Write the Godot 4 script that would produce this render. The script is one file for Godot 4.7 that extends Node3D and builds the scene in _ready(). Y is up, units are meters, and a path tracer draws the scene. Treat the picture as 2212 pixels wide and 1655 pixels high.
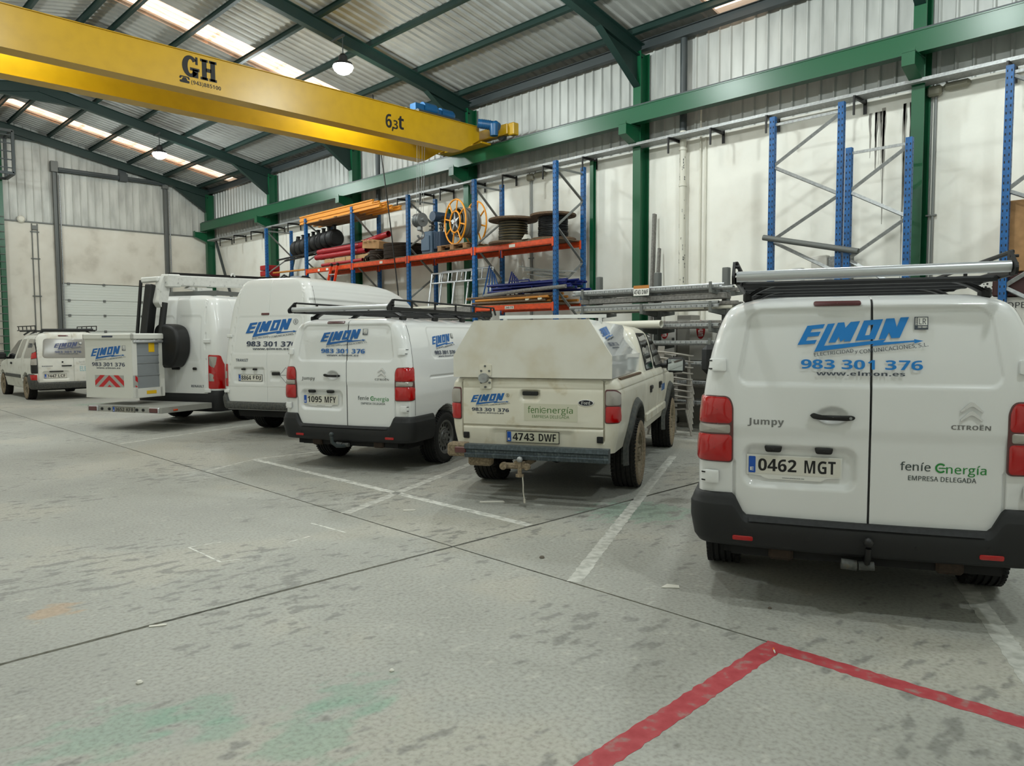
extends Node3D
# A works hall: white vans and a pick-up parked at a slant before a long wall, pallet racks, a yellow bridge crane.
# World: x runs across the hall to the long wall (x = 14), z runs along it (the gable is at z = -32.8), metres, y up.

const WALL_X := 14.0
const LEFT_X := -1.6
const RIDGE_X := 6.2
const GABLE_Z := -32.8
const BACK_Z := 7.2
const EAVE_Y := 8.05
const SLOPE := 0.2
const FRAME_Z := [1.4, -4.25, -9.9, -15.55, -21.2, -26.85, -32.55]
const SKYLIGHT_Z := [-7.7, -19.15, -30.5]
const SKYLIGHT_W := 0.95

var M := {}
var names := {}

func _ready() -> void:
	var cam := Camera3D.new()
	cam.name = "camera"
	cam.fov = 54.145
	cam.near = 0.05
	cam.far = 200.0
	cam.position = Vector3(0, 1.6, 0)
	cam.rotation_degrees = Vector3(-3.5496, -44.7066, -0.2472)
	add_child(cam)
	cam.current = true
	var sky_mat := ProceduralSkyMaterial.new()
	sky_mat.sky_top_color = Color(0.92, 0.8, 0.7)
	sky_mat.sky_horizon_color = Color(1.0, 0.82, 0.66)
	sky_mat.ground_bottom_color = Color(0.3, 0.24, 0.2)
	sky_mat.ground_horizon_color = Color(0.6, 0.42, 0.32)
	sky_mat.sky_energy_multiplier = 1.7
	var sky := Sky.new()
	sky.sky_material = sky_mat
	var env := Environment.new()
	env.background_mode = Environment.BG_SKY
	env.sky = sky
	env.tonemap_mode = Environment.TONE_MAPPER_LINEAR
	env.tonemap_exposure = 1.0
	env.sdfgi_enabled = true
	env.ssao_enabled = true
	env.ssil_enabled = true
	var we := WorldEnvironment.new()
	we.name = "world_environment"
	we.environment = env
	add_child(we)
	make_materials()
	build_lamps(11.5)
	build_shell()
	build_steelwork()
	build_crane()
	build_gable_fittings()
	build_wall_fittings()
	build_floor_marks()
	build_vans()
	build_pickup()
	build_transit()
	build_lift_van()
	build_kangoo()
	build_rack()
	build_rack_goods()
	build_lower_shelf_goods()
	build_upright_frames()
	build_pipe_rack()
	build_corner_goods()
	build_litter()

# ---------------------------------------------------------------- naming and placing

func numbered(called: String) -> String:
	var n: int = names.get(called, 0)
	names[called] = n + 1
	return called if n == 0 else "%s_%03d" % [called, n]

func tag(o: Node3D, label: String, category: String, group := "", kind := "") -> void:
	o.set_meta("label", label)
	o.set_meta("category", category)
	if group != "":
		o.set_meta("group", group)
	if kind != "":
		o.set_meta("kind", kind)

func thing(called: String, label: String, category: String, at := Vector3.ZERO, turn := 0.0, group := "", kind := "") -> Node3D:
	var o := Node3D.new()
	o.name = numbered(called)
	o.position = at
	o.rotation.y = turn
	tag(o, label, category, group, kind)
	add_child(o)
	return o

func part(called: String, g: G, m: Material, parent: Node3D, label := "") -> MeshInstance3D:
	var o := MeshInstance3D.new()
	o.name = called
	o.mesh = g.mesh()
	o.material_override = m
	if label != "":
		o.set_meta("label", label)
	parent.add_child(o, true)
	return o

func single(called: String, g: G, m: Material, label: String, category: String, group := "", kind := "") -> MeshInstance3D:
	var o := MeshInstance3D.new()
	o.name = numbered(called)
	o.mesh = g.mesh()
	o.material_override = m
	tag(o, label, category, group, kind)
	add_child(o)
	return o

func group_node(called: String, parent: Node3D, xf := Transform3D()) -> Node3D:
	var o := Node3D.new()
	o.name = called
	o.transform = xf
	parent.add_child(o, true)
	return o

# lettering: flat print standing a hair proud of what carries it, fitted into w x h round the transform's origin (x right, y up, z out)
func lettering(parent: Node3D, words: String, w: float, h: float, xf: Transform3D, m: Material, bold := false, face := "Droid Sans", called := "lettering") -> MeshInstance3D:
	var key := "%s|%s|%s" % [words, bold, face]
	var tm: TextMesh
	if text_cache.has(key):
		tm = text_cache[key]
	else:
		tm = TextMesh.new()
		var f := SystemFont.new()
		f.font_names = PackedStringArray([face])
		f.font_weight = 700 if bold else 400
		tm.font = f
		tm.font_size = 48
		tm.pixel_size = 0.02
		tm.depth = 0.05
		tm.curve_step = 2.0
		tm.text = words
		text_cache[key] = tm
	var box := tm.get_aabb()
	var o := MeshInstance3D.new()
	o.name = called
	o.mesh = tm
	o.material_override = m
	var sx: float = w / maxf(box.size.x, 0.001)
	var sy: float = (h / maxf(box.size.y, 0.001)) if h > 0.0 else sx
	var c := box.get_center()
	o.transform = xf * Transform3D(Basis.from_scale(Vector3(sx, sy, 0.02)), Vector3(-c.x * sx, -c.y * sy, 0.0))
	parent.add_child(o, true)
	return o

var text_cache := {}

# ---------------------------------------------------------------- a mesh under construction

class G:
	var v := PackedVector3Array()
	var n := PackedVector3Array()
	var uv := PackedVector2Array()
	var ix := PackedInt32Array()

	func vert(p: Vector3, nn: Vector3, t := Vector2.ZERO) -> int:
		v.append(p)
		n.append(nn)
		uv.append(t)
		return v.size() - 1

	# corners run counter-clockwise seen from outside
	func tri(a: Vector3, b: Vector3, c: Vector3) -> void:
		var nn := (b - a).cross(c - a).normalized()
		var k := vert(a, nn)
		vert(b, nn)
		vert(c, nn)
		ix.append_array(PackedInt32Array([k, k + 2, k + 1]))

	func quad(a: Vector3, b: Vector3, c: Vector3, d: Vector3) -> void:
		var nn := (c - a).cross(d - b).normalized()
		var k := vert(a, nn, Vector2(0, 1))
		vert(b, nn, Vector2(1, 1))
		vert(c, nn, Vector2(1, 0))
		vert(d, nn, Vector2(0, 0))
		ix.append_array(PackedInt32Array([k, k + 2, k + 1, k, k + 3, k + 2]))

	func box(c: Vector3, s: Vector3, b := Basis()) -> G:
		var h := s * 0.5
		var p: Array[Vector3] = []
		for i in 8:
			p.append(c + b * Vector3(h.x if i & 1 else -h.x, h.y if i & 2 else -h.y, h.z if i & 4 else -h.z))
		quad(p[0], p[2], p[3], p[1])
		quad(p[4], p[5], p[7], p[6])
		quad(p[0], p[4], p[6], p[2])
		quad(p[1], p[3], p[7], p[5])
		quad(p[2], p[6], p[7], p[3])
		quad(p[0], p[1], p[5], p[4])
		return self

	# a box with its twelve edges chamfered
	func cbox(c: Vector3, s: Vector3, e: float, b := Basis()) -> G:
		var h := s * 0.5
		e = minf(e, minf(h.x, minf(h.y, h.z)) * 0.95)
		var q := func(sx: float, sy: float, sz: float, k: int) -> Vector3:
			var w := Vector3(h.x - e, h.y - e, h.z - e)
			w[k] = h[k]
			return c + b * Vector3(w.x * sx, w.y * sy, w.z * sz)
		for k in 3:
			var i := (k + 1) % 3
			var j := (k + 2) % 3
			for s1: float in [-1.0, 1.0]:
				var pts: Array[Vector3] = []
				for t in [[-1.0, -1.0], [1.0, -1.0], [1.0, 1.0], [-1.0, 1.0]]:
					var sg := Vector3.ZERO
					sg[k] = s1
					sg[i] = t[0]
					sg[j] = t[1]
					pts.append(q.call(sg.x, sg.y, sg.z, k))
				if s1 > 0.0:
					quad(pts[0], pts[1], pts[2], pts[3])
				else:
					quad(pts[3], pts[2], pts[1], pts[0])
				for s2: float in [-1.0, 1.0]:
					var ed: Array[Vector3] = []
					for t in [[k, -1.0], [k, 1.0], [i, 1.0], [i, -1.0]]:
						var sg := Vector3.ZERO
						sg[k] = s1
						sg[i] = s2
						sg[j] = t[1]
						ed.append(q.call(sg.x, sg.y, sg.z, t[0]))
					if s1 * s2 > 0.0:
						quad(ed[0], ed[3], ed[2], ed[1])
					else:
						quad(ed[0], ed[1], ed[2], ed[3])
		for m in 8:
			var sg := Vector3(1.0 if m & 1 else -1.0, 1.0 if m & 2 else -1.0, 1.0 if m & 4 else -1.0)
			var a0: Vector3 = q.call(sg.x, sg.y, sg.z, 0)
			var a1: Vector3 = q.call(sg.x, sg.y, sg.z, 1)
			var a2: Vector3 = q.call(sg.x, sg.y, sg.z, 2)
			if sg.x * sg.y * sg.z > 0.0:
				tri(a0, a1, a2)
			else:
				tri(a0, a2, a1)
		return self

	# a beam of rectangular section from a to b; w across, h along up
	func bar(a: Vector3, b: Vector3, w: float, h: float, up := Vector3.UP, e := 0.0) -> G:
		var z := (b - a).normalized()
		if absf(z.dot(up)) > 0.98:
			up = Vector3.RIGHT if absf(z.x) < 0.9 else Vector3.UP
		var x := up.cross(z).normalized()
		var y := z.cross(x)
		var bb := Basis(x, y, z)
		if e > 0.0:
			return cbox((a + b) * 0.5, Vector3(w, h, a.distance_to(b)), e, bb)
		return box((a + b) * 0.5, Vector3(w, h, a.distance_to(b)), bb)

	# rows of points, smooth; facing up where columns run right and rows run away from the viewer on the ground (u cross v)
	func grid(rows: Array, closed := false, uvs := Vector2.ZERO) -> G:
		var R := rows.size()
		var C: int = rows[0].size()
		var k0 := v.size()
		for r in R:
			var row: PackedVector3Array = rows[r]
			var up: PackedVector3Array = rows[mini(r + 1, R - 1)]
			var dn: PackedVector3Array = rows[maxi(r - 1, 0)]
			for c in C:
				var cn := (c + 1) % C if closed else mini(c + 1, C - 1)
				var cp := (c - 1 + C) % C if closed else maxi(c - 1, 0)
				var nn := (row[cn] - row[cp]).cross(up[c] - dn[c])
				if nn.length_squared() < 1e-18:
					nn = (up[cn] - up[cp]).cross(up[c] - dn[c]) + (dn[cn] - dn[cp]).cross(up[c] - dn[c])
				vert(row[c], nn.normalized(), Vector2(c / float(C - 1), r / float(R - 1)))
		for r in R - 1:
			for c in (C if closed else C - 1):
				var c1 := (c + 1) % C
				var a := k0 + r * C + c
				var b := k0 + r * C + c1
				var d := k0 + (r + 1) * C + c
				var e := k0 + (r + 1) * C + c1
				ix.append_array(PackedInt32Array([a, e, b, a, d, e]))
		return self

	func tube(path: PackedVector3Array, r: float, sides := 8, caps := true, closed := false) -> G:
		var rows := []
		var N := path.size()
		var last := Vector3.ZERO
		for i in N:
			var t: Vector3
			if closed:
				t = (path[(i + 1) % N] - path[(i - 1 + N) % N]).normalized()
			else:
				t = (path[mini(i + 1, N - 1)] - path[maxi(i - 1, 0)]).normalized()
			var x: Vector3
			if last == Vector3.ZERO:
				x = t.cross(Vector3.UP if absf(t.y) < 0.9 else Vector3.RIGHT).normalized()
			else:
				x = (last - t * last.dot(t)).normalized()
			last = x
			var y := t.cross(x)
			var row := PackedVector3Array()
			for s in sides:
				var a := TAU * s / sides
				row.append(path[i] + (x * cos(a) + y * sin(a)) * r)
			rows.append(row)
		if closed:
			rows.append(rows[0])
		grid(rows, true)
		if caps and not closed:
			fan(rows[0], true)
			fan(rows[N - 1], false)
		return self

	func fan(ring: PackedVector3Array, flip: bool) -> void:
		var c := Vector3.ZERO
		for p in ring:
			c += p
		c /= ring.size()
		for i in ring.size():
			var a := ring[i]
			var b := ring[(i + 1) % ring.size()]
			if flip:
				tri(c, b, a)
			else:
				tri(c, a, b)

	func cyl(a: Vector3, b: Vector3, r0: float, r1 := -1.0, sides := 16) -> G:
		if r1 < 0.0:
			r1 = r0
		return lathe(PackedVector2Array([Vector2(0, 0), Vector2(r0, 0), Vector2(r1, a.distance_to(b)), Vector2(0, a.distance_to(b))]), along(a, b), sides)

	static func along(a: Vector3, b: Vector3) -> Transform3D:
		var y := (b - a).normalized()
		var x := y.cross(Vector3.FORWARD if absf(y.z) < 0.9 else Vector3.RIGHT).normalized()
		return Transform3D(Basis(x, y, x.cross(y)), a)

	# profile (radius, height) turned about the transform's y axis, walked upwards on the outside; each segment keeps its own edge unless smooth
	func lathe(prof: PackedVector2Array, xf: Transform3D, seg := 24, smooth := false) -> G:
		if smooth:
			var rows := []
			for p in prof:
				var row := PackedVector3Array()
				for s in seg:
					var a := -TAU * s / seg
					row.append(xf * Vector3(p.x * cos(a), p.y, p.x * sin(a)))
				rows.append(row)
			return grid(rows, true)
		for i in prof.size() - 1:
			var p := prof[i]
			var q := prof[i + 1]
			var d := q - p
			var nr := Vector2(d.y, -d.x).normalized()
			var k0 := v.size()
			for s in seg + 1:
				var a := -TAU * s / seg
				var ca := cos(a)
				var sa := sin(a)
				var nn := xf.basis * Vector3(nr.x * ca, nr.y, nr.x * sa)
				vert(xf * Vector3(p.x * ca, p.y, p.x * sa), nn)
				vert(xf * Vector3(q.x * ca, q.y, q.x * sa), nn)
			for s in seg:
				var a0 := k0 + s * 2
				ix.append_array(PackedInt32Array([a0, a0 + 3, a0 + 2, a0, a0 + 1, a0 + 3]))
		return self

	# a flat outline (counter-clockwise seen from +z) given depth d towards +z from the transform's plane
	func prism(poly: PackedVector2Array, d: float, xf := Transform3D()) -> G:
		if Geometry2D.is_polygon_clockwise(poly):
			poly = poly.duplicate()
			poly.reverse()
		var t := Geometry2D.triangulate_polygon(poly)
		for i in range(0, t.size(), 3):
			var a := poly[t[i]]
			var b := poly[t[i + 1]]
			var c := poly[t[i + 2]]
			if (b - a).cross(c - a) < 0.0:
				var s := b
				b = c
				c = s
			tri(xf * Vector3(a.x, a.y, d), xf * Vector3(b.x, b.y, d), xf * Vector3(c.x, c.y, d))
			tri(xf * Vector3(a.x, a.y, 0), xf * Vector3(c.x, c.y, 0), xf * Vector3(b.x, b.y, 0))
		for i in poly.size():
			var a := poly[i]
			var b := poly[(i + 1) % poly.size()]
			quad(xf * Vector3(a.x, a.y, 0), xf * Vector3(b.x, b.y, 0), xf * Vector3(b.x, b.y, d), xf * Vector3(a.x, a.y, d))
		return self

	# an outline laid on a curved surface: f(point, lift) gives the place; domed by bulge in the middle, with a skirt going in
	func blob(f: Callable, outline: PackedVector2Array, edge: float, bulge := 0.0, skirt := 0.015, K := 4) -> G:
		var c := Vector2.ZERO
		for p in outline:
			c += p
		c /= outline.size()
		if Geometry2D.is_polygon_clockwise(outline):
			outline = outline.duplicate()
			outline.reverse()
		var per := 0.0
		for i in outline.size():
			per += outline[i].distance_to(outline[(i + 1) % outline.size()])
		var fine := PackedVector2Array()
		for i in outline.size():
			var p := outline[i]
			var q := outline[(i + 1) % outline.size()]
			var m := maxi(1, int(ceil(p.distance_to(q) / (per / 36.0))))
			for j in m:
				fine.append(p.lerp(q, j / float(m)))
		outline = fine
		var rows := []
		var row := PackedVector3Array()
		for p in outline:
			row.append(f.call(p, edge - skirt))
		rows.append(row)
		row = PackedVector3Array()
		for p in outline:
			row.append(f.call(p, edge - 0.15 * skirt))
		rows.append(row)
		for k in K:
			var t := 1.0 - (k + 0.001) / float(K) if k > 0 else 0.985
			row = PackedVector3Array()
			for p in outline:
				row.append(f.call(c.lerp(p, t), edge + bulge * (1.0 - t * t)))
			rows.append(row)
		row = PackedVector3Array()
		for p in outline:
			row.append(f.call(c.lerp(p, 0.02), edge + bulge))
		rows.append(row)
		return grid(rows, true)

	func mesh() -> ArrayMesh:
		var arr := []
		arr.resize(Mesh.ARRAY_MAX)
		arr[Mesh.ARRAY_VERTEX] = v
		arr[Mesh.ARRAY_NORMAL] = n
		arr[Mesh.ARRAY_TEX_UV] = uv
		arr[Mesh.ARRAY_INDEX] = ix
		var m := ArrayMesh.new()
		if v.size() > 0:
			m.add_surface_from_arrays(Mesh.PRIMITIVE_TRIANGLES, arr)
		return m

static func rounded(pts: PackedVector2Array, r: float, k := 5) -> PackedVector2Array:
	var out := PackedVector2Array()
	var N := pts.size()
	for i in N:
		var p := pts[i]
		var a := pts[(i - 1 + N) % N]
		var b := pts[(i + 1) % N]
		var da := (a - p).normalized()
		var db := (b - p).normalized()
		var cut := minf(r, minf(a.distance_to(p), b.distance_to(p)) * 0.48)
		var s := p + da * cut
		var e := p + db * cut
		for j in k + 1:
			var t := j / float(k)
			out.append(s.lerp(p, t).lerp(p.lerp(e, t), t))
	return out

static func rect2(x0: float, y0: float, x1: float, y1: float) -> PackedVector2Array:
	return PackedVector2Array([Vector2(x0, y0), Vector2(x1, y0), Vector2(x1, y1), Vector2(x0, y1)])

# smooth table: pairs (key, value) in rising order
static func tab(t: PackedVector2Array, x: float) -> float:
	var N := t.size()
	if x <= t[0].x:
		return t[0].y
	if x >= t[N - 1].x:
		return t[N - 1].y
	var i := 0
	while t[i + 1].x < x:
		i += 1
	var h := t[i + 1].x - t[i].x
	var d := (t[i + 1].y - t[i].y) / h
	var m0 := d if i == 0 else _slope((t[i].y - t[i - 1].y) / (t[i].x - t[i - 1].x), d)
	var m1 := d if i + 2 >= N else _slope(d, (t[i + 2].y - t[i + 1].y) / (t[i + 2].x - t[i + 1].x))
	var s := (x - t[i].x) / h
	var s2 := s * s
	var s3 := s2 * s
	return (2 * s3 - 3 * s2 + 1) * t[i].y + (s3 - 2 * s2 + s) * h * m0 + (-2 * s3 + 3 * s2) * t[i + 1].y + (s3 - s2) * h * m1

static func _slope(a: float, b: float) -> float:
	return 0.0 if a * b <= 0.0 else 2.0 * a * b / (a + b)

static func V2(a: Array) -> PackedVector2Array:
	var o := PackedVector2Array()
	for i in range(0, a.size(), 2):
		o.append(Vector2(a[i], a[i + 1]))
	return o

static func V3(a: Array) -> PackedVector3Array:
	var o := PackedVector3Array()
	for i in range(0, a.size(), 3):
		o.append(Vector3(a[i], a[i + 1], a[i + 2]))
	return o

# ---------------------------------------------------------------- materials

func noise_tex(seed_: int, freq: float, ramp: Array, size := 512, kind := FastNoiseLite.TYPE_SIMPLEX_SMOOTH, octaves := 4, as_normal := false, bump := 4.0) -> NoiseTexture2D:
	var nz := FastNoiseLite.new()
	nz.seed = seed_
	nz.frequency = freq
	nz.noise_type = kind
	nz.fractal_octaves = octaves
	var t := NoiseTexture2D.new()
	t.width = size
	t.height = size
	t.seamless = true
	t.noise = nz
	if as_normal:
		t.as_normal_map = true
		t.bump_strength = bump
	elif ramp.size() > 0:
		var gr := Gradient.new()
		var offs := PackedFloat32Array()
		var cols := PackedColorArray()
		for r in ramp:
			offs.append(r[0])
			cols.append(r[1])
		gr.offsets = offs
		gr.colors = cols
		t.color_ramp = gr
	return t

func mat(key: String, c: Color, rough := 0.6, metal := 0.0) -> StandardMaterial3D:
	var m := StandardMaterial3D.new()
	m.resource_name = key
	m.albedo_color = c
	m.roughness = rough
	m.metallic = metal
	M[key] = m
	return m

func textured(m: StandardMaterial3D, t: Texture2D, scale: float, world := true, stretch := Vector3.ONE) -> StandardMaterial3D:
	m.albedo_texture = t
	m.uv1_triplanar = true
	m.uv1_world_triplanar = world
	m.uv1_scale = Vector3.ONE * scale * stretch
	return m

func grey(v: float, w := 0.0) -> Color:
	return Color(v + w, v, v - w)

func make_materials() -> void:
	var W := Color.WHITE
	textured(mat("plaster", Color(0.97, 0.965, 0.93), 0.85), noise_tex(3, 0.006, [[0.0, grey(0.87, 0.008)], [0.3, grey(0.92, 0.004)], [0.55, grey(0.935)], [1.0, grey(0.955)]], 512, FastNoiseLite.TYPE_SIMPLEX_SMOOTH, 5), 0.25)
	textured(mat("plaster_gable", Color(0.9, 0.885, 0.84), 0.85), noise_tex(5, 0.008, [[0.0, grey(0.8, 0.012)], [0.4, grey(0.9, 0.006)], [1.0, grey(0.94)]], 512, FastNoiseLite.TYPE_SIMPLEX_SMOOTH, 5), 0.22)
	var stain := textured(mat("stain", Color(0.74, 0.725, 0.69), 0.9), noise_tex(8, 0.02, [[0.0, grey(0.5)], [1.0, W]], 256), 1.2, true, Vector3(1, 0.2, 1))
	stain.resource_name = "stain"
	var sh := textured(mat("sheet", Color(0.72, 0.73, 0.715), 0.42, 0.1), noise_tex(11, 0.01, [[0.0, grey(0.84)], [0.5, grey(0.94)], [1.0, W]]), 0.4, true, Vector3(1, 0.25, 1))
	sh.metallic_specular = 0.5
	textured(mat("sheet_gable", Color(0.76, 0.765, 0.74), 0.55, 0.1), noise_tex(12, 0.01, [[0.0, grey(0.8)], [0.5, grey(0.93)], [1.0, W]]), 0.4, true, Vector3(1, 0.25, 1))
	textured(mat("roof_sheet", Color(0.66, 0.665, 0.65), 0.6, 0.05), noise_tex(13, 0.008, [[0.0, grey(0.86)], [1.0, W]]), 0.3)
	var skl := textured(mat("skylight", Color(1.0, 0.93, 0.86, 0.62), 0.6), noise_tex(14, 0.02, [[0.0, Color(0.55, 0.36, 0.26, 0.95)], [0.36, Color(0.9, 0.72, 0.58, 0.7)], [0.5, Color(1, 0.95, 0.9, 0.25)], [1.0, Color(1, 1, 1, 0.15)]], 512, FastNoiseLite.TYPE_SIMPLEX_SMOOTH, 4), 0.5, true, Vector3(0.25, 1, 4))
	skl.transparency = BaseMaterial3D.TRANSPARENCY_ALPHA
	mat("green", Color(0.035, 0.31, 0.19), 0.33)
	mat("green_shaded", Color(0.07, 0.17, 0.15), 0.5)  # the green paint again, darkened to put the dimness under the roof into it
	mat("grey_steel", Color(0.2, 0.23, 0.235), 0.5)
	var yl := textured(mat("crane_yellow", Color(0.74, 0.58, 0.06), 0.33), noise_tex(15, 0.01, [[0.0, grey(0.95)], [0.5, grey(0.98)], [1.0, W]]), 0.6)
	yl.metallic_specular = 0.5
	mat("crane_rail", Color(0.62, 0.4, 0.05), 0.5)
	mat("black_print", Color(0.03, 0.025, 0.02), 0.6)
	mat("motor_blue", Color(0.07, 0.32, 0.5), 0.4)
	mat("steel", Color(0.55, 0.56, 0.56), 0.4, 0.8)
	var gz := textured(mat("galvanised", Color(0.68, 0.69, 0.69), 0.42, 0.35), noise_tex(16, 0.03, [[0.0, grey(0.75)], [1.0, W]], 256), 2.0)
	gz.resource_name = "galvanised"
	mat("galvanised_dull", Color(0.42, 0.43, 0.42), 0.6, 0.4)
	mat("aluminium", Color(0.78, 0.79, 0.8), 0.35, 0.75)
	mat("chrome", Color(0.85, 0.85, 0.86), 0.12, 1.0)
	mat("badge_chrome", Color(0.5, 0.5, 0.5), 0.28, 0.9)
	mat("black_plastic", Color(0.035, 0.037, 0.04), 0.5)
	mat("bumper_plastic", Color(0.075, 0.082, 0.09), 0.6)
	textured(mat("bumper_worn", Color(0.13, 0.137, 0.145), 0.7), noise_tex(17, 0.05, [[0.0, grey(0.6)], [0.55, grey(0.8)], [0.7, grey(1.0)]], 256), 2.5)
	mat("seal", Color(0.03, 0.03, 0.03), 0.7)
	mat("underbody", Color(0.03, 0.03, 0.03), 0.85)
	mat("rubber", Color(0.035, 0.035, 0.036), 0.8)
	textured(mat("dusty_rubber", Color(0.15, 0.14, 0.125), 0.9), noise_tex(18, 0.03, [[0.0, grey(0.35)], [0.5, grey(0.75)], [1.0, W]], 256), 3.0, false)
	mat("wheel_silver", Color(0.42, 0.42, 0.41), 0.45, 0.5)
	textured(mat("muddy_wheel", Color(0.6, 0.55, 0.46), 0.85), noise_tex(19, 0.03, [[0.0, grey(0.6)], [0.5, grey(0.85)], [1.0, W]], 256), 3.0, false)
	var vw := mat("van_white", Color(0.86, 0.865, 0.862), 0.38)
	vw.clearcoat_enabled = true
	vw.clearcoat = 0.8
	vw.clearcoat_roughness = 0.06
	var tw := mat("van_white_worn", Color(0.85, 0.855, 0.845), 0.42)
	tw.clearcoat_enabled = true
	tw.clearcoat = 0.5
	tw.clearcoat_roughness = 0.15
	var kw := textured(mat("kangoo_white", Color(0.84, 0.84, 0.81), 0.5), noise_tex(20, 0.02, [[0.0, Color(0.78, 0.74, 0.67)], [0.35, grey(0.95)], [1.0, W]], 256), 0.5, false)
	kw.clearcoat_enabled = true
	kw.clearcoat = 0.3
	var cw := textured(mat("pickup_cream", Color(0.86, 0.845, 0.785), 0.4), noise_tex(21, 0.012, [[0.0, Color(0.84, 0.79, 0.7)], [0.26, grey(0.97, 0.008)], [1.0, W]], 512, FastNoiseLite.TYPE_SIMPLEX_SMOOTH, 5), 0.45, false)
	cw.clearcoat_enabled = true
	cw.clearcoat = 0.5
	cw.clearcoat_roughness = 0.12
	textured(mat("canopy_rear", Color(0.86, 0.85, 0.81), 0.6), noise_tex(22, 0.008, [[0.0, Color(0.93, 0.905, 0.86)], [0.5, grey(0.97, 0.005)], [1.0, W]], 512, FastNoiseLite.TYPE_SIMPLEX_SMOOTH, 5), 0.5, false)
	var cp := mat("canopy_white", Color(0.85, 0.86, 0.86), 0.25)
	cp.clearcoat_enabled = true
	cp.clearcoat_roughness = 0.04
	textured(mat("muddy_grey", Color(0.4, 0.41, 0.4), 0.75), noise_tex(23, 0.04, [[0.0, Color(0.9, 0.78, 0.62)], [0.35, grey(0.8)], [0.7, grey(0.62)]], 256), 2.0, false)
	textured(mat("mud", Color(0.62, 0.55, 0.45), 0.95), noise_tex(24, 0.04, [[0.0, grey(0.6)], [1.0, W]], 256), 3.0, false)
	textured(mat("bumper_steel", Color(0.46, 0.52, 0.55), 0.5, 0.35), noise_tex(25, 0.03, [[0.0, Color(0.95, 0.9, 0.82)], [0.3, grey(0.7)], [0.6, grey(0.5)], [1.0, grey(0.8)]], 512), 1.6, false, Vector3(1, 0.5, 1))
	var rl := mat("red_lens", Color(0.66, 0.0, 0.01), 0.15)
	rl.clearcoat_enabled = true
	rl.clearcoat = 0.6
	rl.clearcoat_roughness = 0.03
	mat("red_lens_dark", Color(0.3, 0.012, 0.02), 0.2).clearcoat_enabled = true
	mat("clear_lens", Color(0.62, 0.6, 0.57), 0.15, 0.3).clearcoat_enabled = true
	mat("amber_lens", Color(0.7, 0.22, 0.03), 0.2)
	var gl := mat("dark_glass", Color(0.02, 0.024, 0.025), 0.04)
	gl.metallic_specular = 0.6
	mat("grey_glass", Color(0.5, 0.49, 0.46), 0.15).clearcoat_enabled = true
	mat("mirror", Color(0.75, 0.78, 0.8), 0.03, 1.0)
	mat("logo_blue", Color(0.03, 0.47, 0.77), 0.45)
	mat("logo_blue_deep", Color(0.05, 0.36, 0.63), 0.45)
	mat("logo_faded", Color(0.24, 0.28, 0.42), 0.5)
	mat("logo_grey", Color(0.24, 0.27, 0.31), 0.5)
	mat("print_dark", Color(0.17, 0.21, 0.3), 0.5)
	mat("print_charcoal", Color(0.2, 0.25, 0.24), 0.5)
	mat("print_green", Color(0.1, 0.5, 0.2), 0.5)
	mat("print_olive", Color(0.28, 0.44, 0.2), 0.5)
	mat("print_faint", Color(0.62, 0.64, 0.63), 0.6)
	mat("print_teal", Color(0.6, 0.74, 0.76), 0.6)
	mat("white_print", Color(0.88, 0.88, 0.86), 0.5)
	mat("door_white", Color(0.8, 0.815, 0.79), 0.5)
	mat("plate_white", Color(0.82, 0.81, 0.77), 0.35)
	mat("plate_ink", Color(0.035, 0.035, 0.04), 0.5)
	mat("plate_blue", Color(0.04, 0.3, 0.66), 0.4)
	mat("plate_grey", Color(0.55, 0.54, 0.5), 0.5)
	mat("sticker_pale", Color(0.78, 0.77, 0.69), 0.5)
	mat("oval_blue", Color(0.05, 0.07, 0.13), 0.2)
	mat("yellow_sticker", Color(0.85, 0.68, 0.04), 0.5)
	mat("hazard_red", Color(0.72, 0.07, 0.1), 0.4)
	mat("hazard_silver", Color(0.62, 0.62, 0.6), 0.35)
	mat("basket_white", Color(0.8, 0.8, 0.77), 0.5)
	mat("basket_panel", Color(0.5, 0.52, 0.53), 0.45)
	textured(mat("boom_white", Color(0.82, 0.82, 0.8), 0.45), noise_tex(26, 0.03, [[0.0, grey(0.6)], [0.22, grey(0.95)], [1.0, W]], 256), 1.2, false)
	textured(mat("tread_plate", Color(0.8, 0.8, 0.77), 0.45, 0.2), noise_tex(27, 0.2, [[0.0, grey(0.6)], [0.5, grey(0.8)], [1.0, W]], 256, FastNoiseLite.TYPE_CELLULAR, 1), 4.0, false)
	textured(mat("rack_blue", Color(0.03, 0.37, 0.63), 0.42), noise_tex(28, 0.02, [[0.0, grey(0.75)], [1.0, W]], 256), 1.5)
	textured(mat("rack_orange", Color(0.88, 0.3, 0.07), 0.45), noise_tex(29, 0.02, [[0.0, grey(0.8)], [1.0, W]], 256), 1.5)
	mat("rack_grey", Color(0.5, 0.51, 0.5), 0.5, 0.4)
	mat("hole", Color(0.62, 0.64, 0.66), 0.7)
	textured(mat("pallet_wood", Color(0.62, 0.46, 0.3), 0.85), noise_tex(30, 0.02, [[0.0, grey(0.65)], [1.0, W]], 256), 1.0, false, Vector3(1, 6, 6))
	textured(mat("drum_wood", Color(0.5, 0.4, 0.31), 0.85), noise_tex(31, 0.02, [[0.0, grey(0.6)], [1.0, W]], 256), 1.2, false, Vector3(1, 4, 4))
	textured(mat("chipboard", Color(0.5, 0.42, 0.33), 0.9), noise_tex(32, 0.05, [[0.0, grey(0.7)], [1.0, W]], 256), 2.0)
	textured(mat("cardboard", Color(0.68, 0.52, 0.35), 0.85), noise_tex(33, 0.02, [[0.0, grey(0.85)], [1.0, W]], 256), 1.0, false)
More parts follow.
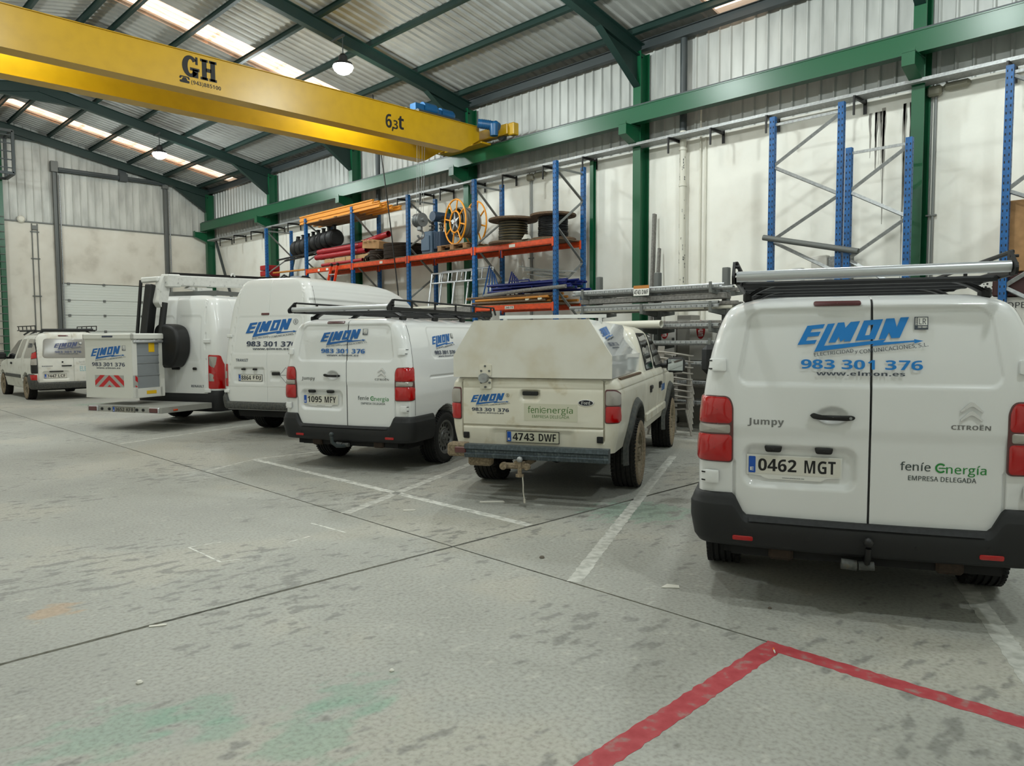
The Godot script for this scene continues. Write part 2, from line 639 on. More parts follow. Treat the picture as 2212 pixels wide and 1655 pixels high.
	textured(mat("pale_cardboard", Color(0.74, 0.6, 0.43), 0.85), noise_tex(33, 0.02, [[0.0, grey(0.88)], [1.0, W]], 256), 1.0, false)
	mat("beam_yellow", Color(0.85, 0.56, 0.16), 0.6)
	mat("pole_yellow", Color(0.72, 0.47, 0.17), 0.6)
	mat("red_pipe", Color(0.58, 0.035, 0.09), 0.45)
	mat("black_rubber", Color(0.05, 0.055, 0.06), 0.55)
	mat("reel_yellow", Color(0.87, 0.55, 0.05), 0.35)
	mat("cable_khaki", Color(0.16, 0.15, 0.1), 0.5)
	mat("cable_khaki_pale", Color(0.42, 0.36, 0.24), 0.5)
	mat("cable_black", Color(0.05, 0.055, 0.065), 0.45)
	mat("cable_grey", Color(0.46, 0.45, 0.42), 0.6)
	textured(mat("rusty", Color(0.24, 0.18, 0.13), 0.8, 0.2), noise_tex(34, 0.04, [[0.0, grey(0.6)], [1.0, W]], 256), 3.0)
	mat("machine_blue", Color(0.16, 0.23, 0.31), 0.45)
	mat("machine_face", Color(0.26, 0.33, 0.4), 0.45)
	mat("tube_blue", Color(0.03, 0.1, 0.38), 0.4)
	mat("tube_sky", Color(0.05, 0.3, 0.55), 0.4)
	mat("tube_teal", Color(0.03, 0.22, 0.25), 0.4)
	mat("ladder_orange", Color(0.82, 0.22, 0.05), 0.5)
	mat("white_paint", Color(0.85, 0.85, 0.83), 0.5)
	mat("pvc_white", Color(0.82, 0.81, 0.76), 0.5)
	mat("pvc_grey", Color(0.5, 0.51, 0.5), 0.5)
	mat("box_white", Color(0.8, 0.79, 0.76), 0.7)
	mat("box_grey", Color(0.55, 0.54, 0.51), 0.7)
	mat("logo_red", Color(0.62, 0.05, 0.06), 0.5)
	mat("maroon", Color(0.2, 0.04, 0.04), 0.5)
	textured(mat("weathered_grey", Color(0.55, 0.54, 0.52), 0.8), noise_tex(35, 0.03, [[0.0, grey(0.7)], [1.0, W]], 256), 2.0)
	mat("paper", Color(0.82, 0.81, 0.77), 0.8)
	mat("rope", Color(0.75, 0.73, 0.68), 0.9)
	mat("tail_orange", Color(0.85, 0.4, 0.08), 0.6)
	mat("sign_tan", Color(0.72, 0.47, 0.2), 0.6)
	mat("stone", Color(0.4, 0.37, 0.33), 0.9)
	mat("lamp_housing", Color(0.12, 0.12, 0.12), 0.5)
	mat("acrylic", Color(0.55, 0.54, 0.48), 0.3)
	textured(mat("chair_metal", Color(0.66, 0.64, 0.61), 0.4, 0.3), noise_tex(36, 0.03, [[0.0, grey(0.8)], [1.0, W]], 256), 2.0)
	mat("chair_panel", Color(0.5, 0.48, 0.45), 0.5)
	# paint worn through to the concrete
	textured(mat("line_white", Color(1, 1, 1), 0.7), noise_tex(37, 0.02, [[0.0, Color(0.62, 0.62, 0.59)], [0.3, Color(0.7, 0.7, 0.67)], [0.5, Color(0.8, 0.8, 0.77)], [1.0, Color(0.84, 0.84, 0.81)]], 512, FastNoiseLite.TYPE_SIMPLEX_SMOOTH, 5), 1.0)
	textured(mat("line_faint", Color(1, 1, 1), 0.75), noise_tex(38, 0.02, [[0.0, Color(0.6, 0.6, 0.57)], [0.3, Color(0.66, 0.66, 0.63)], [0.55, Color(0.72, 0.72, 0.69)], [1.0, Color(0.78, 0.78, 0.75)]], 512, FastNoiseLite.TYPE_SIMPLEX_SMOOTH, 5), 1.0)
	textured(mat("line_red", Color(1, 1, 1), 0.7), noise_tex(39, 0.02, [[0.0, Color(0.56, 0.5, 0.47)], [0.3, Color(0.62, 0.34, 0.34)], [0.42, Color(0.66, 0.25, 0.27)], [1.0, Color(0.6, 0.17, 0.2)]], 512, FastNoiseLite.TYPE_SIMPLEX_SMOOTH, 5), 1.0)
	make_concrete()

# poured concrete: fine grain everywhere, and over 16 x 16 m its own dirt: peeled flakes, green and rust stains
func make_concrete() -> void:
	var m := mat("concrete", Color(1.0, 1.0, 0.985), 0.62)
	var grain := noise_tex(51, 0.06, [[0.0, Color(0.8, 0.79, 0.77)], [0.4, Color(0.93, 0.93, 0.92)], [0.75, Color(0.98, 0.98, 0.975)], [1.0, Color(1, 1, 1)]], 1024, FastNoiseLite.TYPE_SIMPLEX_SMOOTH, 6)
	textured(m, grain, 0.5)
	var S := 1024
	var big := FastNoiseLite.new()
	big.seed = 4
	big.frequency = 0.006
	big.fractal_octaves = 5
	var flake := FastNoiseLite.new()
	flake.seed = 9
	flake.frequency = 0.1
	flake.fractal_octaves = 5
	var where := FastNoiseLite.new()
	where.seed = 21
	where.frequency = 0.008
	where.fractal_octaves = 3
	var im := Image.create(S, S, false, Image.FORMAT_RGB8)
	var greens := [[Vector2(0.9, -3.22), 0.3], [Vector2(1.24, -3.16), 0.2], [Vector2(1.25, -2.95), 0.15], [Vector2(1.46, -2.64), 0.34], [Vector2(1.76, -2.82), 0.24], [Vector2(5.6, -4.0), 0.5]]
	for j in S:
		for i in S:
			var x := i * 16.0 / S - 2.0
			var z := j * 16.0 / S - 14.0
			var b := big.get_noise_2d(i, j)
			var v := 0.645 + b * 0.07
			var c := Color(v, v * 1.0, v * 0.975)
			if b > 0.12:
				c = c.lerp(Color(0.70, 0.675, 0.63), minf((b - 0.12) * 2.0, 0.35))
			var f := flake.get_noise_2d(i * 0.55 + j * 0.2, j * 1.25 - i * 0.2)
			var w := where.get_noise_2d(i, j)
			var edge := 0.4 - w * 0.5
			if f > edge:
				c = c.lerp(Color(0.46, 0.46, 0.45), minf((f - edge) * 7.0, 0.6))
			elif f < -0.5:
				c = c.lerp(Color(0.8, 0.79, 0.76), 0.3)
			if x < 3.2 and z > -4.0 or (x > 4.8 and x < 6.0):
				for g in greens:
					var gd: Vector2 = g[0]
					var gr: float = g[1]
					var q := Vector2(x - gd.x, (z - gd.y) * 1.3).length() / gr + f * 0.9 + b * 0.8
					if q < 1.0:
						c = c.lerp(Color(0.42, 0.62, 0.53), minf((1.0 - q) * 0.8, 0.3))
			var ro := Vector2(x - 1.12, z + 4.96).length() / 0.14 + f * 0.8
			if ro < 1.0:
				c = c.lerp(Color(0.74, 0.58, 0.44), minf((1.0 - ro) * 1.5, 0.5))
			im.set_pixel(i, j, c)
	m.detail_enabled = true
	m.detail_blend_mode = BaseMaterial3D.BLEND_MODE_MUL
	m.detail_uv_layer = BaseMaterial3D.DETAIL_UV_2
	m.detail_albedo = ImageTexture.create_from_image(im)
	m.uv2_triplanar = true
	m.uv2_world_triplanar = true
	m.uv2_scale = Vector3.ONE / 16.0
	m.uv2_offset = Vector3(2.0 / 16.0, 0, 14.0 / 16.0)

# ---------------------------------------------------------------- the hall

func roof_y(x: float) -> float:
	return EAVE_Y + (WALL_X - x) * SLOPE if x > RIDGE_X else EAVE_Y + (WALL_X - RIDGE_X) * SLOPE - (RIDGE_X - x) * SLOPE

# trapezoid sheeting: ribs run along 'run', repeat along 'side', stand out along 'out'; span(s) gives start and end of the run
func corrugated(g: G, o: Vector3, side: Vector3, out: Vector3, run: Vector3, width: float, pitch: float, depth: float, rib: float, span: Callable) -> void:
	var prof := PackedVector2Array()
	var s := 0.0
	while s < width - 0.001:
		prof.append(Vector2(s, 0))
		var top := s + pitch - rib
		if top + rib <= width:
			prof.append(Vector2(top, 0))
			prof.append(Vector2(top + rib * 0.3, depth))
			prof.append(Vector2(top + rib * 0.7, depth))
		s += pitch
	prof.append(Vector2(width, 0))
	for i in prof.size() - 1:
		var a := prof[i]
		var b := prof[i + 1]
		var sa: Vector2 = span.call(a.x)
		var sb: Vector2 = span.call(b.x)
		var pa := o + side * a.x + out * a.y
		var pb := o + side * b.x + out * b.y
		g.quad(pa + run * sa.x, pb + run * sb.x, pb + run * sb.y, pa + run * sa.y)

func build_shell() -> void:
	# floor: slabs cast with joints between them; the joints are real gaps
	var fl := thing("floor", "worn grey concrete floor of the works hall", "floor", Vector3.ZERO, 0.0, "", "structure")
	var rng := RandomNumberGenerator.new()
	rng.seed = 5
	var jx := 3.64
	var jz := -4.33
	var xs := [LEFT_X - 0.3, jx, WALL_X + 0.3]
	var zs := [GABLE_Z - 0.3, jz, BACK_Z + 0.3]
	for a in 2:
		for b in 2:
			var g := G.new()
			var gx := 0.006
			var gz := 0.011
			var x0: float = xs[a] + (gx if a == 1 else 0.0)
			var x1: float = xs[a + 1] - (gx if a == 0 else 0.0)
			var z0: float = zs[b] + (gz if b == 1 else 0.0)
			var z1: float = zs[b + 1] - (gz if b == 0 else 0.0)
			var poly := PackedVector2Array()
			var steps := 120
			for k in steps:
				var t := k / float(steps)
				poly.append(Vector2(lerpf(x0, x1, t), -z1 + (rng.randf() * 0.007 if b == 0 else 0.0)))
			for k in steps:
				var t := k / float(steps)
				poly.append(Vector2(x1 - (rng.randf() * 0.004 if a == 0 else 0.0), -lerpf(z1, z0, t)))
			for k in steps:
				var t := k / float(steps)
				poly.append(Vector2(lerpf(x1, x0, t), -z0 - (rng.randf() * 0.007 if b == 1 else 0.0)))
			for k in steps:
				var t := k / float(steps)
				poly.append(Vector2(x0 + (rng.randf() * 0.004 if a == 1 else 0.0), -lerpf(z0, z1, t)))
			g.prism(poly, 0.15, Transform3D(Basis(Vector3.RIGHT, Vector3(0, 0, -1), Vector3.UP), Vector3(0, -0.15, 0)))
			part("slab", g, M.concrete, fl)
	var sub := G.new()
	sub.box(Vector3(6.2, -0.16, -12.8), Vector3(16.4, 0.24, 41.0))
	part("joint_filler", sub, M.underbody, fl)

	# long wall: plastered masonry below, ribbed sheeting above
	var wr := thing("wall_right", "long wall, white plaster below and ribbed grey sheeting above", "wall", Vector3.ZERO, 0.0, "", "structure")
	var g := G.new()
	g.box(Vector3(WALL_X + 0.13, 2.87, -12.8), Vector3(0.26, 5.74, 40.6))
	part("plaster", g, M.plaster, wr)
	g = G.new()
	g.box(Vector3(WALL_X + 0.2, 7.0, -12.8), Vector3(0.1, 2.6, 40.6))
	part("outer_skin", g, M.roof_sheet, wr)
	for k in 6:
		g = G.new()
		var za: float = FRAME_Z[k]
		var zb: float = FRAME_Z[k + 1] if k < 5 else GABLE_Z
		corrugated(g, Vector3(WALL_X + 0.05, 0, za), Vector3(0, 0, -1), Vector3(-1, 0, 0), Vector3.UP, za - zb, 0.262, 0.04, 0.07, func(s): return Vector2(5.7, 8.12))
		part("sheet", g, M.sheet, wr)
	g = G.new()
	corrugated(g, Vector3(WALL_X + 0.05, 0, BACK_Z), Vector3(0, 0, -1), Vector3(-1, 0, 0), Vector3.UP, BACK_Z - 1.4, 0.262, 0.04, 0.07, func(s): return Vector2(5.7, 8.12))
	part("sheet", g, M.sheet, wr)
	# rain stains running down the plaster beside the columns, thin films with ragged outlines
	for st in [[-4.63, 5.55, 0.55, 3.2, 4], [-5.0, 5.5, 0.25, 1.4, 7], [-17.2, 4.9, 0.5, 0.9, 9]]:
		g = G.new()
		rng.seed = st[4]
		for k in 9:
			var cz: float = st[0] + rng.randf_range(-0.5, 0.5) * st[2]
			var ln: float = st[3] * rng.randf_range(0.15, 1.0)
			var hw := rng.randf_range(0.01, 0.045)
			var poly := PackedVector2Array()
			for t in 9:
				poly.append(Vector2(cz + hw * rng.randf_range(0.4, 1.1) * (1.0 - t / 9.0), st[1] - ln * t / 8.0))
			for t in 9:
				poly.append(Vector2(cz - hw * rng.randf_range(0.4, 1.1) * (1.0 - (8 - t) / 9.0), st[1] - ln * (8 - t) / 8.0))
			var rev := PackedVector2Array()
			for q in poly:
				rev.append(Vector2(q.x, q.y))
			g.prism(rev, 0.0015, Transform3D(Basis(Vector3(0, 0, 1), Vector3.UP, Vector3(-1, 0, 0)), Vector3(WALL_X - 0.0005, 0, 0)))
		part("rain_stain", g, M.stain, wr)

	# gable: plaster, ribbed sheeting, doorway with a sectional door
	var wf := thing("wall_far", "gable wall, plaster below and ribbed sheeting above", "wall", Vector3.ZERO, 0.0, "", "structure")
	g = G.new()
	var dx0 := 8.05
	var dx1 := 11.95
	var dh := 3.74
	g.box(Vector3((LEFT_X + dx0) / 2, 2.98, GABLE_Z - 0.13), Vector3(dx0 - LEFT_X, 5.96, 0.26))
	g.box(Vector3((WALL_X + 0.26 + dx1) / 2, 2.98, GABLE_Z - 0.13), Vector3(WALL_X + 0.26 - dx1, 5.96, 0.26))
	g.box(Vector3((dx0 + dx1) / 2, (dh + 5.96) / 2, GABLE_Z - 0.13), Vector3(dx1 - dx0, 5.96 - dh, 0.26))
	part("plaster", g, M.plaster_gable, wf)
	for seg in [[LEFT_X, 6.3], [6.3, 10.05], [10.05, WALL_X]]:
		g = G.new()
		var x0: float = seg[0]
		corrugated(g, Vector3(x0, 0, GABLE_Z - 0.04), Vector3(1, 0, 0), Vector3(0, 0, 1), Vector3.UP, seg[1] - x0, 0.262, 0.03, 0.05, func(s): return Vector2(5.94, roof_y(x0 + s) + 0.05))
		part("sheet", g, M.sheet_gable, wf)
	g = G.new()
	g.prism(V2([LEFT_X, 5.9, WALL_X + 0.25, 5.9, WALL_X + 0.25, EAVE_Y + 0.1, RIDGE_X, roof_y(RIDGE_X) + 0.15, LEFT_X, EAVE_Y + 0.1]), 0.08, Transform3D(Basis(), Vector3(0, 0, GABLE_Z - 0.24)))
	part("outer_skin", g, M.roof_sheet, wf)
	g = G.new()
	g.box(Vector3(6.2, 5.95, GABLE_Z + 0.02), Vector3(15.4, 0.05, 0.07))
	part("flashing", g, M.galvanised_dull, wf)
	var door := thing("door_1", "pale grey sectional door in the gable wall", "door", Vector3(0, 0, GABLE_Z), 0.0, "", "structure")
	g = G.new()
	g.box(Vector3((dx0 + dx1) / 2, 1.87, -0.2), Vector3(dx1 - dx0 + 0.2, 3.74, 0.05))
	part("light_block_sheet", g, M.sheet_gable, door)  # unseen sheet added to stop sky light showing through the panel gaps
	var edges := [0.0, 0.62, 1.24, 1.87, 2.5, 3.08, 3.72]
	for k in 6:
		g = G.new()
		var y0: float = edges[k] + 0.006
		var y1: float = edges[k + 1] - 0.006
		var prof := V2([-0.05, y0, 0.0, y0, 0.008, y0 + 0.012])
		for q in 5:
			var yy := lerpf(y0, y1, (q + 1) / 6.0)
			prof.append_array(V2([0.008, yy - 0.012, 0.002, yy - 0.006, 0.002, yy + 0.006, 0.008, yy + 0.012]))
		prof.append_array(V2([0.008, y1 - 0.012, 0.0, y1, -0.05, y1]))
		g.prism(prof, dx1 - dx0 - 0.04, Transform3D(Basis(Vector3(0, 0, 1), Vector3.UP, Vector3(-1, 0, 0)), Vector3(dx1 - 0.02, 0, -0.04)))
		var dp := part("door_panel", g, M.door_white, door)
		g = G.new()
		for hx in [9.6, 11.0, 8.35]:
			g.box(Vector3(hx, y1, 0.0), Vector3(0.09, 0.09, 0.03))
		part("hinge", g, M.galvanised_dull, dp)

	# the two sides the camera does not look at
	var wl := thing("wall_left", "plain plastered long wall on the near side", "wall", Vector3.ZERO, 0.0, "", "structure")
	g = G.new()
	g.box(Vector3(LEFT_X - 0.13, 4.1, -12.8), Vector3(0.26, 8.2, 40.6))
	part("plaster", g, M.plaster, wl)
	var wb := thing("wall_back", "plain end wall behind the parking bays", "wall", Vector3.ZERO, 0.0, "", "structure")
	g = G.new()
	g.box(Vector3(6.2, 4.9, BACK_Z + 0.13), Vector3(16.2, 9.8, 0.26))
	part("plaster", g, M.plaster, wb)

	# roof: two slopes of ribbed sheet broken by translucent strips, carried by purlins
	var ce := thing("ceiling", "pitched roof of pale ribbed sheets with translucent strips", "ceiling", Vector3.ZERO, 0.0, "", "structure")
	var brk := [BACK_Z + 0.2]
	for z in SKYLIGHT_Z:
		brk.append(z + SKYLIGHT_W / 2)
		brk.append(z - SKYLIGHT_W / 2)
	brk.append(GABLE_Z - 0.2)
	for sl in 2:
		var sg := 1.0 if sl == 0 else -1.0
		var run := Vector3(sg, -SLOPE, 0)
		var ridge := Vector3(RIDGE_X, roof_y(RIDGE_X) + 0.03, 0)
		var L := WALL_X + 0.25 - RIDGE_X
		for k in brk.size() - 1:
			var z0: float = brk[k]
			var z1: float = brk[k + 1]
			g = G.new()
			if k % 2 == 0:
				corrugated(g, ridge + Vector3(0, 0, z0), Vector3(0, 0, -1), Vector3(0, -1, 0), run, z0 - z1, 0.25, 0.04, 0.09, func(s): return Vector2(0, L))
				var mid := ridge + run * (L / 2) + Vector3(0, 0.08, (z0 + z1) / 2)
				var xx := Vector3(1, -SLOPE * sg, 0).normalized()
				g.box(mid, Vector3(L * 1.0198, 0.05, z0 - z1), Basis(xx, Vector3(0, 0, 1).cross(xx), Vector3(0, 0, 1)))
				part("roof_sheet", g, M.roof_sheet, ce)
			else:
				for piece in 4:
					g = G.new()
					var s0 := 0.35 + piece * 1.75
					corrugated(g, ridge + Vector3(0, 0.004 * piece, z0 + 0.03), Vector3(0, 0, -1), Vector3(0, -1, 0), run, z0 - z1 + 0.06, 0.25, 0.04, 0.09, func(s): return Vector2(s0 if piece else 0.0, s0 + 1.85))
					part("skylight", g, M.skylight, ce)
		for xk in [0.35, 1.62, 3.02, 4.42, 5.82, 7.2]:
			g = G.new()
			var xp: float = RIDGE_X + sg * xk
			var yp: float = roof_y(RIDGE_X) - xk * SLOPE
			ibeam(g, Vector3(xp, yp - 0.1, BACK_Z), Vector3(xp, yp - 0.1, GABLE_Z), 0.15, 0.075, 0.008, 0.008, Vector3(sg * SLOPE, 1, 0))
			part("purlin", g, M.green_shaded, ce)
		g = G.new()
		var xe := RIDGE_X + sg * 7.62
		ibeam(g, Vector3(xe, 7.9, BACK_Z), Vector3(xe, 7.9, GABLE_Z), 0.2, 0.14, 0.012, 0.01, Vector3.UP)
		part("eaves_beam", g, M.grey_steel, ce)

func ibeam(g: G, a: Vector3, b: Vector3, depth: float, width: float, tf: float, tw: float, up: Vector3) -> void:
	var z := (b - a).normalized()
	var x := up.cross(z).normalized()
	var y := z.cross(x)
	g.bar(a + y * (depth - tf) / 2, b + y * (depth - tf) / 2, width, tf, up)
	g.bar(a - y * (depth - tf) / 2, b - y * (depth - tf) / 2, width, tf, up)
	g.bar(a, b, tw, depth - 2 * tf, up)

func build_steelwork() -> void:
	for k in FRAME_Z.size():
		var z: float = FRAME_Z[k]
		var fr := thing("portal_frame", "green steel portal frame, %s" % ["the nearest, behind the camera", "between the tall bare upright frames", "between the pick-up and the white downpipe", "just past the end of the yellow crane", "behind the yellow formwork beams on the rack", "behind the raised lift platform", "standing against the gable wall"][k], "steel frame", Vector3(0, 0, z), 0.0, "portal frames of the hall", "structure")
		for sg: float in [1.0, -1.0]:
			var xo := RIDGE_X + sg * (13.82 - RIDGE_X)
			var fx := RIDGE_X + sg * (13.65 - RIDGE_X)
			var g := G.new()
			ibeam(g, Vector3(xo, 0, 0), Vector3(xo, 7.75, 0), 0.33, 0.2, 0.018, 0.012, Vector3(sg, 0, 0))
			g.box(Vector3(xo, 0.01, 0), Vector3(0.42, 0.02, 0.3))
			part("column", g, M.green, fr)
			g = G.new()
			var ya := roof_y(RIDGE_X) - 0.32
			var a := Vector3(RIDGE_X, ya, 0)
			var b := Vector3(RIDGE_X + sg * 7.6, ya - 7.6 * SLOPE, 0)
			ibeam(g, a, b, 0.3, 0.17, 0.015, 0.01, Vector3(sg * SLOPE, 1, 0))
			part("rafter", g, M.green_shaded, fr)
			g = G.new()
			# haunch at the knee and at the ridge
			var pts := V2([fx, 7.0, fx - sg * 0.03, 7.05, fx - sg * 1.35, roof_y(13.65 - 1.35) - 0.45, fx, 7.85])
			g.prism(pts, 0.012, Transform3D(Basis(), Vector3(0, 0, -0.006)))
			g.bar(Vector3(fx, 7.0, 0), Vector3(fx - sg * 1.35, roof_y(13.65 - 1.35) - 0.46, 0), 0.17, 0.014, Vector3(sg, 1, 0))
			pts = V2([RIDGE_X, roof_y(RIDGE_X) - 0.75, RIDGE_X + sg * 1.3, ya - 0.1 - 1.3 * SLOPE, RIDGE_X, ya])
			g.prism(pts, 0.012, Transform3D(Basis(), Vector3(0, 0, -0.006)))
			g.bar(Vector3(RIDGE_X, roof_y(RIDGE_X) - 0.72, 0), Vector3(RIDGE_X + sg * 1.3, ya - 0.14 - 1.3 * SLOPE, 0), 0.17, 0.014, Vector3(0, 1, 0))
			part("haunch", g, M.green_shaded, fr)
			if k < 7:
				g = G.new()
				var bx := fx - sg * 0.26
				g.prism(V2([fx, 5.72, fx - sg * 0.5, 5.92, fx - sg * 0.5, 6.12, fx, 6.12]), 0.012, Transform3D(Basis(), Vector3(0, 0, -0.085)))
				g.prism(V2([fx, 5.72, fx - sg * 0.5, 5.92, fx - sg * 0.5, 6.12, fx, 6.12]), 0.012, Transform3D(Basis(), Vector3(0, 0, 0.073)))
				g.box(Vector3(bx, 6.113, 0), Vector3(0.52, 0.014, 0.2))
				g.box(Vector3(fx - sg * 0.507, 6.03, 0), Vector3(0.014, 0.26, 0.2))
				g.bar(Vector3(fx, 5.715, 0), Vector3(fx - sg * 0.5, 5.905, 0), 0.2, 0.014, Vector3.UP)
				part("corbel", g, M.green, fr)
	for sg: float in [1.0, -1.0]:
		var rb := thing("runway_beam", "green crane runway beam along the long wall" if sg > 0 else "green crane runway beam on the near side, out of view", "beam", Vector3(RIDGE_X + sg * (13.45 - RIDGE_X), 6.14, 0), 0.0, "", "structure")
		var g := G.new()
		ibeam(g, Vector3(0, 0.175, BACK_Z - 0.3), Vector3(0, 0.175, GABLE_Z + 0.35), 0.35, 0.2, 0.018, 0.012, Vector3.UP)
		# a plate closes the side that faces the hall
		g.box(Vector3(-sg * 0.085, 0.175, (BACK_Z + GABLE_Z) / 2), Vector3(0.008, 0.315, BACK_Z - GABLE_Z - 0.7))
		part("girder", g, M.green, rb)
		g = G.new()
		g.box(Vector3(0, 0.375, (BACK_Z + GABLE_Z) / 2), Vector3(0.06, 0.05, BACK_Z - GABLE_Z - 0.7))
		part("rail", g, M.grey_steel, rb)

func build_lamps(energy: float) -> void:
	# round high-bay lamps under the rafters, two rows, one lamp to a frame
	mat("lamp_glow", Color(1, 1, 1)).emission_enabled = true
	M.lamp_glow.emission = Color(0.98, 1.0, 0.99)
	M.lamp_glow.emission_energy_multiplier = 14.0
	for row in 2:
		for k in 6:
			var z: float = FRAME_Z[k] + 0.42
			var x := 9.6 if row == 0 else 2.8
			var ry := roof_y(x) - 0.48
			var y := 7.78
			var where: String = ["over the camera", "over the near parking bay", "nearest in view at the top", "in front of the crane girder", "hidden behind the yellow crane girder", "farthest in view, over the gable door"][k]
			if k == 3:
				where = "in front of the crane girder, the brightest"
			var l := thing("high_bay_lamp", "round high-bay lamp, %s%s" % [where, "" if row == 0 else ", row beyond the ridge"], "lamp", Vector3(x, y, z), 0.0, "high-bay lamps under the roof")
			var g := G.new()
			g.lathe(V2([0.0, 0.25, 0.05, 0.25, 0.09, 0.2, 0.1, 0.09, 0.2, 0.05, 0.22, 0.0]), Transform3D(), 24)
			var rev := G.new()
			rev.lathe(V2([0.0, 0.02, 0.19, 0.02, 0.22, -0.0, 0.225, 0.0, 0.205, 0.055, 0.105, 0.095, 0.095, 0.21, 0.05, 0.26, 0.0, 0.26]), Transform3D(), 24)
			part("housing", rev, M.lamp_housing, l)
			g = G.new()
			g.lathe(V2([0.0, -0.2, 0.07, -0.192, 0.14, -0.16, 0.2, -0.105, 0.235, -0.03, 0.21, 0.01, 0.0, 0.012]), Transform3D(), 24, true)
			part("glowing_face", g, M.lamp_glow, l)
			g = G.new()
			g.tube(V3([0, 0.25, 0, 0, ry - y, 0]), 0.012, 6)
			g.box(Vector3(0, ry - y, -0.2), Vector3(0.05, 0.05, 0.5))
			part("hanger", g, M.grey_steel, l)
			var a := OmniLight3D.new()
			a.name = "light"
			a.light_size = 0.17
			a.omni_range = 60.0
			a.omni_attenuation = 2.0
			a.light_color = Color(0.965, 1.0, 0.99)
			a.light_energy = energy
			a.shadow_enabled = true
			a.position = Vector3(0, -0.07, 0)
			l.add_child(a, true)

func build_crane() -> void:
	var c := thing("bridge_crane", "yellow double-girder bridge crane spanning the hall", "crane", Vector3(0, 6.18, -15.0))
	var ends := [[-14.2, -14.55], [-15.6, -15.95]]
	for k in 2:
		var zf: float = ends[k][0] + 15.0
		var zb: float = ends[k][1] + 15.0
		var prof := V2([-0.55, 0.36, 0.0, 0.0, 12.35, 0.0, 12.95, 0.36, 12.95, 0.68, -0.55, 0.68])
		var g := G.new()
		g.prism(prof, zf - zb - 0.04, Transform3D(Basis(), Vector3(0, 0, zb + 0.02)))
		g.box(Vector3(6.2, 0.005, (zf + zb) / 2), Vector3(12.3, 0.012, zf - zb))
		g.box(Vector3(6.2, 0.678, (zf + zb) / 2), Vector3(13.5, 0.012, zf - zb + 0.02))
		var gd := part("girder", g, M.crane_yellow, c)
		if k == 0:
			var face := Transform3D(Basis(), Vector3(0, 0, zf - 0.019))
			var px := func(x: float, y: float) -> Vector3: return Vector3(x, y, 0)
			var gh := G.new()
			var arc := PackedVector2Array()
			for q in 23:
				var an := deg_to_rad(38.0 + q * 13.2)
				arc.append(Vector2(-0.17 + cos(an) * 0.15, sin(an) * 0.195))
			for q in range(22, -1, -1):
				var an := deg_to_rad(38.0 + q * 13.2)
				arc.append(Vector2(-0.165 + cos(an) * 0.052, sin(an) * 0.13))
			gh.prism(arc, 0.002)
			for r in [[-0.075, 0.05, -0.03, 0.19], [-0.175, -0.07, 0.0, -0.015], [-0.13, -0.19, -0.025, -0.04], [0.045, -0.18, 0.135, 0.18], [0.205, -0.18, 0.295, 0.18], [0.12, -0.035, 0.22, 0.035], [0.015, -0.19, 0.16, -0.14], [0.18, -0.19, 0.325, -0.14], [0.015, 0.14, 0.16, 0.19], [0.18, 0.14, 0.325, 0.19]]:
				gh.prism(rect2(r[0], r[1], r[2], r[3]), 0.002)
			var gm := part("maker_letters", gh, M.black_print, gd)
			gm.transform = face * Transform3D(Basis(), Vector3(5.93, 0.42, 0))
			lettering(gd, "(943)885100", 0.56, 0.085, face * Transform3D(Basis(), px.call(6.05, 0.135)), M.black_print, true)
			lettering(gd, "6", 0.17, 0.31, face * Transform3D(Basis(), px.call(10.19, 0.3)), M.black_print, true)
			lettering(gd, ",", 0.06, 0.1, face * Transform3D(Basis(), px.call(10.3, 0.14)), M.black_print, true)
			lettering(gd, "3", 0.13, 0.2, face * Transform3D(Basis(), px.call(10.38, 0.25)), M.black_print, true)
			lettering(gd, "t", 0.16, 0.3, face * Transform3D(Basis(), px.call(10.53, 0.32)), M.black_print, true)
			# the small telephone mark before the number
			var tg := G.new()
			tg.prism(rounded(rect2(-0.09, -0.045, 0.09, 0.0), 0.03), 0.002)
			tg.prism(rounded(V2([-0.055, 0.0, 0.055, 0.0, 0.03, 0.05, -0.03, 0.05]), 0.01), 0.002)
			tg.prism(rounded(V2([-0.1, 0.03, -0.07, 0.02, -0.05, 0.055, 0.05, 0.055, 0.07, 0.02, 0.1, 0.03, 0.08, 0.075, -0.08, 0.075]), 0.01), 0.002)
			var ph := part("telephone_mark", tg, M.black_print, gd)
			ph.transform = face * Transform3D(Basis(), Vector3(5.65, 0.145, 0))
	for sx in [13.45, -1.05]:
		var s := signf(sx)
		var g := G.new()
		g.cbox(Vector3(sx - s * 0.02, 0.6, -0.05), Vector3(0.22, 0.26, 2.9), 0.02)
		g.cbox(Vector3(sx - s * 0.28, 0.32, -0.05), Vector3(0.35, 0.05, 1.7), 0.01)
		part("end_carriage", g, M.crane_yellow, c)
		for z in [-1.2, 1.1]:
			g = G.new()
			g.cyl(Vector3(sx - 0.05, 0.485, z), Vector3(sx + 0.05, 0.485, z), 0.12, -1, 18)
			part("wheel", g, M.grey_steel, c)
	var g2 := G.new()
	g2.cbox(Vector3(13.45, 0.58, 1.5), Vector3(0.2, 0.3, 0.2), 0.02)
	part("buffer_box", g2, M.crane_yellow, c)
	# drive motor at the near end
	g2 = G.new()
	g2.cyl(Vector3(12.75, 0.7, 0.95), Vector3(13.1, 0.66, 1.2), 0.11, -1, 20)
	for k in 5:
		var t := 0.2 + k * 0.12
		var p := Vector3(12.75, 0.7, 0.95).lerp(Vector3(13.1, 0.66, 1.2), t)
		g2.cyl(p, p + Vector3(0.012, -0.0014, 0.0085), 0.122, -1, 20)
	g2.cyl(Vector3(13.1, 0.66, 1.2), Vector3(13.12, 0.62, 1.3), 0.13, 0.1, 18)
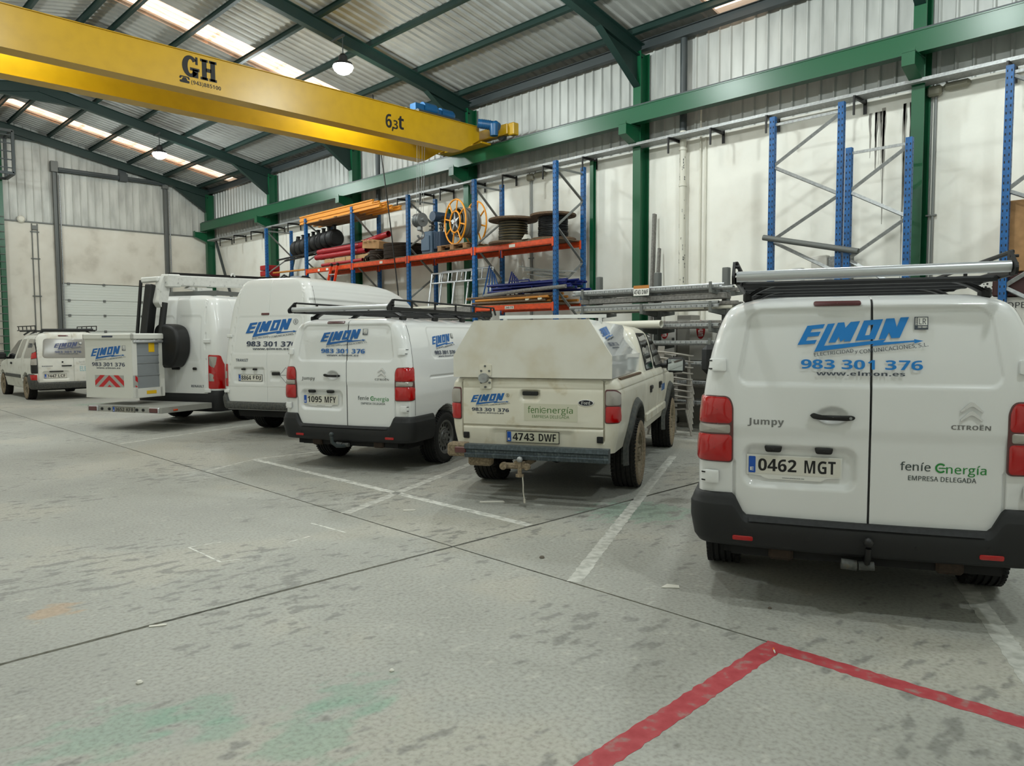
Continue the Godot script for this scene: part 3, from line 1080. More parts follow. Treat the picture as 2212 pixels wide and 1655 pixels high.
	g2.cyl(Vector3(13.05, 0.4, 1.22), Vector3(13.05, 0.68, 1.22), 0.1, 0.12, 16)
	part("drive_motor", g2, M.motor_blue, c)
	# hoist trolley on the girders
	var tr := G.new()
	for z in [0.6, -0.75]:
		tr.box(Vector3(11.8, 0.74, z), Vector3(1.3, 0.1, 0.1))
	tr.box(Vector3(11.2, 0.76, -0.08), Vector3(0.1, 0.1, 1.4))
	tr.box(Vector3(12.4, 0.76, -0.08), Vector3(0.1, 0.1, 1.4))
	tr.cyl(Vector3(11.3, 0.86, -0.1), Vector3(12.3, 0.86, -0.1), 0.17, -1, 20)
	part("trolley", tr, M.grey_steel, c)
	for q in [[Vector3(11.7, 0.92, 0.42), 0.14], [Vector3(12.42, 0.98, 0.2), 0.13]]:
		var hm := G.new()
		var at: Vector3 = q[0]
		hm.cyl(at - Vector3(0.28, 0, 0), at + Vector3(0.1, 0, 0), q[1], -1, 20)
		hm.cyl(at + Vector3(0.1, 0, 0), at + Vector3(0.16, 0, 0), q[1] * 0.96, q[1] * 0.75, 20)
		hm.box(at - Vector3(0.42, 0.05, 0), Vector3(0.26, 0.2, 0.22))
		part("hoist_motor", hm, M.motor_blue, c)
	# wire falls and the silver hook block
	var hb := G.new()
	var hx := 11.66
	var hz := -0.02
	for dx in [-0.12, -0.05, 0.05, 0.13]:
		hb.tube(PackedVector3Array([Vector3(hx + dx, 0.75, hz + 0.1), Vector3(hx + dx * 0.8, -1.62, hz)]), 0.006, 5)
	part("wire_rope", hb, M.steel, c)
	hb = G.new()
	for k in 3:
		var zz := hz - 0.09 + k * 0.09
		hb.lathe(V2([0.0, 0.0, 0.17, 0.0, 0.17, 0.012, 0.145, 0.02, 0.145, 0.04, 0.17, 0.048, 0.17, 0.06, 0.0, 0.06]), Transform3D(Basis.from_euler(Vector3(PI / 2, 0, 0)), Vector3(hx, -1.68, zz - 0.03)), 24)
	hb.cyl(Vector3(hx, -1.68, hz - 0.16), Vector3(hx, -1.68, hz + 0.2), 0.05, -1, 12)
	hb.cbox(Vector3(hx, -1.84, hz), Vector3(0.1, 0.2, 0.14), 0.02)
	var hook := PackedVector3Array()
	for k in 15:
		var an := deg_to_rad(100.0 - k * 19.0)
		hook.append(Vector3(hx + 0.02 + cos(an) * 0.09, -2.03 + sin(an) * 0.1, hz))
	hb.tube(hook, 0.028, 8)
	part("hook_block", hb, M.steel, c)

func build_gable_fittings() -> void:
	var z := GABLE_Z + 0.05
	for q in [[8.0, 8.12, "left"], [12.05, 8.02, "right"]]:
		var r := thing("door_rail", "tall galvanised door track post on the gable, %s of the sectional door" % q[2], "door rail", Vector3(q[0], 0, z), 0.0, "")
		var g := G.new()
		g.box(Vector3(0, q[1] / 2, 0), Vector3(0.16, q[1], 0.05))
		g.box(Vector3(-0.07, q[1] / 2, 0.06), Vector3(0.015, q[1], 0.12))
		g.box(Vector3(0.07, q[1] / 2, 0.06), Vector3(0.015, q[1], 0.12))
		part("track", g, M.galvanised_dull, r)
		g = G.new()
		g.tube(PackedVector3Array([Vector3(0.15, 0.2, 0.05), Vector3(0.15, q[1] - 0.3, 0.05)]), 0.025, 8)
		part("conduit", g, M.galvanised, r)
		g = G.new()
		g.cbox(Vector3(-0.02, q[1] - 0.02, 0.08), Vector3(0.24, 0.4, 0.16), 0.01)
		part("end_bracket", g, M.galvanised_dull, r)
	var g := G.new()
	g.cbox(Vector3(10.05, 8.02, z + 0.1), Vector3(3.9, 0.12, 0.14), 0.02)
	g.cyl(Vector3(8.1, 7.95, z + 0.12), Vector3(12.0, 7.95, z + 0.12), 0.045, -1, 10)
	g.box(Vector3(10.4, 8.02, z + 0.12), Vector3(0.3, 0.3, 0.22))
	g.box(Vector3(10.4, 8.28, z + 0.05), Vector3(0.28, 0.3, 0.1))
	single("door_shaft", g, M.grey_steel, "dark spring shaft and drive above the sectional door", "door drive")
	for q in [[7.28, "twin thin conduits on the gable plaster left of the door"]]:
		g = G.new()
		for dx in [-0.09, 0.09]:
			g.tube(PackedVector3Array([Vector3(q[0] + dx, 0.3, z - 0.02), Vector3(q[0] + dx, 5.9, z - 0.02)]), 0.018, 6)
		for y in [1.6, 3.2, 4.6, 5.6]:
			g.box(Vector3(q[0], y, z - 0.03), Vector3(0.3, 0.04, 0.03))
		g.cbox(Vector3(q[0], 5.75, z), Vector3(0.2, 0.16, 0.06), 0.01)
		single("conduit_pair", g, M.galvanised_dull, q[1], "conduit")
	g = G.new()
	g.lathe(V2([0, 0, 0.13, 0, 0.13, 0.05, 0.09, 0.1, 0, 0.12]), Transform3D(Basis.from_euler(Vector3(PI / 2, 0, 0)), Vector3(6.85, 6.02, z)), 18)
	single("bulkhead_lamp", g, M.pvc_white, "small round white bulkhead lamp at the top of the gable plaster", "lamp")
	# maintenance cage under the roof at the left edge
	var cg := thing("access_cage", "grey steel access cage hung high on the gable at the left edge", "cage", Vector3(5.6, 7.35, GABLE_Z + 1.15))
	g = G.new()
	for y in [0.0, 1.45]:
		for zz in [-0.6, 0.6]:
			g.bar(Vector3(-0.8, y, zz), Vector3(0.75, y, zz), 0.09, 0.09)
		for x in [-0.8, 0.75]:
			g.bar(Vector3(x, y, -0.6), Vector3(x, y, 0.6), 0.09, 0.09)
	for x in [-0.8, 0.75]:
		for zz in [-0.6, 0.6]:
			g.bar(Vector3(x, 0, zz), Vector3(x, 1.45, zz), 0.09, 0.09)
	part("frame", g, M.grey_steel, cg)
	for k in 5:
		g = G.new()
		g.bar(Vector3(-0.8, 0.28 * (k + 1) - 0.1, 0.6), Vector3(0.75, 0.28 * (k + 1) - 0.1, 0.6), 0.035, 0.035)
		part("bar", g, M.grey_steel, cg)
	g = G.new()
	g.bar(Vector3(0.5, 0, -0.6), Vector3(-0.5, -0.7, -0.85), 0.05, 0.05)
	part("strut", g, M.grey_steel, cg)
	# green post and rungs at the left edge of the view
	var lp := thing("green_ladder_post", "green steel gable post with ladder rungs at the left edge", "post", Vector3(6.2, 0, GABLE_Z + 0.2))
	g = G.new()
	ibeam(g, Vector3(0, 0, 0), Vector3(0, 9.0, 0), 0.18, 0.16, 0.012, 0.01, Vector3(0, 0, 1))
	part("post", g, M.green, lp)
	for k in 22:
		g = G.new()
		g.tube(PackedVector3Array([Vector3(-0.65, 0.35 + k * 0.27, 0.12), Vector3(0.06, 0.35 + k * 0.27, 0.12)]), 0.016, 6)
		part("rung", g, M.galvanised_dull, lp)
	g = G.new()
	g.bar(Vector3(-0.65, 0.0, 0.12), Vector3(-0.65, 6.4, 0.12), 0.05, 0.05)
	part("stile", g, M.green, lp)

func build_wall_fittings() -> void:
	# cable tray along the top of the masonry, on brackets with hooked ends
	var t := thing("cable_tray", "galvanised cable tray on brackets along the long wall", "cable tray", Vector3(13.68, 5.72, 0))
	var g := G.new()
	var L := 33.0
	var zc := -15.6
	g.box(Vector3(0, 0, zc), Vector3(0.34, 0.006, L))
	g.box(Vector3(-0.17, 0.025, zc), Vector3(0.006, 0.055, L))
	g.box(Vector3(0.17, 0.025, zc), Vector3(0.006, 0.055, L))
	part("tray", g, M.galvanised, t)
	g = G.new()
	for k in 4:
		g.tube(PackedVector3Array([Vector3(-0.07 + k * 0.045, 0.015, zc + L / 2), Vector3(-0.07 + k * 0.045, 0.015, zc - L / 2)]), 0.011, 6)
	part("cable", g, M.black_plastic, t)
	var k0 := 0
	for zz in [-2.95, -5.2, -6.8, -7.97, -8.95, -11.26, -12.5, -13.9, -15.1, -16.4, -17.3, -18.4, -19.8, -20.9, -22.1, -23.4, -25.0, -26.2, -27.9, -29.4, -30.7]:
		g = G.new()
		g.bar(Vector3(0.27, -0.03, zz), Vector3(-0.22, -0.03, zz), 0.04, 0.05)
		g.bar(Vector3(-0.23, -0.01, zz), Vector3(-0.23, -0.34, zz), 0.03, 0.03)
		g.box(Vector3(0.27, -0.1, zz), Vector3(0.012, 0.26, 0.06))
		part("bracket", g, M.black_plastic, t)
		k0 += 1
	# rain pipes
	for q in [[-8.87, "white-painted downpipe, chipped, beside the column behind the pick-up"], [-19.98, "dark downpipe behind the crane hook ropes"]]:
		var dp := thing("downpipe", q[1], "downpipe", Vector3(13.88, 0, q[0]))
		g = G.new()
		g.cyl(Vector3(0, 5.9, 0), Vector3(0, 7.8, 0), 0.075, -1, 16)
		part("upper_pipe", g, M.grey_steel, dp)
		g = G.new()
		g.cyl(Vector3(0, 0.0, 0), Vector3(0, 5.92, 0), 0.07, -1, 16)
		part("lower_pipe", g, M.pvc_white if q[0] > -10 else M.grey_steel, dp)
		g = G.new()
		for y in [0.8, 2.6, 4.75, 5.5]:
			g.cyl(Vector3(0, y, 0), Vector3(0, y + 0.05, 0), 0.085, -1, 16)
		part("pipe_clip", g, M.pvc_white, dp)
		if q[0] > -10:
			var chip := G.new()
			var rng := RandomNumberGenerator.new()
			rng.seed = 12
			for k in 26:
				var a := rng.randf_range(PI * 0.75, PI * 1.6)
				var y := rng.randf_range(2.2, 5.4)
				var w := rng.randf_range(0.05, 0.16)
				var h := rng.randf_range(0.02, 0.12)
				var rows := []
				for r in 2:
					var row := PackedVector3Array()
					for s in 4:
						var aa := a + w * (s - 1.5) * (1.0 if r else -1.0) * -1.0
						row.append(Vector3(cos(aa) * 0.0712, y + h * (r - 0.5) + rng.randf_range(-0.01, 0.01), -sin(aa) * 0.0712))
					rows.append(row)
				chip.grid(rows)
			part("bare_patch", chip, M.grey_steel, dp).set_meta("kind", "stuff")
	g = G.new()
	for dz in [0.0, 0.12]:
		g.tube(PackedVector3Array([Vector3(13.97, 0.4, -8.5 + dz), Vector3(13.97, 6.4 if dz == 0.0 else 5.7, -8.5 + dz)]), 0.02, 8)
	single("conduit_pair", g, M.pvc_white, "two white conduits just right of the chipped downpipe", "conduit")
	# luminaires above the racks, each with its box and conduit
	for q in [[-4.05, "clear emergency luminaire and junction box under the tray right of the near column"], [-13.35, "clear emergency luminaire under the tray above the cable drums"]]:
		var lu := thing("emergency_luminaire", q[1], "luminaire", Vector3(13.95, 5.6, q[0]))
		g = G.new()
		g.cbox(Vector3(-0.02, 0.03, -0.03), Vector3(0.11, 0.17, 0.22), 0.03)
		part("junction_box", g, M.acrylic, lu)
		g = G.new()
		g.cbox(Vector3(-0.02, 0.06, 0.3), Vector3(0.12, 0.13, 0.4), 0.045)
		part("diffuser", g, M.acrylic, lu)
		g = G.new()
		g.tube(PackedVector3Array([Vector3(0.02, -5.4, -0.02), Vector3(0.02, -0.06, -0.02)]), 0.024, 8)
		g.tube(PackedVector3Array([Vector3(0.02, -5.4, -0.08), Vector3(0.02, -0.06, -0.08)]), 0.01, 6)
		for y in [-2.0, -3.3, -4.6]:
			g.box(Vector3(0.015, y, -0.04), Vector3(0.05, 0.025, 0.16))
		part("conduit", g, M.pvc_grey, lu)
		g = G.new()
		g.tube(V3([-0.02, 0.11, -0.06, -0.05, 0.2, -0.02, -0.02, 0.21, 0.06, -0.02, 0.12, 0.16]), 0.012, 6)
		part("cable", g, M.black_plastic, lu)
	g = G.new()
	ibeam(g, Vector3(13.85, 0, -11.28), Vector3(13.85, 5.68, -11.28), 0.1, 0.1, 0.008, 0.008, Vector3(1, 0, 0))
	single("green_post", g, M.green, "thin green steel post on the wall beside the last rack frame", "post")
	g = G.new()
	ibeam(g, Vector3(13.8, 0, -16.45), Vector3(13.8, 5.2, -16.45), 0.1, 0.1, 0.008, 0.008, Vector3(1, 0, 0))
	single("green_post", g, M.green, "thin green steel post behind the hook block", "post")
	g = G.new()
	g.bar(Vector3(13.75, 5.7, -31.8), Vector3(13.75, 3.2, -30.4), 0.12, 0.06, Vector3(1, 0, 0))
	single("diagonal_brace", g, M.grey_steel, "grey diagonal brace in the far corner of the hall", "brace")
	g = G.new()
	g.bar(Vector3(13.78, 0.0, -27.3), Vector3(13.78, 5.2, -24.9), 0.12, 0.06, Vector3(1, 0, 0))
	single("diagonal_brace", g, M.green_shaded, "dark green slanting brace beside the red crate", "brace")
	# crane pendant cable hanging past the runway beam
	g = G.new()
	var pts := PackedVector3Array()
	for k in 12:
		var s := k / 11.0
		pts.append(Vector3(12.02, 8.2, -17.5).lerp(Vector3(12.25, 0.02, -16.4), s) + Vector3(0, 0, 0.12 * sin(PI * s)))
	g.tube(pts, 0.017, 6)
	single("pendant_cable", g, M.black_plastic, "black cable hanging from the roof in front of the racks", "cable")
	# loose timber leaning behind the column
	g = G.new()
	g.bar(Vector3(13.5, 0.0, -9.45), Vector3(13.85, 4.25, -9.55), 0.1, 0.05, Vector3(0, 0, 1))
	g.bar(Vector3(13.45, 0.0, -9.32), Vector3(13.85, 3.5, -9.42), 0.08, 0.04, Vector3(0, 0, 1))
	single("leaning_profile", g, M.weathered_grey, "grey profiles leaning on the wall right of the column", "profile")

func ribbon(pts: PackedVector2Array, w: float, seed_: int, jit := 0.006) -> G:
	# a painted strip a millimetre thick with worn edges
	var rng := RandomNumberGenerator.new()
	rng.seed = seed_
	var l := PackedVector2Array()
	var r := PackedVector2Array()
	for i in pts.size():
		var d: Vector2
		if i == 0:
			d = (pts[1] - pts[0]).normalized()
		elif i == pts.size() - 1:
			d = (pts[i] - pts[i - 1]).normalized()
		else:
			d = ((pts[i] - pts[i - 1]).normalized() + (pts[i + 1] - pts[i]).normalized()).normalized()
		var nn := Vector2(-d.y, d.x)
		var hw := w / 2
		if i > 0 and i < pts.size() - 1:
			hw /= maxf(absf(nn.dot(Vector2(-(pts[i] - pts[i - 1]).normalized().y, (pts[i] - pts[i - 1]).normalized().x))), 0.3)
		l.append(pts[i] + nn * hw)
		r.append(pts[i] - nn * hw)
	var poly := PackedVector2Array()
	for side in 2:
		var src := l if side == 0 else r
		var idx := range(src.size()) if side == 0 else range(src.size() - 1, -1, -1)
		for q in idx.size() - 1:
			var a: Vector2 = src[idx[q]]
			var b: Vector2 = src[idx[q + 1]]
			var n := maxi(2, int(a.distance_to(b) / 0.03))
			n = mini(n, 160)
			for k in n:
				var p := a.lerp(b, k / float(n))
				poly.append(p + Vector2(rng.randf_range(-jit, jit), rng.randf_range(-jit, jit)))
		poly.append(src[idx[idx.size() - 1]])
	var f := PackedVector2Array()
	for p in poly:
		f.append(Vector2(p.x, -p.y))
	var g := G.new()
	g.prism(f, 0.0012, Transform3D(Basis(Vector3.RIGHT, Vector3(0, 0, -1), Vector3.UP), Vector3.ZERO))
	return g

func build_floor_marks() -> void:
	single("red_floor_line", ribbon(V2([1.2, -1.7, 3.6, -1.735, 3.615, 0.6, 3.615, 2.2]), 0.11, 1, 0.006), M.line_red, "red painted corner line on the concrete in the foreground", "floor marking", "", "structure")
	var W := [
		[[4.47, -9.36, 4.5, -7.0, 4.52, -4.36], 0.085, "line_white", "white line across the rear of the bays behind the second van and the pick-up"],
		[[4.47, -9.36, 5.5, -9.3, 7.0, -9.6], 0.07, "line_faint", "white line under the left rear wheel of the second van"],
		[[3.65, -8.92, 4.45, -9.34], 0.05, "line_faint", "short faint white line at the far corner of the bays"],
		[[3.65, -5.85, 5.68, -6.78, 8.0, -7.85], 0.1, "line_faint", "worn white bay line between the second van and the pick-up"],
		[[3.66, -3.13, 6.2, -4.4, 8.5, -5.54], 0.1, "line_faint", "white bay line between the pick-up and the near van"],
		[[3.9, -0.62, 4.82, -1.05, 8.5, -2.8], 0.11, "line_faint", "white bay line running under the right side of the near van"],
		[[3.7, -12.2, 6.24, -13.15], 0.07, "line_faint", "faint white bay line behind the high-roofed van"],
		[[2.45, -5.73, 2.21, -5.75, 2.22, -5.21, 2.35, -5.18], 0.018, "line_white", "thin white chalk bracket on the open floor"],
		[[3.25, -5.76, 3.29, -5.27], 0.018, "line_white", "thin white chalk stroke just left of the floor joint"],
		[[2.79, -5.33, 3.03, -5.38], 0.015, "line_white", "shortest white chalk stroke, between the bracket and the joint"],
	]
	var s := 20
	for w in W:
		s += 1
		single("bay_line", ribbon(V2(w[0]), w[1], s, minf(w[1] * 0.1, 0.006)), M[w[2]], w[3], "floor marking", "", "structure")

# ---------------------------------------------------------------- vehicles
# A body is a stack of plan outlines (rounded rectangles) from sill to roof; x right, y up, z back, the rear face near z = 0.

class Body:
	var w: PackedVector2Array     # half width by height
	var zr: PackedVector2Array    # rear face by height
	var zf: PackedVector2Array    # front by height (negative)
	var rr: PackedVector2Array    # rear corner radius by height
	var rf := 0.35
	var camber := 0.02
	var feat: Callable      # (kind, x, y, z, side) -> depth inwards; kind 0 rear, 1 side
	var arches := []              # [z, y, radius]
	var arch_depth := 0.22

	static func tb(t: PackedVector2Array, y: float) -> float:
		var N := t.size()
		if y <= t[0].x:
			return t[0].y
		if y >= t[N - 1].x:
			return t[N - 1].y
		var i := 0
		while t[i + 1].x < y:
			i += 1
		var h := t[i + 1].x - t[i].x
		var d := (t[i + 1].y - t[i].y) / h
		var m0 := d
		var m1 := d
		if i > 0:
			var a := (t[i].y - t[i - 1].y) / (t[i].x - t[i - 1].x)
			m0 = 0.0 if a * d <= 0.0 else 2.0 * a * d / (a + d)
		if i + 2 < N:
			var b := (t[i + 2].y - t[i + 1].y) / (t[i + 2].x - t[i + 1].x)
			m1 = 0.0 if b * d <= 0.0 else 2.0 * b * d / (b + d)
		var s := (y - t[i].x) / h
		var s2 := s * s
		var s3 := s2 * s
		return (2 * s3 - 3 * s2 + 1) * t[i].y + (s3 - 2 * s2 + s) * h * m0 + (-2 * s3 + 3 * s2) * t[i + 1].y + (s3 - s2) * h * m1

	func rear(x: float, y: float, off := 0.0) -> Vector3:
		var hw := tb(w, y)
		var r := tb(rr, y)
		var z := tb(zr, y)
		var ax := absf(x)
		var flat := hw - r
		if ax <= flat:
			return Vector3(x, y, z - camber * (x * x) / (hw * hw) + off)
		var zc := z - camber * (flat * flat) / (hw * hw)
		var a := asin(minf((ax - flat) / r, 1.0))
		return Vector3(signf(x) * (flat + r * sin(a) + off * sin(a)), y, zc - r + r * cos(a) + off * cos(a))

	func side(z: float, y: float, sgn: float, off := 0.0) -> Vector3:
		var hw := tb(w, y)
		var dw := (tb(w, y + 0.02) - tb(w, y - 0.02)) / 0.04
		var nn := Vector2(1, -dw).normalized()
		return Vector3(sgn * (hw + off * nn.x), y + off * nn.y, z)

	# transform on the rear face: x right, y up along the face, z out
	func rear_xf(x: float, y: float, off := 0.003) -> Transform3D:
		var p := rear(x, y, off)
		var px := (rear(x + 0.02, y, off) - rear(x - 0.02, y, off)).normalized()
		var py := (rear(x, y + 0.02, off) - rear(x, y - 0.02, off)).normalized()
		var nz := px.cross(py).normalized()
		return Transform3D(Basis(px, nz.cross(px), nz), p)

	func side_xf(z: float, y: float, sgn: float, off := 0.003) -> Transform3D:
		var p := side(z, y, sgn, off)
		var px := Vector3(0, 0, -sgn)
		var py := (side(z, y + 0.02, sgn, off) - side(z, y - 0.02, sgn, off)).normalized()
		var nz := px.cross(py).normalized()
		return Transform3D(Basis(px, nz.cross(px), nz), p)

	# point and plan normal along the half outline: t runs over samples [kind, value]
	func half(s: Vector2, y: float) -> Array:
		var hw := tb(w, y)
		var r := tb(rr, y)
		var z := tb(zr, y)
		var f := tb(zf, y)
		var flat := hw - r
		var zc := z - camber * (flat * flat) / (hw * hw)
		match int(s.x):
			0:
				var x := clampf(s.y, 0.0, flat)
				return [Vector3(x, y, z - camber * (x * x) / (hw * hw)), Vector3(0, 0, 1), 0]
			1:
				var a := s.y * PI / 2
				return [Vector3(flat + r * sin(a), y, zc - r + r * cos(a)), Vector3(sin(a), 0, cos(a)), 0 if s.y < 0.5 else 1]
			2:
				var q := clampf(s.y, f + rf, zc - r)
				return [Vector3(hw, y, q), Vector3(1, 0, 0), 1]
			3:
				var a := s.y * PI / 2
				var rw := minf(rf, hw)
				return [Vector3(hw - rw + rw * cos(a), y, f + rf - rf * sin(a)), Vector3(cos(a), 0, -sin(a)), 2]
		return [Vector3((hw - minf(rf, hw)) * (1.0 - s.y), y, f), Vector3(0, 0, -1), 2]

	func build(ys: Array, xs: Array, zs: Array, roof := true) -> G:
		var samples: Array[Vector2] = []
		for x in xs:
			samples.append(Vector2(0, x))
		for k in 9:
			samples.append(Vector2(1, (k + 0.5) / 9.0))
		for z in zs:
			samples.append(Vector2(2, z))
		for k in 6:
			samples.append(Vector2(3, (k + 0.5) / 6.0))
		for k in 4:
			samples.append(Vector2(4, k / 3.0))
		var rows := []
		var S := samples.size()
		for y in ys:
			var right := PackedVector3Array()
			var left := PackedVector3Array()
			for s in samples:
				var h := half(s, y)
				var p: Vector3 = h[0]
				var nn: Vector3 = h[1]
				for sg: float in [1.0, -1.0]:
					var d := 0.0
					var q := Vector3(p.x * sg, p.y, p.z)
					if h[2] < 2:
						if feat.is_valid():
							d = feat.call(h[2], q.x, q.y, q.z)
						if h[2] == 1:
							for ar in arches:
								var dz: float = q.z - ar[0]
								var dy: float = q.y - ar[1]
								if dz * dz + dy * dy < ar[2] * ar[2]:
									d = arch_depth
					q -= Vector3(nn.x * sg, 0, nn.z) * d
					if sg > 0.0:
						right.append(q)
					else:
						left.append(q)
			var row := PackedVector3Array()
			# counter-clockwise seen from above: rear centre -> right side -> front -> left side
			row.append_array(right)
			for k in range(S - 2, 0, -1):
				row.append(left[k])
			rows.append(row)
		if roof:
			var top: PackedVector3Array = rows[rows.size() - 1]
			var zm := 0.0
			var zmin := 1e9
			var zmax := -1e9
			for p in top:
				zmin = minf(zmin, p.z)
				zmax = maxf(zmax, p.z)
			for st in [[0.03, 0.007], [0.08, 0.014], [0.2, 0.02], [0.5, 0.026], [0.99, 0.028]]:
				var row := PackedVector3Array()
				for p in top:
					var k: float = st[0]
					var half_l := (zmax - zmin) / 2
					var zc2 := (zmax + zmin) / 2
					var keep := maxf(half_l - k * 0.6, 0.1) / half_l
					row.append(Vector3(p.x * (1.0 - k), p.y + st[1], zc2 + (p.z - zc2) * keep))
				rows.append(row)
		var g := G.new()
		g.grid(rows, true)
		return g

	# a shell of the same plan standing off the body between bottom(t) and top(t), from side z0 round the rear to side z0
	func skirt(z0: float, bottom: Callable, top: Callable, off: float, nx := 40, nz := 14) -> G:
		var path: Array[Vector2] = []
		for k in nz:
			path.append(Vector2(2, lerpf(z0, -0.14, k / float(nz - 1))))
		for k in 9:
			path.append(Vector2(1, 1.0 - (k + 0.5) / 9.0))
		for k in nx:
			path.append(Vector2(0, lerpf(0.8, 0.0, k / float(nx - 1))))
		var cols := []
		for sg: float in [-1.0, 1.0]:
			var idx := range(path.size()) if sg < 0.0 else range(path.size() - 2, -1, -1)
			for i in idx:
				cols.append([path[i], sg])
		var prof := [[0.0, -0.06], [0.0, 0.6], [0.12, 1.0], [0.5, 1.15], [0.78, 1.1], [0.8, 0.9], [0.9, 0.75], [0.985, 0.45], [1.0, 0.3], [1.0, -0.3]]
		var rows := []
		for pr in prof:
			var row := PackedVector3Array()
			for c in cols:
				var h0 := half(c[0], 0.6)
				var x: float = h0[0].x * c[1]
				var yb: float = bottom.call(absf(x), h0[0].z)
				var yt: float = top.call(absf(x), h0[0].z)
				var y := lerpf(yb, yt, pr[0])
				var h := half(c[0], y)
				var nn: Vector3 = h[1]
				var p: Vector3 = h[0] + nn * off * pr[1]
				row.append(Vector3(p.x * c[1], p.y, p.z))
			rows.append(row)
		var g := G.new()
		g.grid(rows)
		return g

static func sd_box(x: float, y: float, cx: float, cy: float, hx: float, hy: float, r: float) -> float:
	var qx := absf(x - cx) - hx + r
	var qy := absf(y - cy) - hy + r
	return Vector2(maxf(qx, 0.0), maxf(qy, 0.0)).length() + minf(maxf(qx, qy), 0.0) - r

static func spread(a: float, b: float, step: float, extra := []) -> Array:
	var o := []
	var n := maxi(1, int(ceil(absf(b - a) / step)))
	for k in n + 1:
		o.append(lerpf(a, b, k / float(n)))
	for e in extra:
		if (e - a) * (e - b) < 0.0:
			o.append(e)
	o.sort()
	if b < a:
		o.reverse()
	return o

static func around(c: Array, d: float) -> Array:
	var o := []
	for x in c:
		o.append_array([x - d, x - d * 0.85, x + d * 0.85, x + d])
	return o

func wheel(parent: Node3D, at: Vector3, r: float, width: float, sgn: float, tyre_m: Material, rim_m: Material, slots := 14, side_m: Material = null) -> void:
	var xf := Transform3D(Basis(Vector3(0, -sgn, 0), Vector3(sgn, 0, 0), Vector3(0, 0, 1)), at)   # y of the lathe points outwards
	var wn := group_node("wheel", parent, xf)
	var h := width / 2
	var ri := r * 0.66
	var prof := V2([ri - 0.02, -h * 0.8, ri, -h, r * 0.86, -h * 1.04, r * 0.95, -h * 0.92, r * 0.985, -h * 0.8])
	for k in 4:
		var c := -h * 0.55 + k * h * 0.367
		prof.append_array(V2([r, c - h * 0.14, r, c - 0.008, r - 0.011, c - 0.006, r - 0.011, c + 0.006, r, c + 0.008]))
	prof.append_array(V2([r, h * 0.7, r * 0.985, h * 0.8, r * 0.95, h * 0.92, r * 0.86, h * 1.04, r * 0.78, h * 1.05, ri, h, ri - 0.02, h * 0.8]))
	var g := G.new()
	g.lathe(prof, Transform3D(), 56)
	# shoulder blocks
	for k in 56:
		var a := TAU * k / 56.0
		for s: float in [-1.0, 1.0]:
			g.box(Vector3(cos(a) * (r * 0.972), s * h * 0.86, sin(a) * (r * 0.972)), Vector3(0.022, h * 0.24, 0.02), Basis(Vector3.UP, -a))
	part("tyre", g, tyre_m, wn)
	if side_m:
		g = G.new()
		g.lathe(V2([r * 0.955, h * 0.9, r * 0.93, h * 0.99, r * 0.86, h * 1.055, r * 0.78, h * 1.065, ri - 0.002, h * 1.01, ri - 0.02, h * 0.82]), Transform3D(), 48)
		part("sidewall", g, side_m, wn)
	g = G.new()
	var d0 := h * 0.55
	g.lathe(V2([ri - 0.02, -h * 0.8, ri - 0.004, -h * 0.8, ri - 0.004, h * 0.96, ri - 0.03, h * 0.9, ri - 0.045, d0, ri * 0.8, d0 + 0.012]), Transform3D(), 40)
	var r1 := ri * 0.8
	var r2 := ri * 0.58
	# ring of slots
	for k in slots:
		var a0 := TAU * (k + 0.24) / slots
		var a1 := TAU * (k + 0.76) / slots
		var am := TAU * (k + 1.24) / slots
		var P := func(rad: float, an: float, y: float) -> Vector3: return Vector3(rad * cos(an), y, -rad * sin(an))
		var y := d0 + 0.012
		g.quad(P.call(r2, a1, y), P.call(r1, a1, y), P.call(r1, am, y), P.call(r2, am, y))
		for q in [a0, a1]:
			var s := 1.0 if q == a0 else -1.0
			if s > 0.0:
				g.quad(P.call(r2, q, y), P.call(r2, q, y - 0.02), P.call(r1, q, y - 0.02), P.call(r1, q, y))
			else:
				g.quad(P.call(r1, q, y), P.call(r1, q, y - 0.02), P.call(r2, q, y - 0.02), P.call(r2, q, y))
	g.lathe(V2([r2, d0 + 0.012, ri * 0.5, d0 + 0.02, ri * 0.42, d0 + 0.02, ri * 0.4, d0 + 0.035, ri * 0.2, d0 + 0.04, ri * 0.18, d0 + 0.055, 0.0, d0 + 0.055]), Transform3D(), 32)
	for k in 5:
		var a := TAU * k / 5.0
		g.cyl(Vector3(cos(a) * ri * 0.32, d0 + 0.03, sin(a) * ri * 0.32), Vector3(cos(a) * ri * 0.32, d0 + 0.058, sin(a) * ri * 0.32), 0.012, -1, 6)
	part("rim", g, rim_m, wn)
	g = G.new()
	g.lathe(V2([0.0, -0.02, ri * 0.9, -0.02, ri * 0.9, d0 - 0.03, 0.0, d0 - 0.03]), Transform3D(), 24)
	part("brake_drum", g, M.underbody, wn)

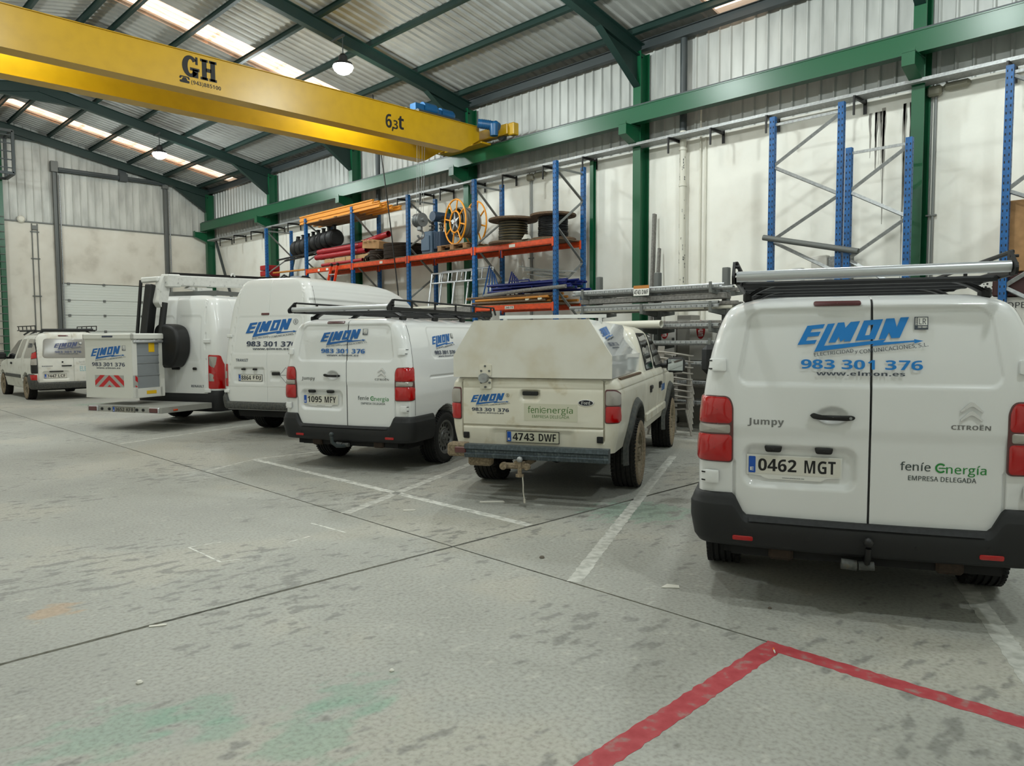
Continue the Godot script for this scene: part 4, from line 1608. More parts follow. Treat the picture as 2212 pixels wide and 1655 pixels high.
# Spanish number plate: w x h, letters on white with the blue strip
func number_plate(parent: Node3D, xf: Transform3D, digits: String, w := 0.5, h := 0.105, framed := false, face := "plate_white") -> void:
	var g := G.new()
	g.prism(rounded(rect2(-w / 2, -h / 2, w / 2, h / 2), 0.012, 3), 0.006)
	var p := part("number_plate", g, M[face], parent)
	p.transform = xf
	if framed:
		g = G.new()
		g.prism(V2([-w / 2 - 0.008, -h / 2 - 0.006, -w * 0.36, -h / 2 - 0.012, -w * 0.3, -h / 2 - 0.03, w * 0.3, -h / 2 - 0.03, w * 0.36, -h / 2 - 0.012, w / 2 + 0.008, -h / 2 - 0.006, w / 2 + 0.008, h / 2 + 0.006, -w / 2 - 0.008, h / 2 + 0.006]), 0.004)
		part("plate_frame", g, M.white_paint, p)
		lettering(p, "www.palausa.es", w * 0.24, 0.009, Transform3D(Basis(), Vector3(0, -h / 2 - 0.02, 0.0045)), M.print_dark)
	else:
		g = G.new()
		for s: float in [-1.0, 1.0]:
			g.box(Vector3(0, s * (h / 2 + 0.002), 0.003), Vector3(w + 0.008, 0.004, 0.008))
			g.box(Vector3(s * (w / 2 + 0.002), 0, 0.003), Vector3(0.004, h, 0.008))
		part("plate_frame", g, M.seal, p)
	g = G.new()
	g.prism(rounded(rect2(-w / 2 + 0.004, -h / 2 + 0.004, -w / 2 + w * 0.085, h / 2 - 0.004), 0.006, 3), 0.0015, Transform3D(Basis(), Vector3(0, 0, 0.006)))
	part("blue_strip", g, M.plate_blue, p)
	lettering(p, "E", w * 0.04, h * 0.2, Transform3D(Basis(), Vector3(-w / 2 + w * 0.045, -h * 0.24, 0.0078)), M.white_print, true)
	var parts := digits.split(" ")
	lettering(p, parts[0], w * 0.42, h * 0.7, Transform3D(Basis(), Vector3(-w * 0.175, 0, 0.0065)), M.plate_ink, true)
	lettering(p, parts[1], w * 0.33, h * 0.7, Transform3D(Basis(), Vector3(w * 0.285, 0, 0.0065)), M.plate_ink, true)

# the electricians' sign: slanted logo with a lightning stroke, trade line, telephone, web address; units of the drawing are 1760 across
func logo_piece(o: Node3D, poly: PackedVector2Array, xf: Transform3D, k: float, blue: Material, grey_m: Material, big: bool) -> Array:
	return []

func elmon_sign(parent: Node3D, xf: Transform3D, width: float, blue: Material, deep: Material, grey_m: Material, mark: String, number := true, small_line := true) -> void:
	var o := group_node("sign_writing", parent, xf)
	var k := width / 1760.0
	var polys := [
		V2([325, 205, 570, 180, 545, 243, 392, 257, 370, 305, 515, 293, 485, 357, 332, 372, 310, 432, 462, 418, 435, 475, 190, 495]),
		V2([610, 180, 710, 170, 562, 510, 1400, 415, 1362, 457, 1770, 430, 1768, 412, 1888, 437, 1775, 472, 1770, 450, 1205, 515, 1247, 480, 425, 600]),
		V2([750, 162, 838, 156, 853, 238, 925, 152, 1052, 140, 925, 440, 832, 445, 850, 405, 785, 452, 765, 372, 718, 457, 622, 462]),
		V2([1105, 133, 1360, 115, 1335, 190, 1165, 203, 1118, 355, 1272, 345, 1250, 410, 992, 432]),
		V2([1350, 146, 1360, 115, 1250, 410, 1180, 350, 1235, 198, 1335, 190]),
		V2([1400, 108, 1510, 103, 1540, 235, 1590, 93, 1700, 88, 1580, 390, 1470, 397, 1440, 310, 1395, 405, 1305, 412]),
	]
	polys[3] = V2([1105, 133, 1360, 115, 1334, 186, 1165, 203, 1118, 355, 1276, 340, 1250, 410, 992, 432])
	polys[4] = V2([1235, 198, 1334, 186, 1276, 340, 1180, 350])
	var gb := G.new()
	var gg := G.new()
	for p in polys:
		var q := PackedVector2Array()
		for a in p:
			q.append(Vector2((a.x - 1070) * k, (380 - a.y) * k))
		gb.prism(q, 0.0012)
		for e in Geometry2D.offset_polygon(q, 6.5 * k):
			if not Geometry2D.is_polygon_clockwise(e):
				gg.prism(e, 0.0006)
	part("logo", gb, blue, o)
	part("logo_outline", gg, grey_m, o)
	var T := func(x: float, y: float, rot := 0.0) -> Transform3D: return Transform3D(Basis(Vector3(0, 0, 1), deg_to_rad(rot)), Vector3((x - 1070) * k, (380 - y) * k, 0.0006))
	if small_line:
		lettering(o, "ELECTRICIDAD", 545 * k, 52 * k, T.call(695, 612, 6.6), grey_m)
		lettering(o, "y", 36 * k, 52 * k, T.call(1005, 605, 6.0), grey_m)
		lettering(o, "COMUNICACIONES, S.L.", 905 * k, 66 * k, T.call(1500, 548, 7.0), grey_m)
	if number:
		var dig := [["9", 317], ["8", 476], ["3", 642], ["3", 883], ["0", 1050], ["1", 1208], ["3", 1468], ["7", 1648], ["6", 1810]]
		for d in dig:
			lettering(o, d[0], (95 if d[0] == "1" else 148) * k, 140 * k, T.call(d[1], 784 + (d[1] - 317) * 0.007), deep, true)
		lettering(o, "www.elmon.es", 1195 * k, 66 * k, T.call(1058, 922), grey_m, true)
	if mark == "badge":
		var g := G.new()
		g.prism(rect2(-89 * k, -93 * k, 89 * k, 93 * k), 0.0012, T.call(1859, 180))
		var b := part("certificate_badge", g, grey_m, o)
		g = G.new()
		g.prism(rect2(-45 * k, -30 * k, 78 * k, 82 * k), 0.0006, T.call(1859, 180) * Transform3D(Basis(), Vector3(0, 0, 0.0012)))
		part("badge_field", g, M.white_print, b)
		lettering(b, "LR", 92 * k, 84 * k, T.call(1875, 154) * Transform3D(Basis(), Vector3(0, 0, 0.002)), grey_m)
		lettering(b, "ISO 9001", 118 * k, 26 * k, T.call(1874, 236) * Transform3D(Basis(), Vector3(0, 0, 0.0014)), M.white_print, true)
		lettering(b, "CERTIFIED", 110 * k, 24 * k, T.call(1793, 155, 90.0) * Transform3D(Basis(), Vector3(0, 0, 0.0014)), M.white_print, true)
	elif mark == "ring":
		var g := G.new()
		var ring := PackedVector3Array()
		for a in 25:
			ring.append(T.call(1830, 175).origin + Vector3(cos(TAU * a / 24.0), sin(TAU * a / 24.0), 0) * 72 * k)
		g.tube(ring, 5 * k, 5, false)
		part("ring_mark", g, grey_m, o)
		lettering(o, "R", 58 * k, 82 * k, T.call(1832, 175), grey_m, false, "Droid Serif")

func fenie(parent: Node3D, xf: Transform3D, w: float, dark: Material, green: Material, joined := false) -> void:
	var o := group_node("partner_sign", parent, xf)
	var k := w / 710.0
	var T := func(x: float, y: float) -> Transform3D: return Transform3D(Basis(), Vector3((x - 600) * k, (655 - y) * k, 0.0))
	if joined:
		lettering(o, "feni", 200 * k, 105 * k, T.call(345, 650), dark)
	else:
		lettering(o, "feníe", 255 * k, 82 * k, T.call(371, 640), dark)
	# the big open e with its bar drawn out to the right
	var g := G.new()
	var c := Vector2(582, 646)
	var outer := PackedVector2Array()
	var R := 46.0
	if joined:
		c = Vector2(492, 660)
		R = 40.0
	for q in 21:
		var a := deg_to_rad(-40.0 - q * 14.0)
		outer.append(c + Vector2(cos(a), -sin(a)) * R)
	for q in range(20, -1, -1):
		var a := deg_to_rad(-40.0 - q * 14.0)
		outer.append(c + Vector2(cos(a), -sin(a)) * (R - (16.0 if not joined else 9.0)))
	var f := PackedVector2Array()
	for p in outer:
		f.append(Vector2((p.x - 600) * k, (655 - p.y) * k))
	g.prism(f, 0.001)
	f = PackedVector2Array()
	for p in V2([c.x - 16, c.y - 5, c.x + 46, c.y - 5, c.x + 40, c.y + 5, c.x - 16, c.y + 5]):
		f.append(Vector2((p.x - 600) * k, (655 - p.y) * k))
	g.prism(f, 0.001)
	part("lettering", g, green if not joined else dark, o)
	lettering(o, "nergía", (325 if not joined else 385) * k, (106 if not joined else 120) * k, T.call(790 if not joined else 735, 664), green)
	lettering(o, "EMPRESA DELEGADA", 560 * k, 44 * k, T.call(594, 750), dark)

func build_vans() -> void:
	# ---- the mid-size white van, made once
	var B := Body.new()
	B.w = V2([0.3, 0.855, 0.5, 0.89, 0.9, 0.897, 1.25, 0.872, 1.46, 0.84, 1.62, 0.8, 1.7, 0.77, 1.75, 0.74, 1.787, 0.69, 1.808, 0.62])
	B.zr = V2([0.3, -0.03, 0.55, -0.004, 1.0, 0.0, 1.25, -0.006, 1.7, -0.05, 1.76, -0.068, 1.79, -0.09, 1.808, -0.13])
	B.zf = V2([0.3, -4.62, 0.6, -4.72, 0.95, -4.55, 1.08, -4.0, 1.15, -3.75, 1.75, -2.9, 1.835, -2.6])
	B.rr = V2([0.3, 0.09, 0.9, 0.1, 1.5, 0.12, 1.835, 0.14])
	B.arches = [[-0.93, 0.34, 0.4], [-4.05, 0.34, 0.4]]
	var seam := 0.036
	B.feat = func(kind: int, x: float, y: float, z: float) -> float:
		var d := 0.0
		if kind == 0:
			if absf(x - seam) < 0.0052 and y > 0.5:
				return 0.02
			# window-shaped pressing
			var hx := lerpf(0.685, 0.61, clampf((y - 1.31) / 0.45, 0.0, 1.0))
			var s := sd_box(x, y, 0.0, 1.532, hx, 0.218, 0.075)
			d += 0.013 * (1.0 - smoothstep(-0.012, 0.004, s))
			# number plate pressing
			s = sd_box(x, y, -0.333, 0.842, 0.312, 0.125, 0.07)
			d += 0.034 * (1.0 - smoothstep(-0.04, 0.004, s))
			# bowl behind the handle
			var e := Vector2((x + 0.16) / 0.088, (y - 1.142) / 0.054).length()
			d += 0.03 * (1.0 - smoothstep(0.55, 1.02, e))
			# the lower half of the doors stands back a little
			d += 0.01 * (1.0 - smoothstep(1.0, 1.08, y))
			# shut line of the doors against the corner posts
			var edge := lerpf(0.765, 0.69, clampf((y - 1.2) / 0.6, 0.0, 1.0))
			if y < 1.25:
				edge = 0.69
			if absf(absf(x) - edge) < 0.006 and y < 0.86 and y > 0.6:
				d += 0.012
		else:
			# sliding-door rail, window-shaped pressing, door edge
			if z < -0.55 and z > -1.75 and absf(y - 1.115) < 0.008:
				d += 0.014
			var s := sd_box(z, y, -1.55, 1.53, 0.93, 0.2, 0.1)
			d += 0.01 * (1.0 - smoothstep(-0.02, 0.008, s))
			if absf(z + 1.52) < 0.006 and y > 0.5:
				d += 0.012
			if absf(z + 2.75) < 0.006 and y < 1.6 and y > 0.4:
				d += 0.012
		return d
	var xs := spread(0.0, 0.79, 0.0085, around([0.036], 0.006) + around([0.69], 0.006))
	var ys := spread(0.41, 1.808, 0.011, [1.806, 1.8075])
	var zs := spread(-0.16, -1.45, 0.03, around([-1.52], 0.007)) + spread(-1.47, -4.5, 0.06, around([-2.75], 0.007))
	zs.sort()
	zs.reverse()
	var van := thing("van", "near white van at the right with a silver roof tube, rear doors facing, plate 0462", "van", Vector3(4.30, 0, -1.57), deg_to_rad(-64.0), "white mid-size vans with roof racks")
	var body := part("body", B.build(ys, xs, zs), M.van_white, van)
	# black strip laid in the gap between the doors, standing in for its shade
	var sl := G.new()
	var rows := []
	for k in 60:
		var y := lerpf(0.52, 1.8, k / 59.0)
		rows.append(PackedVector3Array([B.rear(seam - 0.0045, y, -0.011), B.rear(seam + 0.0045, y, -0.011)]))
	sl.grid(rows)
	part("seam_shade_strip", sl, M.seal, body)
	edge_shade_strips(body, B, 0.13, 0.68, 1.78)
	jumpy_details(van, body, B)
	var second := van.duplicate()
	second.name = numbered("van")
	second.position = Vector3(4.86, 0, -7.77)
	second.rotation.y = deg_to_rad(-66.5)
	second.set_meta("label", "white van with a black roof rack, second from the right, plate 1095")
	add_child(second)
	# what tells the two apart
	var b2: Node3D = second.get_node("body")
	for q in [[van, body, "0462 MGT", "logo_blue", "logo_blue"], [second, b2, "1095 MFY", "logo_blue_deep", "logo_blue_deep"]]:
		var bd: Node3D = q[1]
		number_plate(bd, B.rear_xf(-0.36, 0.845, -0.036), q[2], 0.5, 0.105, true)
		elmon_sign(bd, B.rear_xf(-0.018, 1.588, -0.0066), 0.663, M[q[3]], M[q[4]], M.logo_grey, "badge")
		fenie(bd, B.rear_xf(0.398, 0.872, -0.0085), 0.415, M.print_charcoal, M.print_green)
	elmon_sign(b2, B.side_xf(-1.02, 1.545, 1.0, -0.0075), 0.62, M.logo_blue_deep, M.print_dark, M.logo_grey, "badge")
	# tow bars: a short ball on the near van, a curved neck on the second
	var g := G.new()
	g.tube(V3([0.03, 0.33, -0.1, 0.03, 0.34, 0.05, 0.031, 0.39, 0.085, 0.031, 0.43, 0.09]), 0.017, 8)
	g.lathe(V2([0, -0.028, 0.02, -0.02, 0.029, 0, 0.02, 0.02, 0, 0.028]), Transform3D(Basis(), Vector3(0.031, 0.463, 0.09)), 14, true)
	part("tow_ball", g, M.black_plastic, van)
	g = G.new()
	g.tube(V3([0.02, 0.32, -0.1, 0.02, 0.3, 0.03, -0.03, 0.31, 0.12, -0.06, 0.36, 0.17, -0.065, 0.43, 0.175]), 0.022, 8)
	g.lathe(V2([0, -0.028, 0.02, -0.02, 0.029, 0, 0.02, 0.02, 0, 0.028]), Transform3D(Basis(), Vector3(-0.065, 0.455, 0.175)), 14, true)
	part("tow_ball", g, M.grey_steel, second)
	# the near van's door mirror on its left, seen past the flank
	g = G.new()
	g.cbox(Vector3(-1.06, 1.36, -3.3), Vector3(0.22, 0.3, 0.14), 0.05)
	g.tube(V3([-0.85, 1.16, -3.32, -1.02, 1.22, -3.3]), 0.03, 8)
	for q in [van, second]:
		part("door_mirror", g, M.black_plastic, q)
	g = G.new()
	g.cbox(Vector3(1.06, 1.36, -3.3), Vector3(0.22, 0.3, 0.14), 0.05)
	g.tube(V3([0.85, 1.16, -3.32, 1.02, 1.22, -3.3]), 0.03, 8)
	for q in [van, second]:
		part("door_mirror", g, M.black_plastic, q)

# black strip standing in for the shaded gap between rear door and corner post
func edge_shade_strips(parent: Node3D, B: Body, back: float, y0: float, y1: float) -> void:
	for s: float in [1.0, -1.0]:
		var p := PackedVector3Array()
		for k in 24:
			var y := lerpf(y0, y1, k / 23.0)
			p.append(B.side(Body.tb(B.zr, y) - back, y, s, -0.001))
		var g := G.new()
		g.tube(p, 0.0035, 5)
		part("seam_shade_strip", g, M.seal, parent)

func jumpy_details(van: Node3D, body: Node3D, B: Body) -> void:
	var fr := func(p: Vector2, off: float) -> Vector3: return B.rear(p.x, p.y, off)
	var g: G
	# bumper
	var top := func(x: float, z: float) -> float:
		return lerpf(0.545 + 0.01 * (x * x), 0.672, smoothstep(0.615, 0.7, x))
	var bot := func(x: float, z: float) -> float: return 0.355 + 0.012 * x * x
	g = B.skirt(-0.55, bot, top, 0.045)
	var bump := part("bumper", g, M.bumper_plastic, van)
	g = G.new()
	var rows := []
	for r in 4:
		var row := PackedVector3Array()
		for k in 31:
			var x := lerpf(-0.6, 0.6, k / 30.0)
			row.append(B.rear(x, 0.52 + r * 0.009, 0.05 - r * 0.008))
		rows.append(row)
	g.grid(rows)
	part("scuffed_sill", g, M.bumper_worn, bump, "scuffed loading sill")
	for s: float in [-1.0, 1.0]:
		g = G.new()
		g.blob(fr, rounded(rect2(minf(s * 0.575, s * 0.69), 0.402, maxf(s * 0.575, s * 0.69), 0.43), 0.01, 3), 0.053, 0.002, 0.01, 3)
		part("reflector", g, M.red_lens, bump)
		g = G.new()
		g.cyl(B.rear(s * 0.28, 0.44, 0.045), B.rear(s * 0.28, 0.44, 0.0545), 0.012, -1, 14)
		g.cyl(B.rear(s * 0.62, 0.46, 0.045), B.rear(s * 0.62, 0.46, 0.0545), 0.012, -1, 14)
		part("parking_sensor", g, M.black_plastic, bump)
		# tail lamp: housing, two red fields, one clear
		var O := func(a: Array) -> PackedVector2Array:
			var o := PackedVector2Array()
			for k in range(0, a.size(), 2):
				o.append(Vector2(a[k] * s, a[k + 1]))
			return o
		g = G.new()
		g.blob(fr, rounded(O.call([0.905, 0.855, 0.905, 1.25, 0.72, 1.245, 0.695, 1.19, 0.693, 0.852]), 0.03, 5), 0.006, 0.004, 0.02, 4)
		var lamp := part("tail_lamp", g, M.red_lens_dark, van)
		g = G.new()
		g.blob(fr, rounded(O.call([0.897, 1.085, 0.897, 1.243, 0.725, 1.237, 0.703, 1.188, 0.702, 1.085]), 0.025, 5), 0.011, 0.012, 0.02, 7)
		g.blob(fr, rounded(O.call([0.897, 0.862, 0.897, 1.018, 0.701, 1.018, 0.701, 0.86]), 0.025, 5), 0.011, 0.012, 0.02, 7)
		part("red_lens", g, M.red_lens, lamp)
		g = G.new()
		g.blob(fr, rounded(O.call([0.885, 1.027, 0.885, 1.077, 0.712, 1.077, 0.712, 1.027]), 0.012, 4), 0.012, 0.006, 0.02, 3)
		part("clear_lens", g, M.clear_lens, lamp)
		# hinges
		for y in [0.766, 1.428]:
			g = G.new()
			var hx := 0.815 if y < 1.0 else 0.78
			g.blob(fr, rounded(rect2(s * hx - 0.042, y - 0.038, s * hx + 0.042, y + 0.038), 0.012, 3), 0.022, 0.002, 0.024, 3)
			var hg := part("hinge", g, M.van_white, van)
			for yy in [y - 0.024, y + 0.024]:
				g = G.new()
				g.blob(fr, rect2(minf(s * (hx + 0.026), s * (hx + 0.044)), yy - 0.004, maxf(s * (hx + 0.026), s * (hx + 0.044)), yy + 0.004), 0.0245, 0.0, 0.004, 1)
				part("hinge_pin", g, M.seal, hg)
	# high brake lamp, handle, plate lamps, badges
	g = G.new()
	g.blob(fr, rounded(rect2(-0.267, 1.765, -0.02, 1.794), 0.014, 5), 0.012, 0.008, 0.02, 3)
	part("brake_lamp", g, M.red_lens_dark, van)
	g = G.new()
	var hp := PackedVector2Array()
	hp = rounded(V2([-0.28, 1.148, -0.262, 1.13, -0.225, 1.124, -0.085, 1.122, -0.05, 1.128, -0.042, 1.143, -0.06, 1.152, -0.1, 1.15, -0.22, 1.15, -0.26, 1.162]), 0.008, 3)
	g.blob(fr, hp, 0.028, 0.006, 0.02, 3)
	var hd := part("door_handle", g, M.black_plastic, body)
	g = G.new()
	g.cyl(B.rear(-0.068, 1.138, 0.028), B.rear(-0.068, 1.138, 0.037), 0.008, -1, 14)
	part("lock", g, M.steel, hd)
	for x in [-0.471, -0.2]:
		g = G.new()
		g.blob(fr, rounded(V2([x - 0.05, 0.962, x - 0.042, 0.926, x + 0.042, 0.926, x + 0.05, 0.962]), 0.012, 3), 0.002, 0.004, 0.03, 2)
		part("plate_lamp", g, M.black_plastic, body)
	lettering(body, "Jumpy", 0.2, 0.05, B.rear_xf(-0.515, 1.096, 0.0015), M.badge_chrome, true).name = "model_badge"
	lettering(body, "CITROËN", 0.186, 0.03, B.rear_xf(0.523, 1.106, 0.0015), M.badge_chrome, true).name = "maker_badge"
	g = G.new()
	for y in [1.195, 1.148]:
		var c := V2([-0.052, y - 0.012, -0.052, y - 0.001, -0.012, y + 0.041, 0.0, y + 0.046, 0.012, y + 0.041, 0.052, y - 0.001, 0.052, y - 0.012, 0.01, y + 0.019, 0.0, y + 0.022, -0.01, y + 0.019])
		var xf := B.rear_xf(0.523, y, 0.0)
		var q := PackedVector2Array()
		for p in c:
			q.append(Vector2(p.x, p.y - y))
		g.prism(q, 0.012, xf)
	part("chevron_badge", g, M.chrome, body)
	# what hangs below, wheels
	g = G.new()
	g.box(Vector3(0, 0.37, -2.3), Vector3(1.5, 0.2, 4.2))
	g.box(Vector3(0, 0.36, -0.2), Vector3(1.4, 0.12, 0.3))
	part("underbody", g, M.underbody, van)
	g = G.new()
	for q in [[-0.42, 0.2], [0.45, 0.2]]:
		var mb := G.new()
		mb.cbox(Vector3(q[0], 0.335, -0.06), Vector3(q[1] * 0.68, 0.09, 0.08), 0.015)
		part("bumper_bracket", mb, M.rusty, van)
	g.cyl(Vector3(-0.1, 0.315, 0.02), Vector3(-0.02, 0.31, 0.02), 0.03, -1, 12)
	part("tow_socket", g, M.muddy_grey, van)
	g = G.new()
	g.cyl(Vector3(-0.01, 0.31, 0.02), Vector3(0.07, 0.315, 0.02), 0.025, -1, 12)
	part("tow_socket", g, M.muddy_grey, van)
	for q in [[-0.93, 0.335], [-4.05, 0.335]]:
		for s: float in [-1.0, 1.0]:
			wheel(van, Vector3(s * 0.785, 0.333, q[0]), 0.333, 0.215, s, M.rubber, M.wheel_silver)
	# black lower cladding along the flanks
	for s: float in [-1.0, 1.0]:
		g = G.new()
		var rows2 := []
		for r in 5:
			var row := PackedVector3Array()
			for k in 24:
				var z := lerpf(-1.36, -3.6, k / 23.0)
				row.append(B.side(z, lerpf(0.34, 0.5, r / 4.0), s, 0.012 if r < 4 else 0.002))
			if s > 0.0:
				rows2.append(row)
			else:
				row.reverse()
				rows2.append(row)
		g.grid(rows2)
		part("side_cladding", g, M.bumper_plastic, van)
		# cab side window
		g = G.new()
		var fs := func(p: Vector2, off: float) -> Vector3: return B.side(p.x, p.y, s, off)
		var ol := rounded(V2([-2.85, 1.16, -2.85, 1.6, -3.05, 1.6, -3.6, 1.17]), 0.05, 4)
		if s > 0.0:
			ol.reverse()
		g.blob(fs, ol, 0.004, 0.0, 0.01, 2)
		part("side_window", g, M.dark_glass, van)
	# roof rack with its loading tube
	var rack := group_node("roof_rack", van)
	g = G.new()
	g.cyl(Vector3(-0.685, 1.935, 0.045), Vector3(0.665, 1.95, 0.045), 0.03, -1, 20)
	part("loading_tube", g, M.aluminium, rack)
	for s: float in [-1.0, 1.0]:
		var yb := 1.94 + s * 0.006
		g = G.new()
		g.prism(rounded(V2([-0.075, -0.035, 0.06, -0.045, 0.075, 0.0, -0.055, 0.095, -0.085, 0.09]), 0.02, 3), 0.014, Transform3D(Basis(Vector3(0, 0, 1), Vector3.UP, Vector3(-1, 0, 0)), Vector3(s * 0.69 + 0.007 - 0.012, yb, 0.04)))
		for y in [0.02, 0.06]:
			g.cyl(Vector3(s * 0.69 - 0.02, yb + y, -0.0), Vector3(s * 0.69 + 0.02, yb + y, -0.0), 0.008, -1, 8)
		part("end_plate", g, M.black_plastic, rack)
		g = G.new()
		g.bar(Vector3(s * 0.68, yb - 0.02, 0.02), Vector3(s * 0.68, yb - 0.02, -2.9), 0.03, 0.045, Vector3.UP, 0.006)
		g.bar(Vector3(s * 0.69, yb + 0.085, -0.03), Vector3(s * 0.69, yb + 0.085, -2.95), 0.022, 0.022, Vector3.UP, 0.005)
		for k in 5:
			g.bar(Vector3(s * 0.688, yb, -0.45 - k * 0.6), Vector3(s * 0.69, yb + 0.085, -0.45 - k * 0.6), 0.02, 0.02)
		g.bar(Vector3(s * 0.69, yb + 0.085, -2.95), Vector3(s * 0.68, yb - 0.02, -3.05), 0.022, 0.022)
		part("side_rail", g, M.black_plastic, rack)
		for k in 4:
			var z := -0.32 - k * 0.82
			g = G.new()
			var rows3 := []
			for q in 9:
				var t := q / 8.0
				var p := Vector3(s * lerpf(0.42, 0.64, t), 1.925 - 0.085 * t * t, z)
				var row := PackedVector3Array()
				for c in [[-0.05, 0.0], [0.05, 0.0], [0.04, -0.022], [-0.04, -0.022]]:
					row.append(p + Vector3(-s * 0.0, c[1], -c[0] * (1.0 + 0.25 * t)))
				if s < 0.0:
					row.reverse()
				rows3.append(row)
			g.grid(rows3, true)
			g.cbox(Vector3(s * 0.635, 1.83, z), Vector3(0.05, 0.06, 0.12), 0.012)
			part("foot", g, M.black_plastic, rack)
	for k in 9:
		g = G.new()
		g.cbox(Vector3(0, 1.905, -0.2 - k * 0.34), Vector3(1.34, 0.03, 0.075), 0.012)
		part("cross_bar", g, M.bumper_plastic, rack)

func mirror2(a: Array, s: float) -> PackedVector2Array:
	var o := PackedVector2Array()
	for k in range(0, a.size(), 2):
		o.append(Vector2(a[k] * s, a[k + 1]))
	return o

func flank(B: Body, s: float) -> Callable:
	return func(p: Vector2, off: float) -> Vector3: return B.side(p.x, p.y, s, off)

func pane(parent: Node3D, B: Body, s: float, pts: Array, r: float, called := "side_window", m := "dark_glass", off := 0.004) -> void:
	var ol := rounded(V2(pts), r, 4)
	if Geometry2D.is_polygon_clockwise(ol) == (s < 0.0):
		ol.reverse()
	# blob wants its outline counter-clockwise in (z, y); on the right flank that faces inwards, so turn the winding by building it reversed
	var g := G.new()
	var f := flank(B, s)
	if s > 0.0:
		g.blob(func(p: Vector2, o: float) -> Vector3: return f.call(Vector2(-p.x, p.y), o), flipx(ol), off, 0.0, 0.012, 2)
	else:
		g.blob(f, ol, off, 0.0, 0.012, 2)
	part(called, g, M[m], parent)

func flipx(a: PackedVector2Array) -> PackedVector2Array:
	var o := PackedVector2Array()
	for p in a:
		o.append(Vector2(-p.x, p.y))
	return o

func arch_flare(parent: Node3D, B: Body, s: float, zc: float, yc: float, r: float, m: Material, w := 0.075, out := 0.05) -> void:
	var rows := []
	var pr := [[r - 0.02, -0.03], [r - 0.012, out], [r + w * 0.5, out * 0.8], [r + w, 0.004]]
	for q in pr:
		var row := PackedVector3Array()
		for k in 25:
			var a := deg_to_rad(-18.0 + 216.0 * k / 24.0)
			var y := maxf(yc + q[0] * sin(a), 0.3)
			row.append(B.side(zc + q[0] * cos(a) * s, y, s, q[1]))
		rows.append(row)
	rows.reverse()
	var g := G.new()
	g.grid(rows)
	part("wheel_arch", g, m, parent)

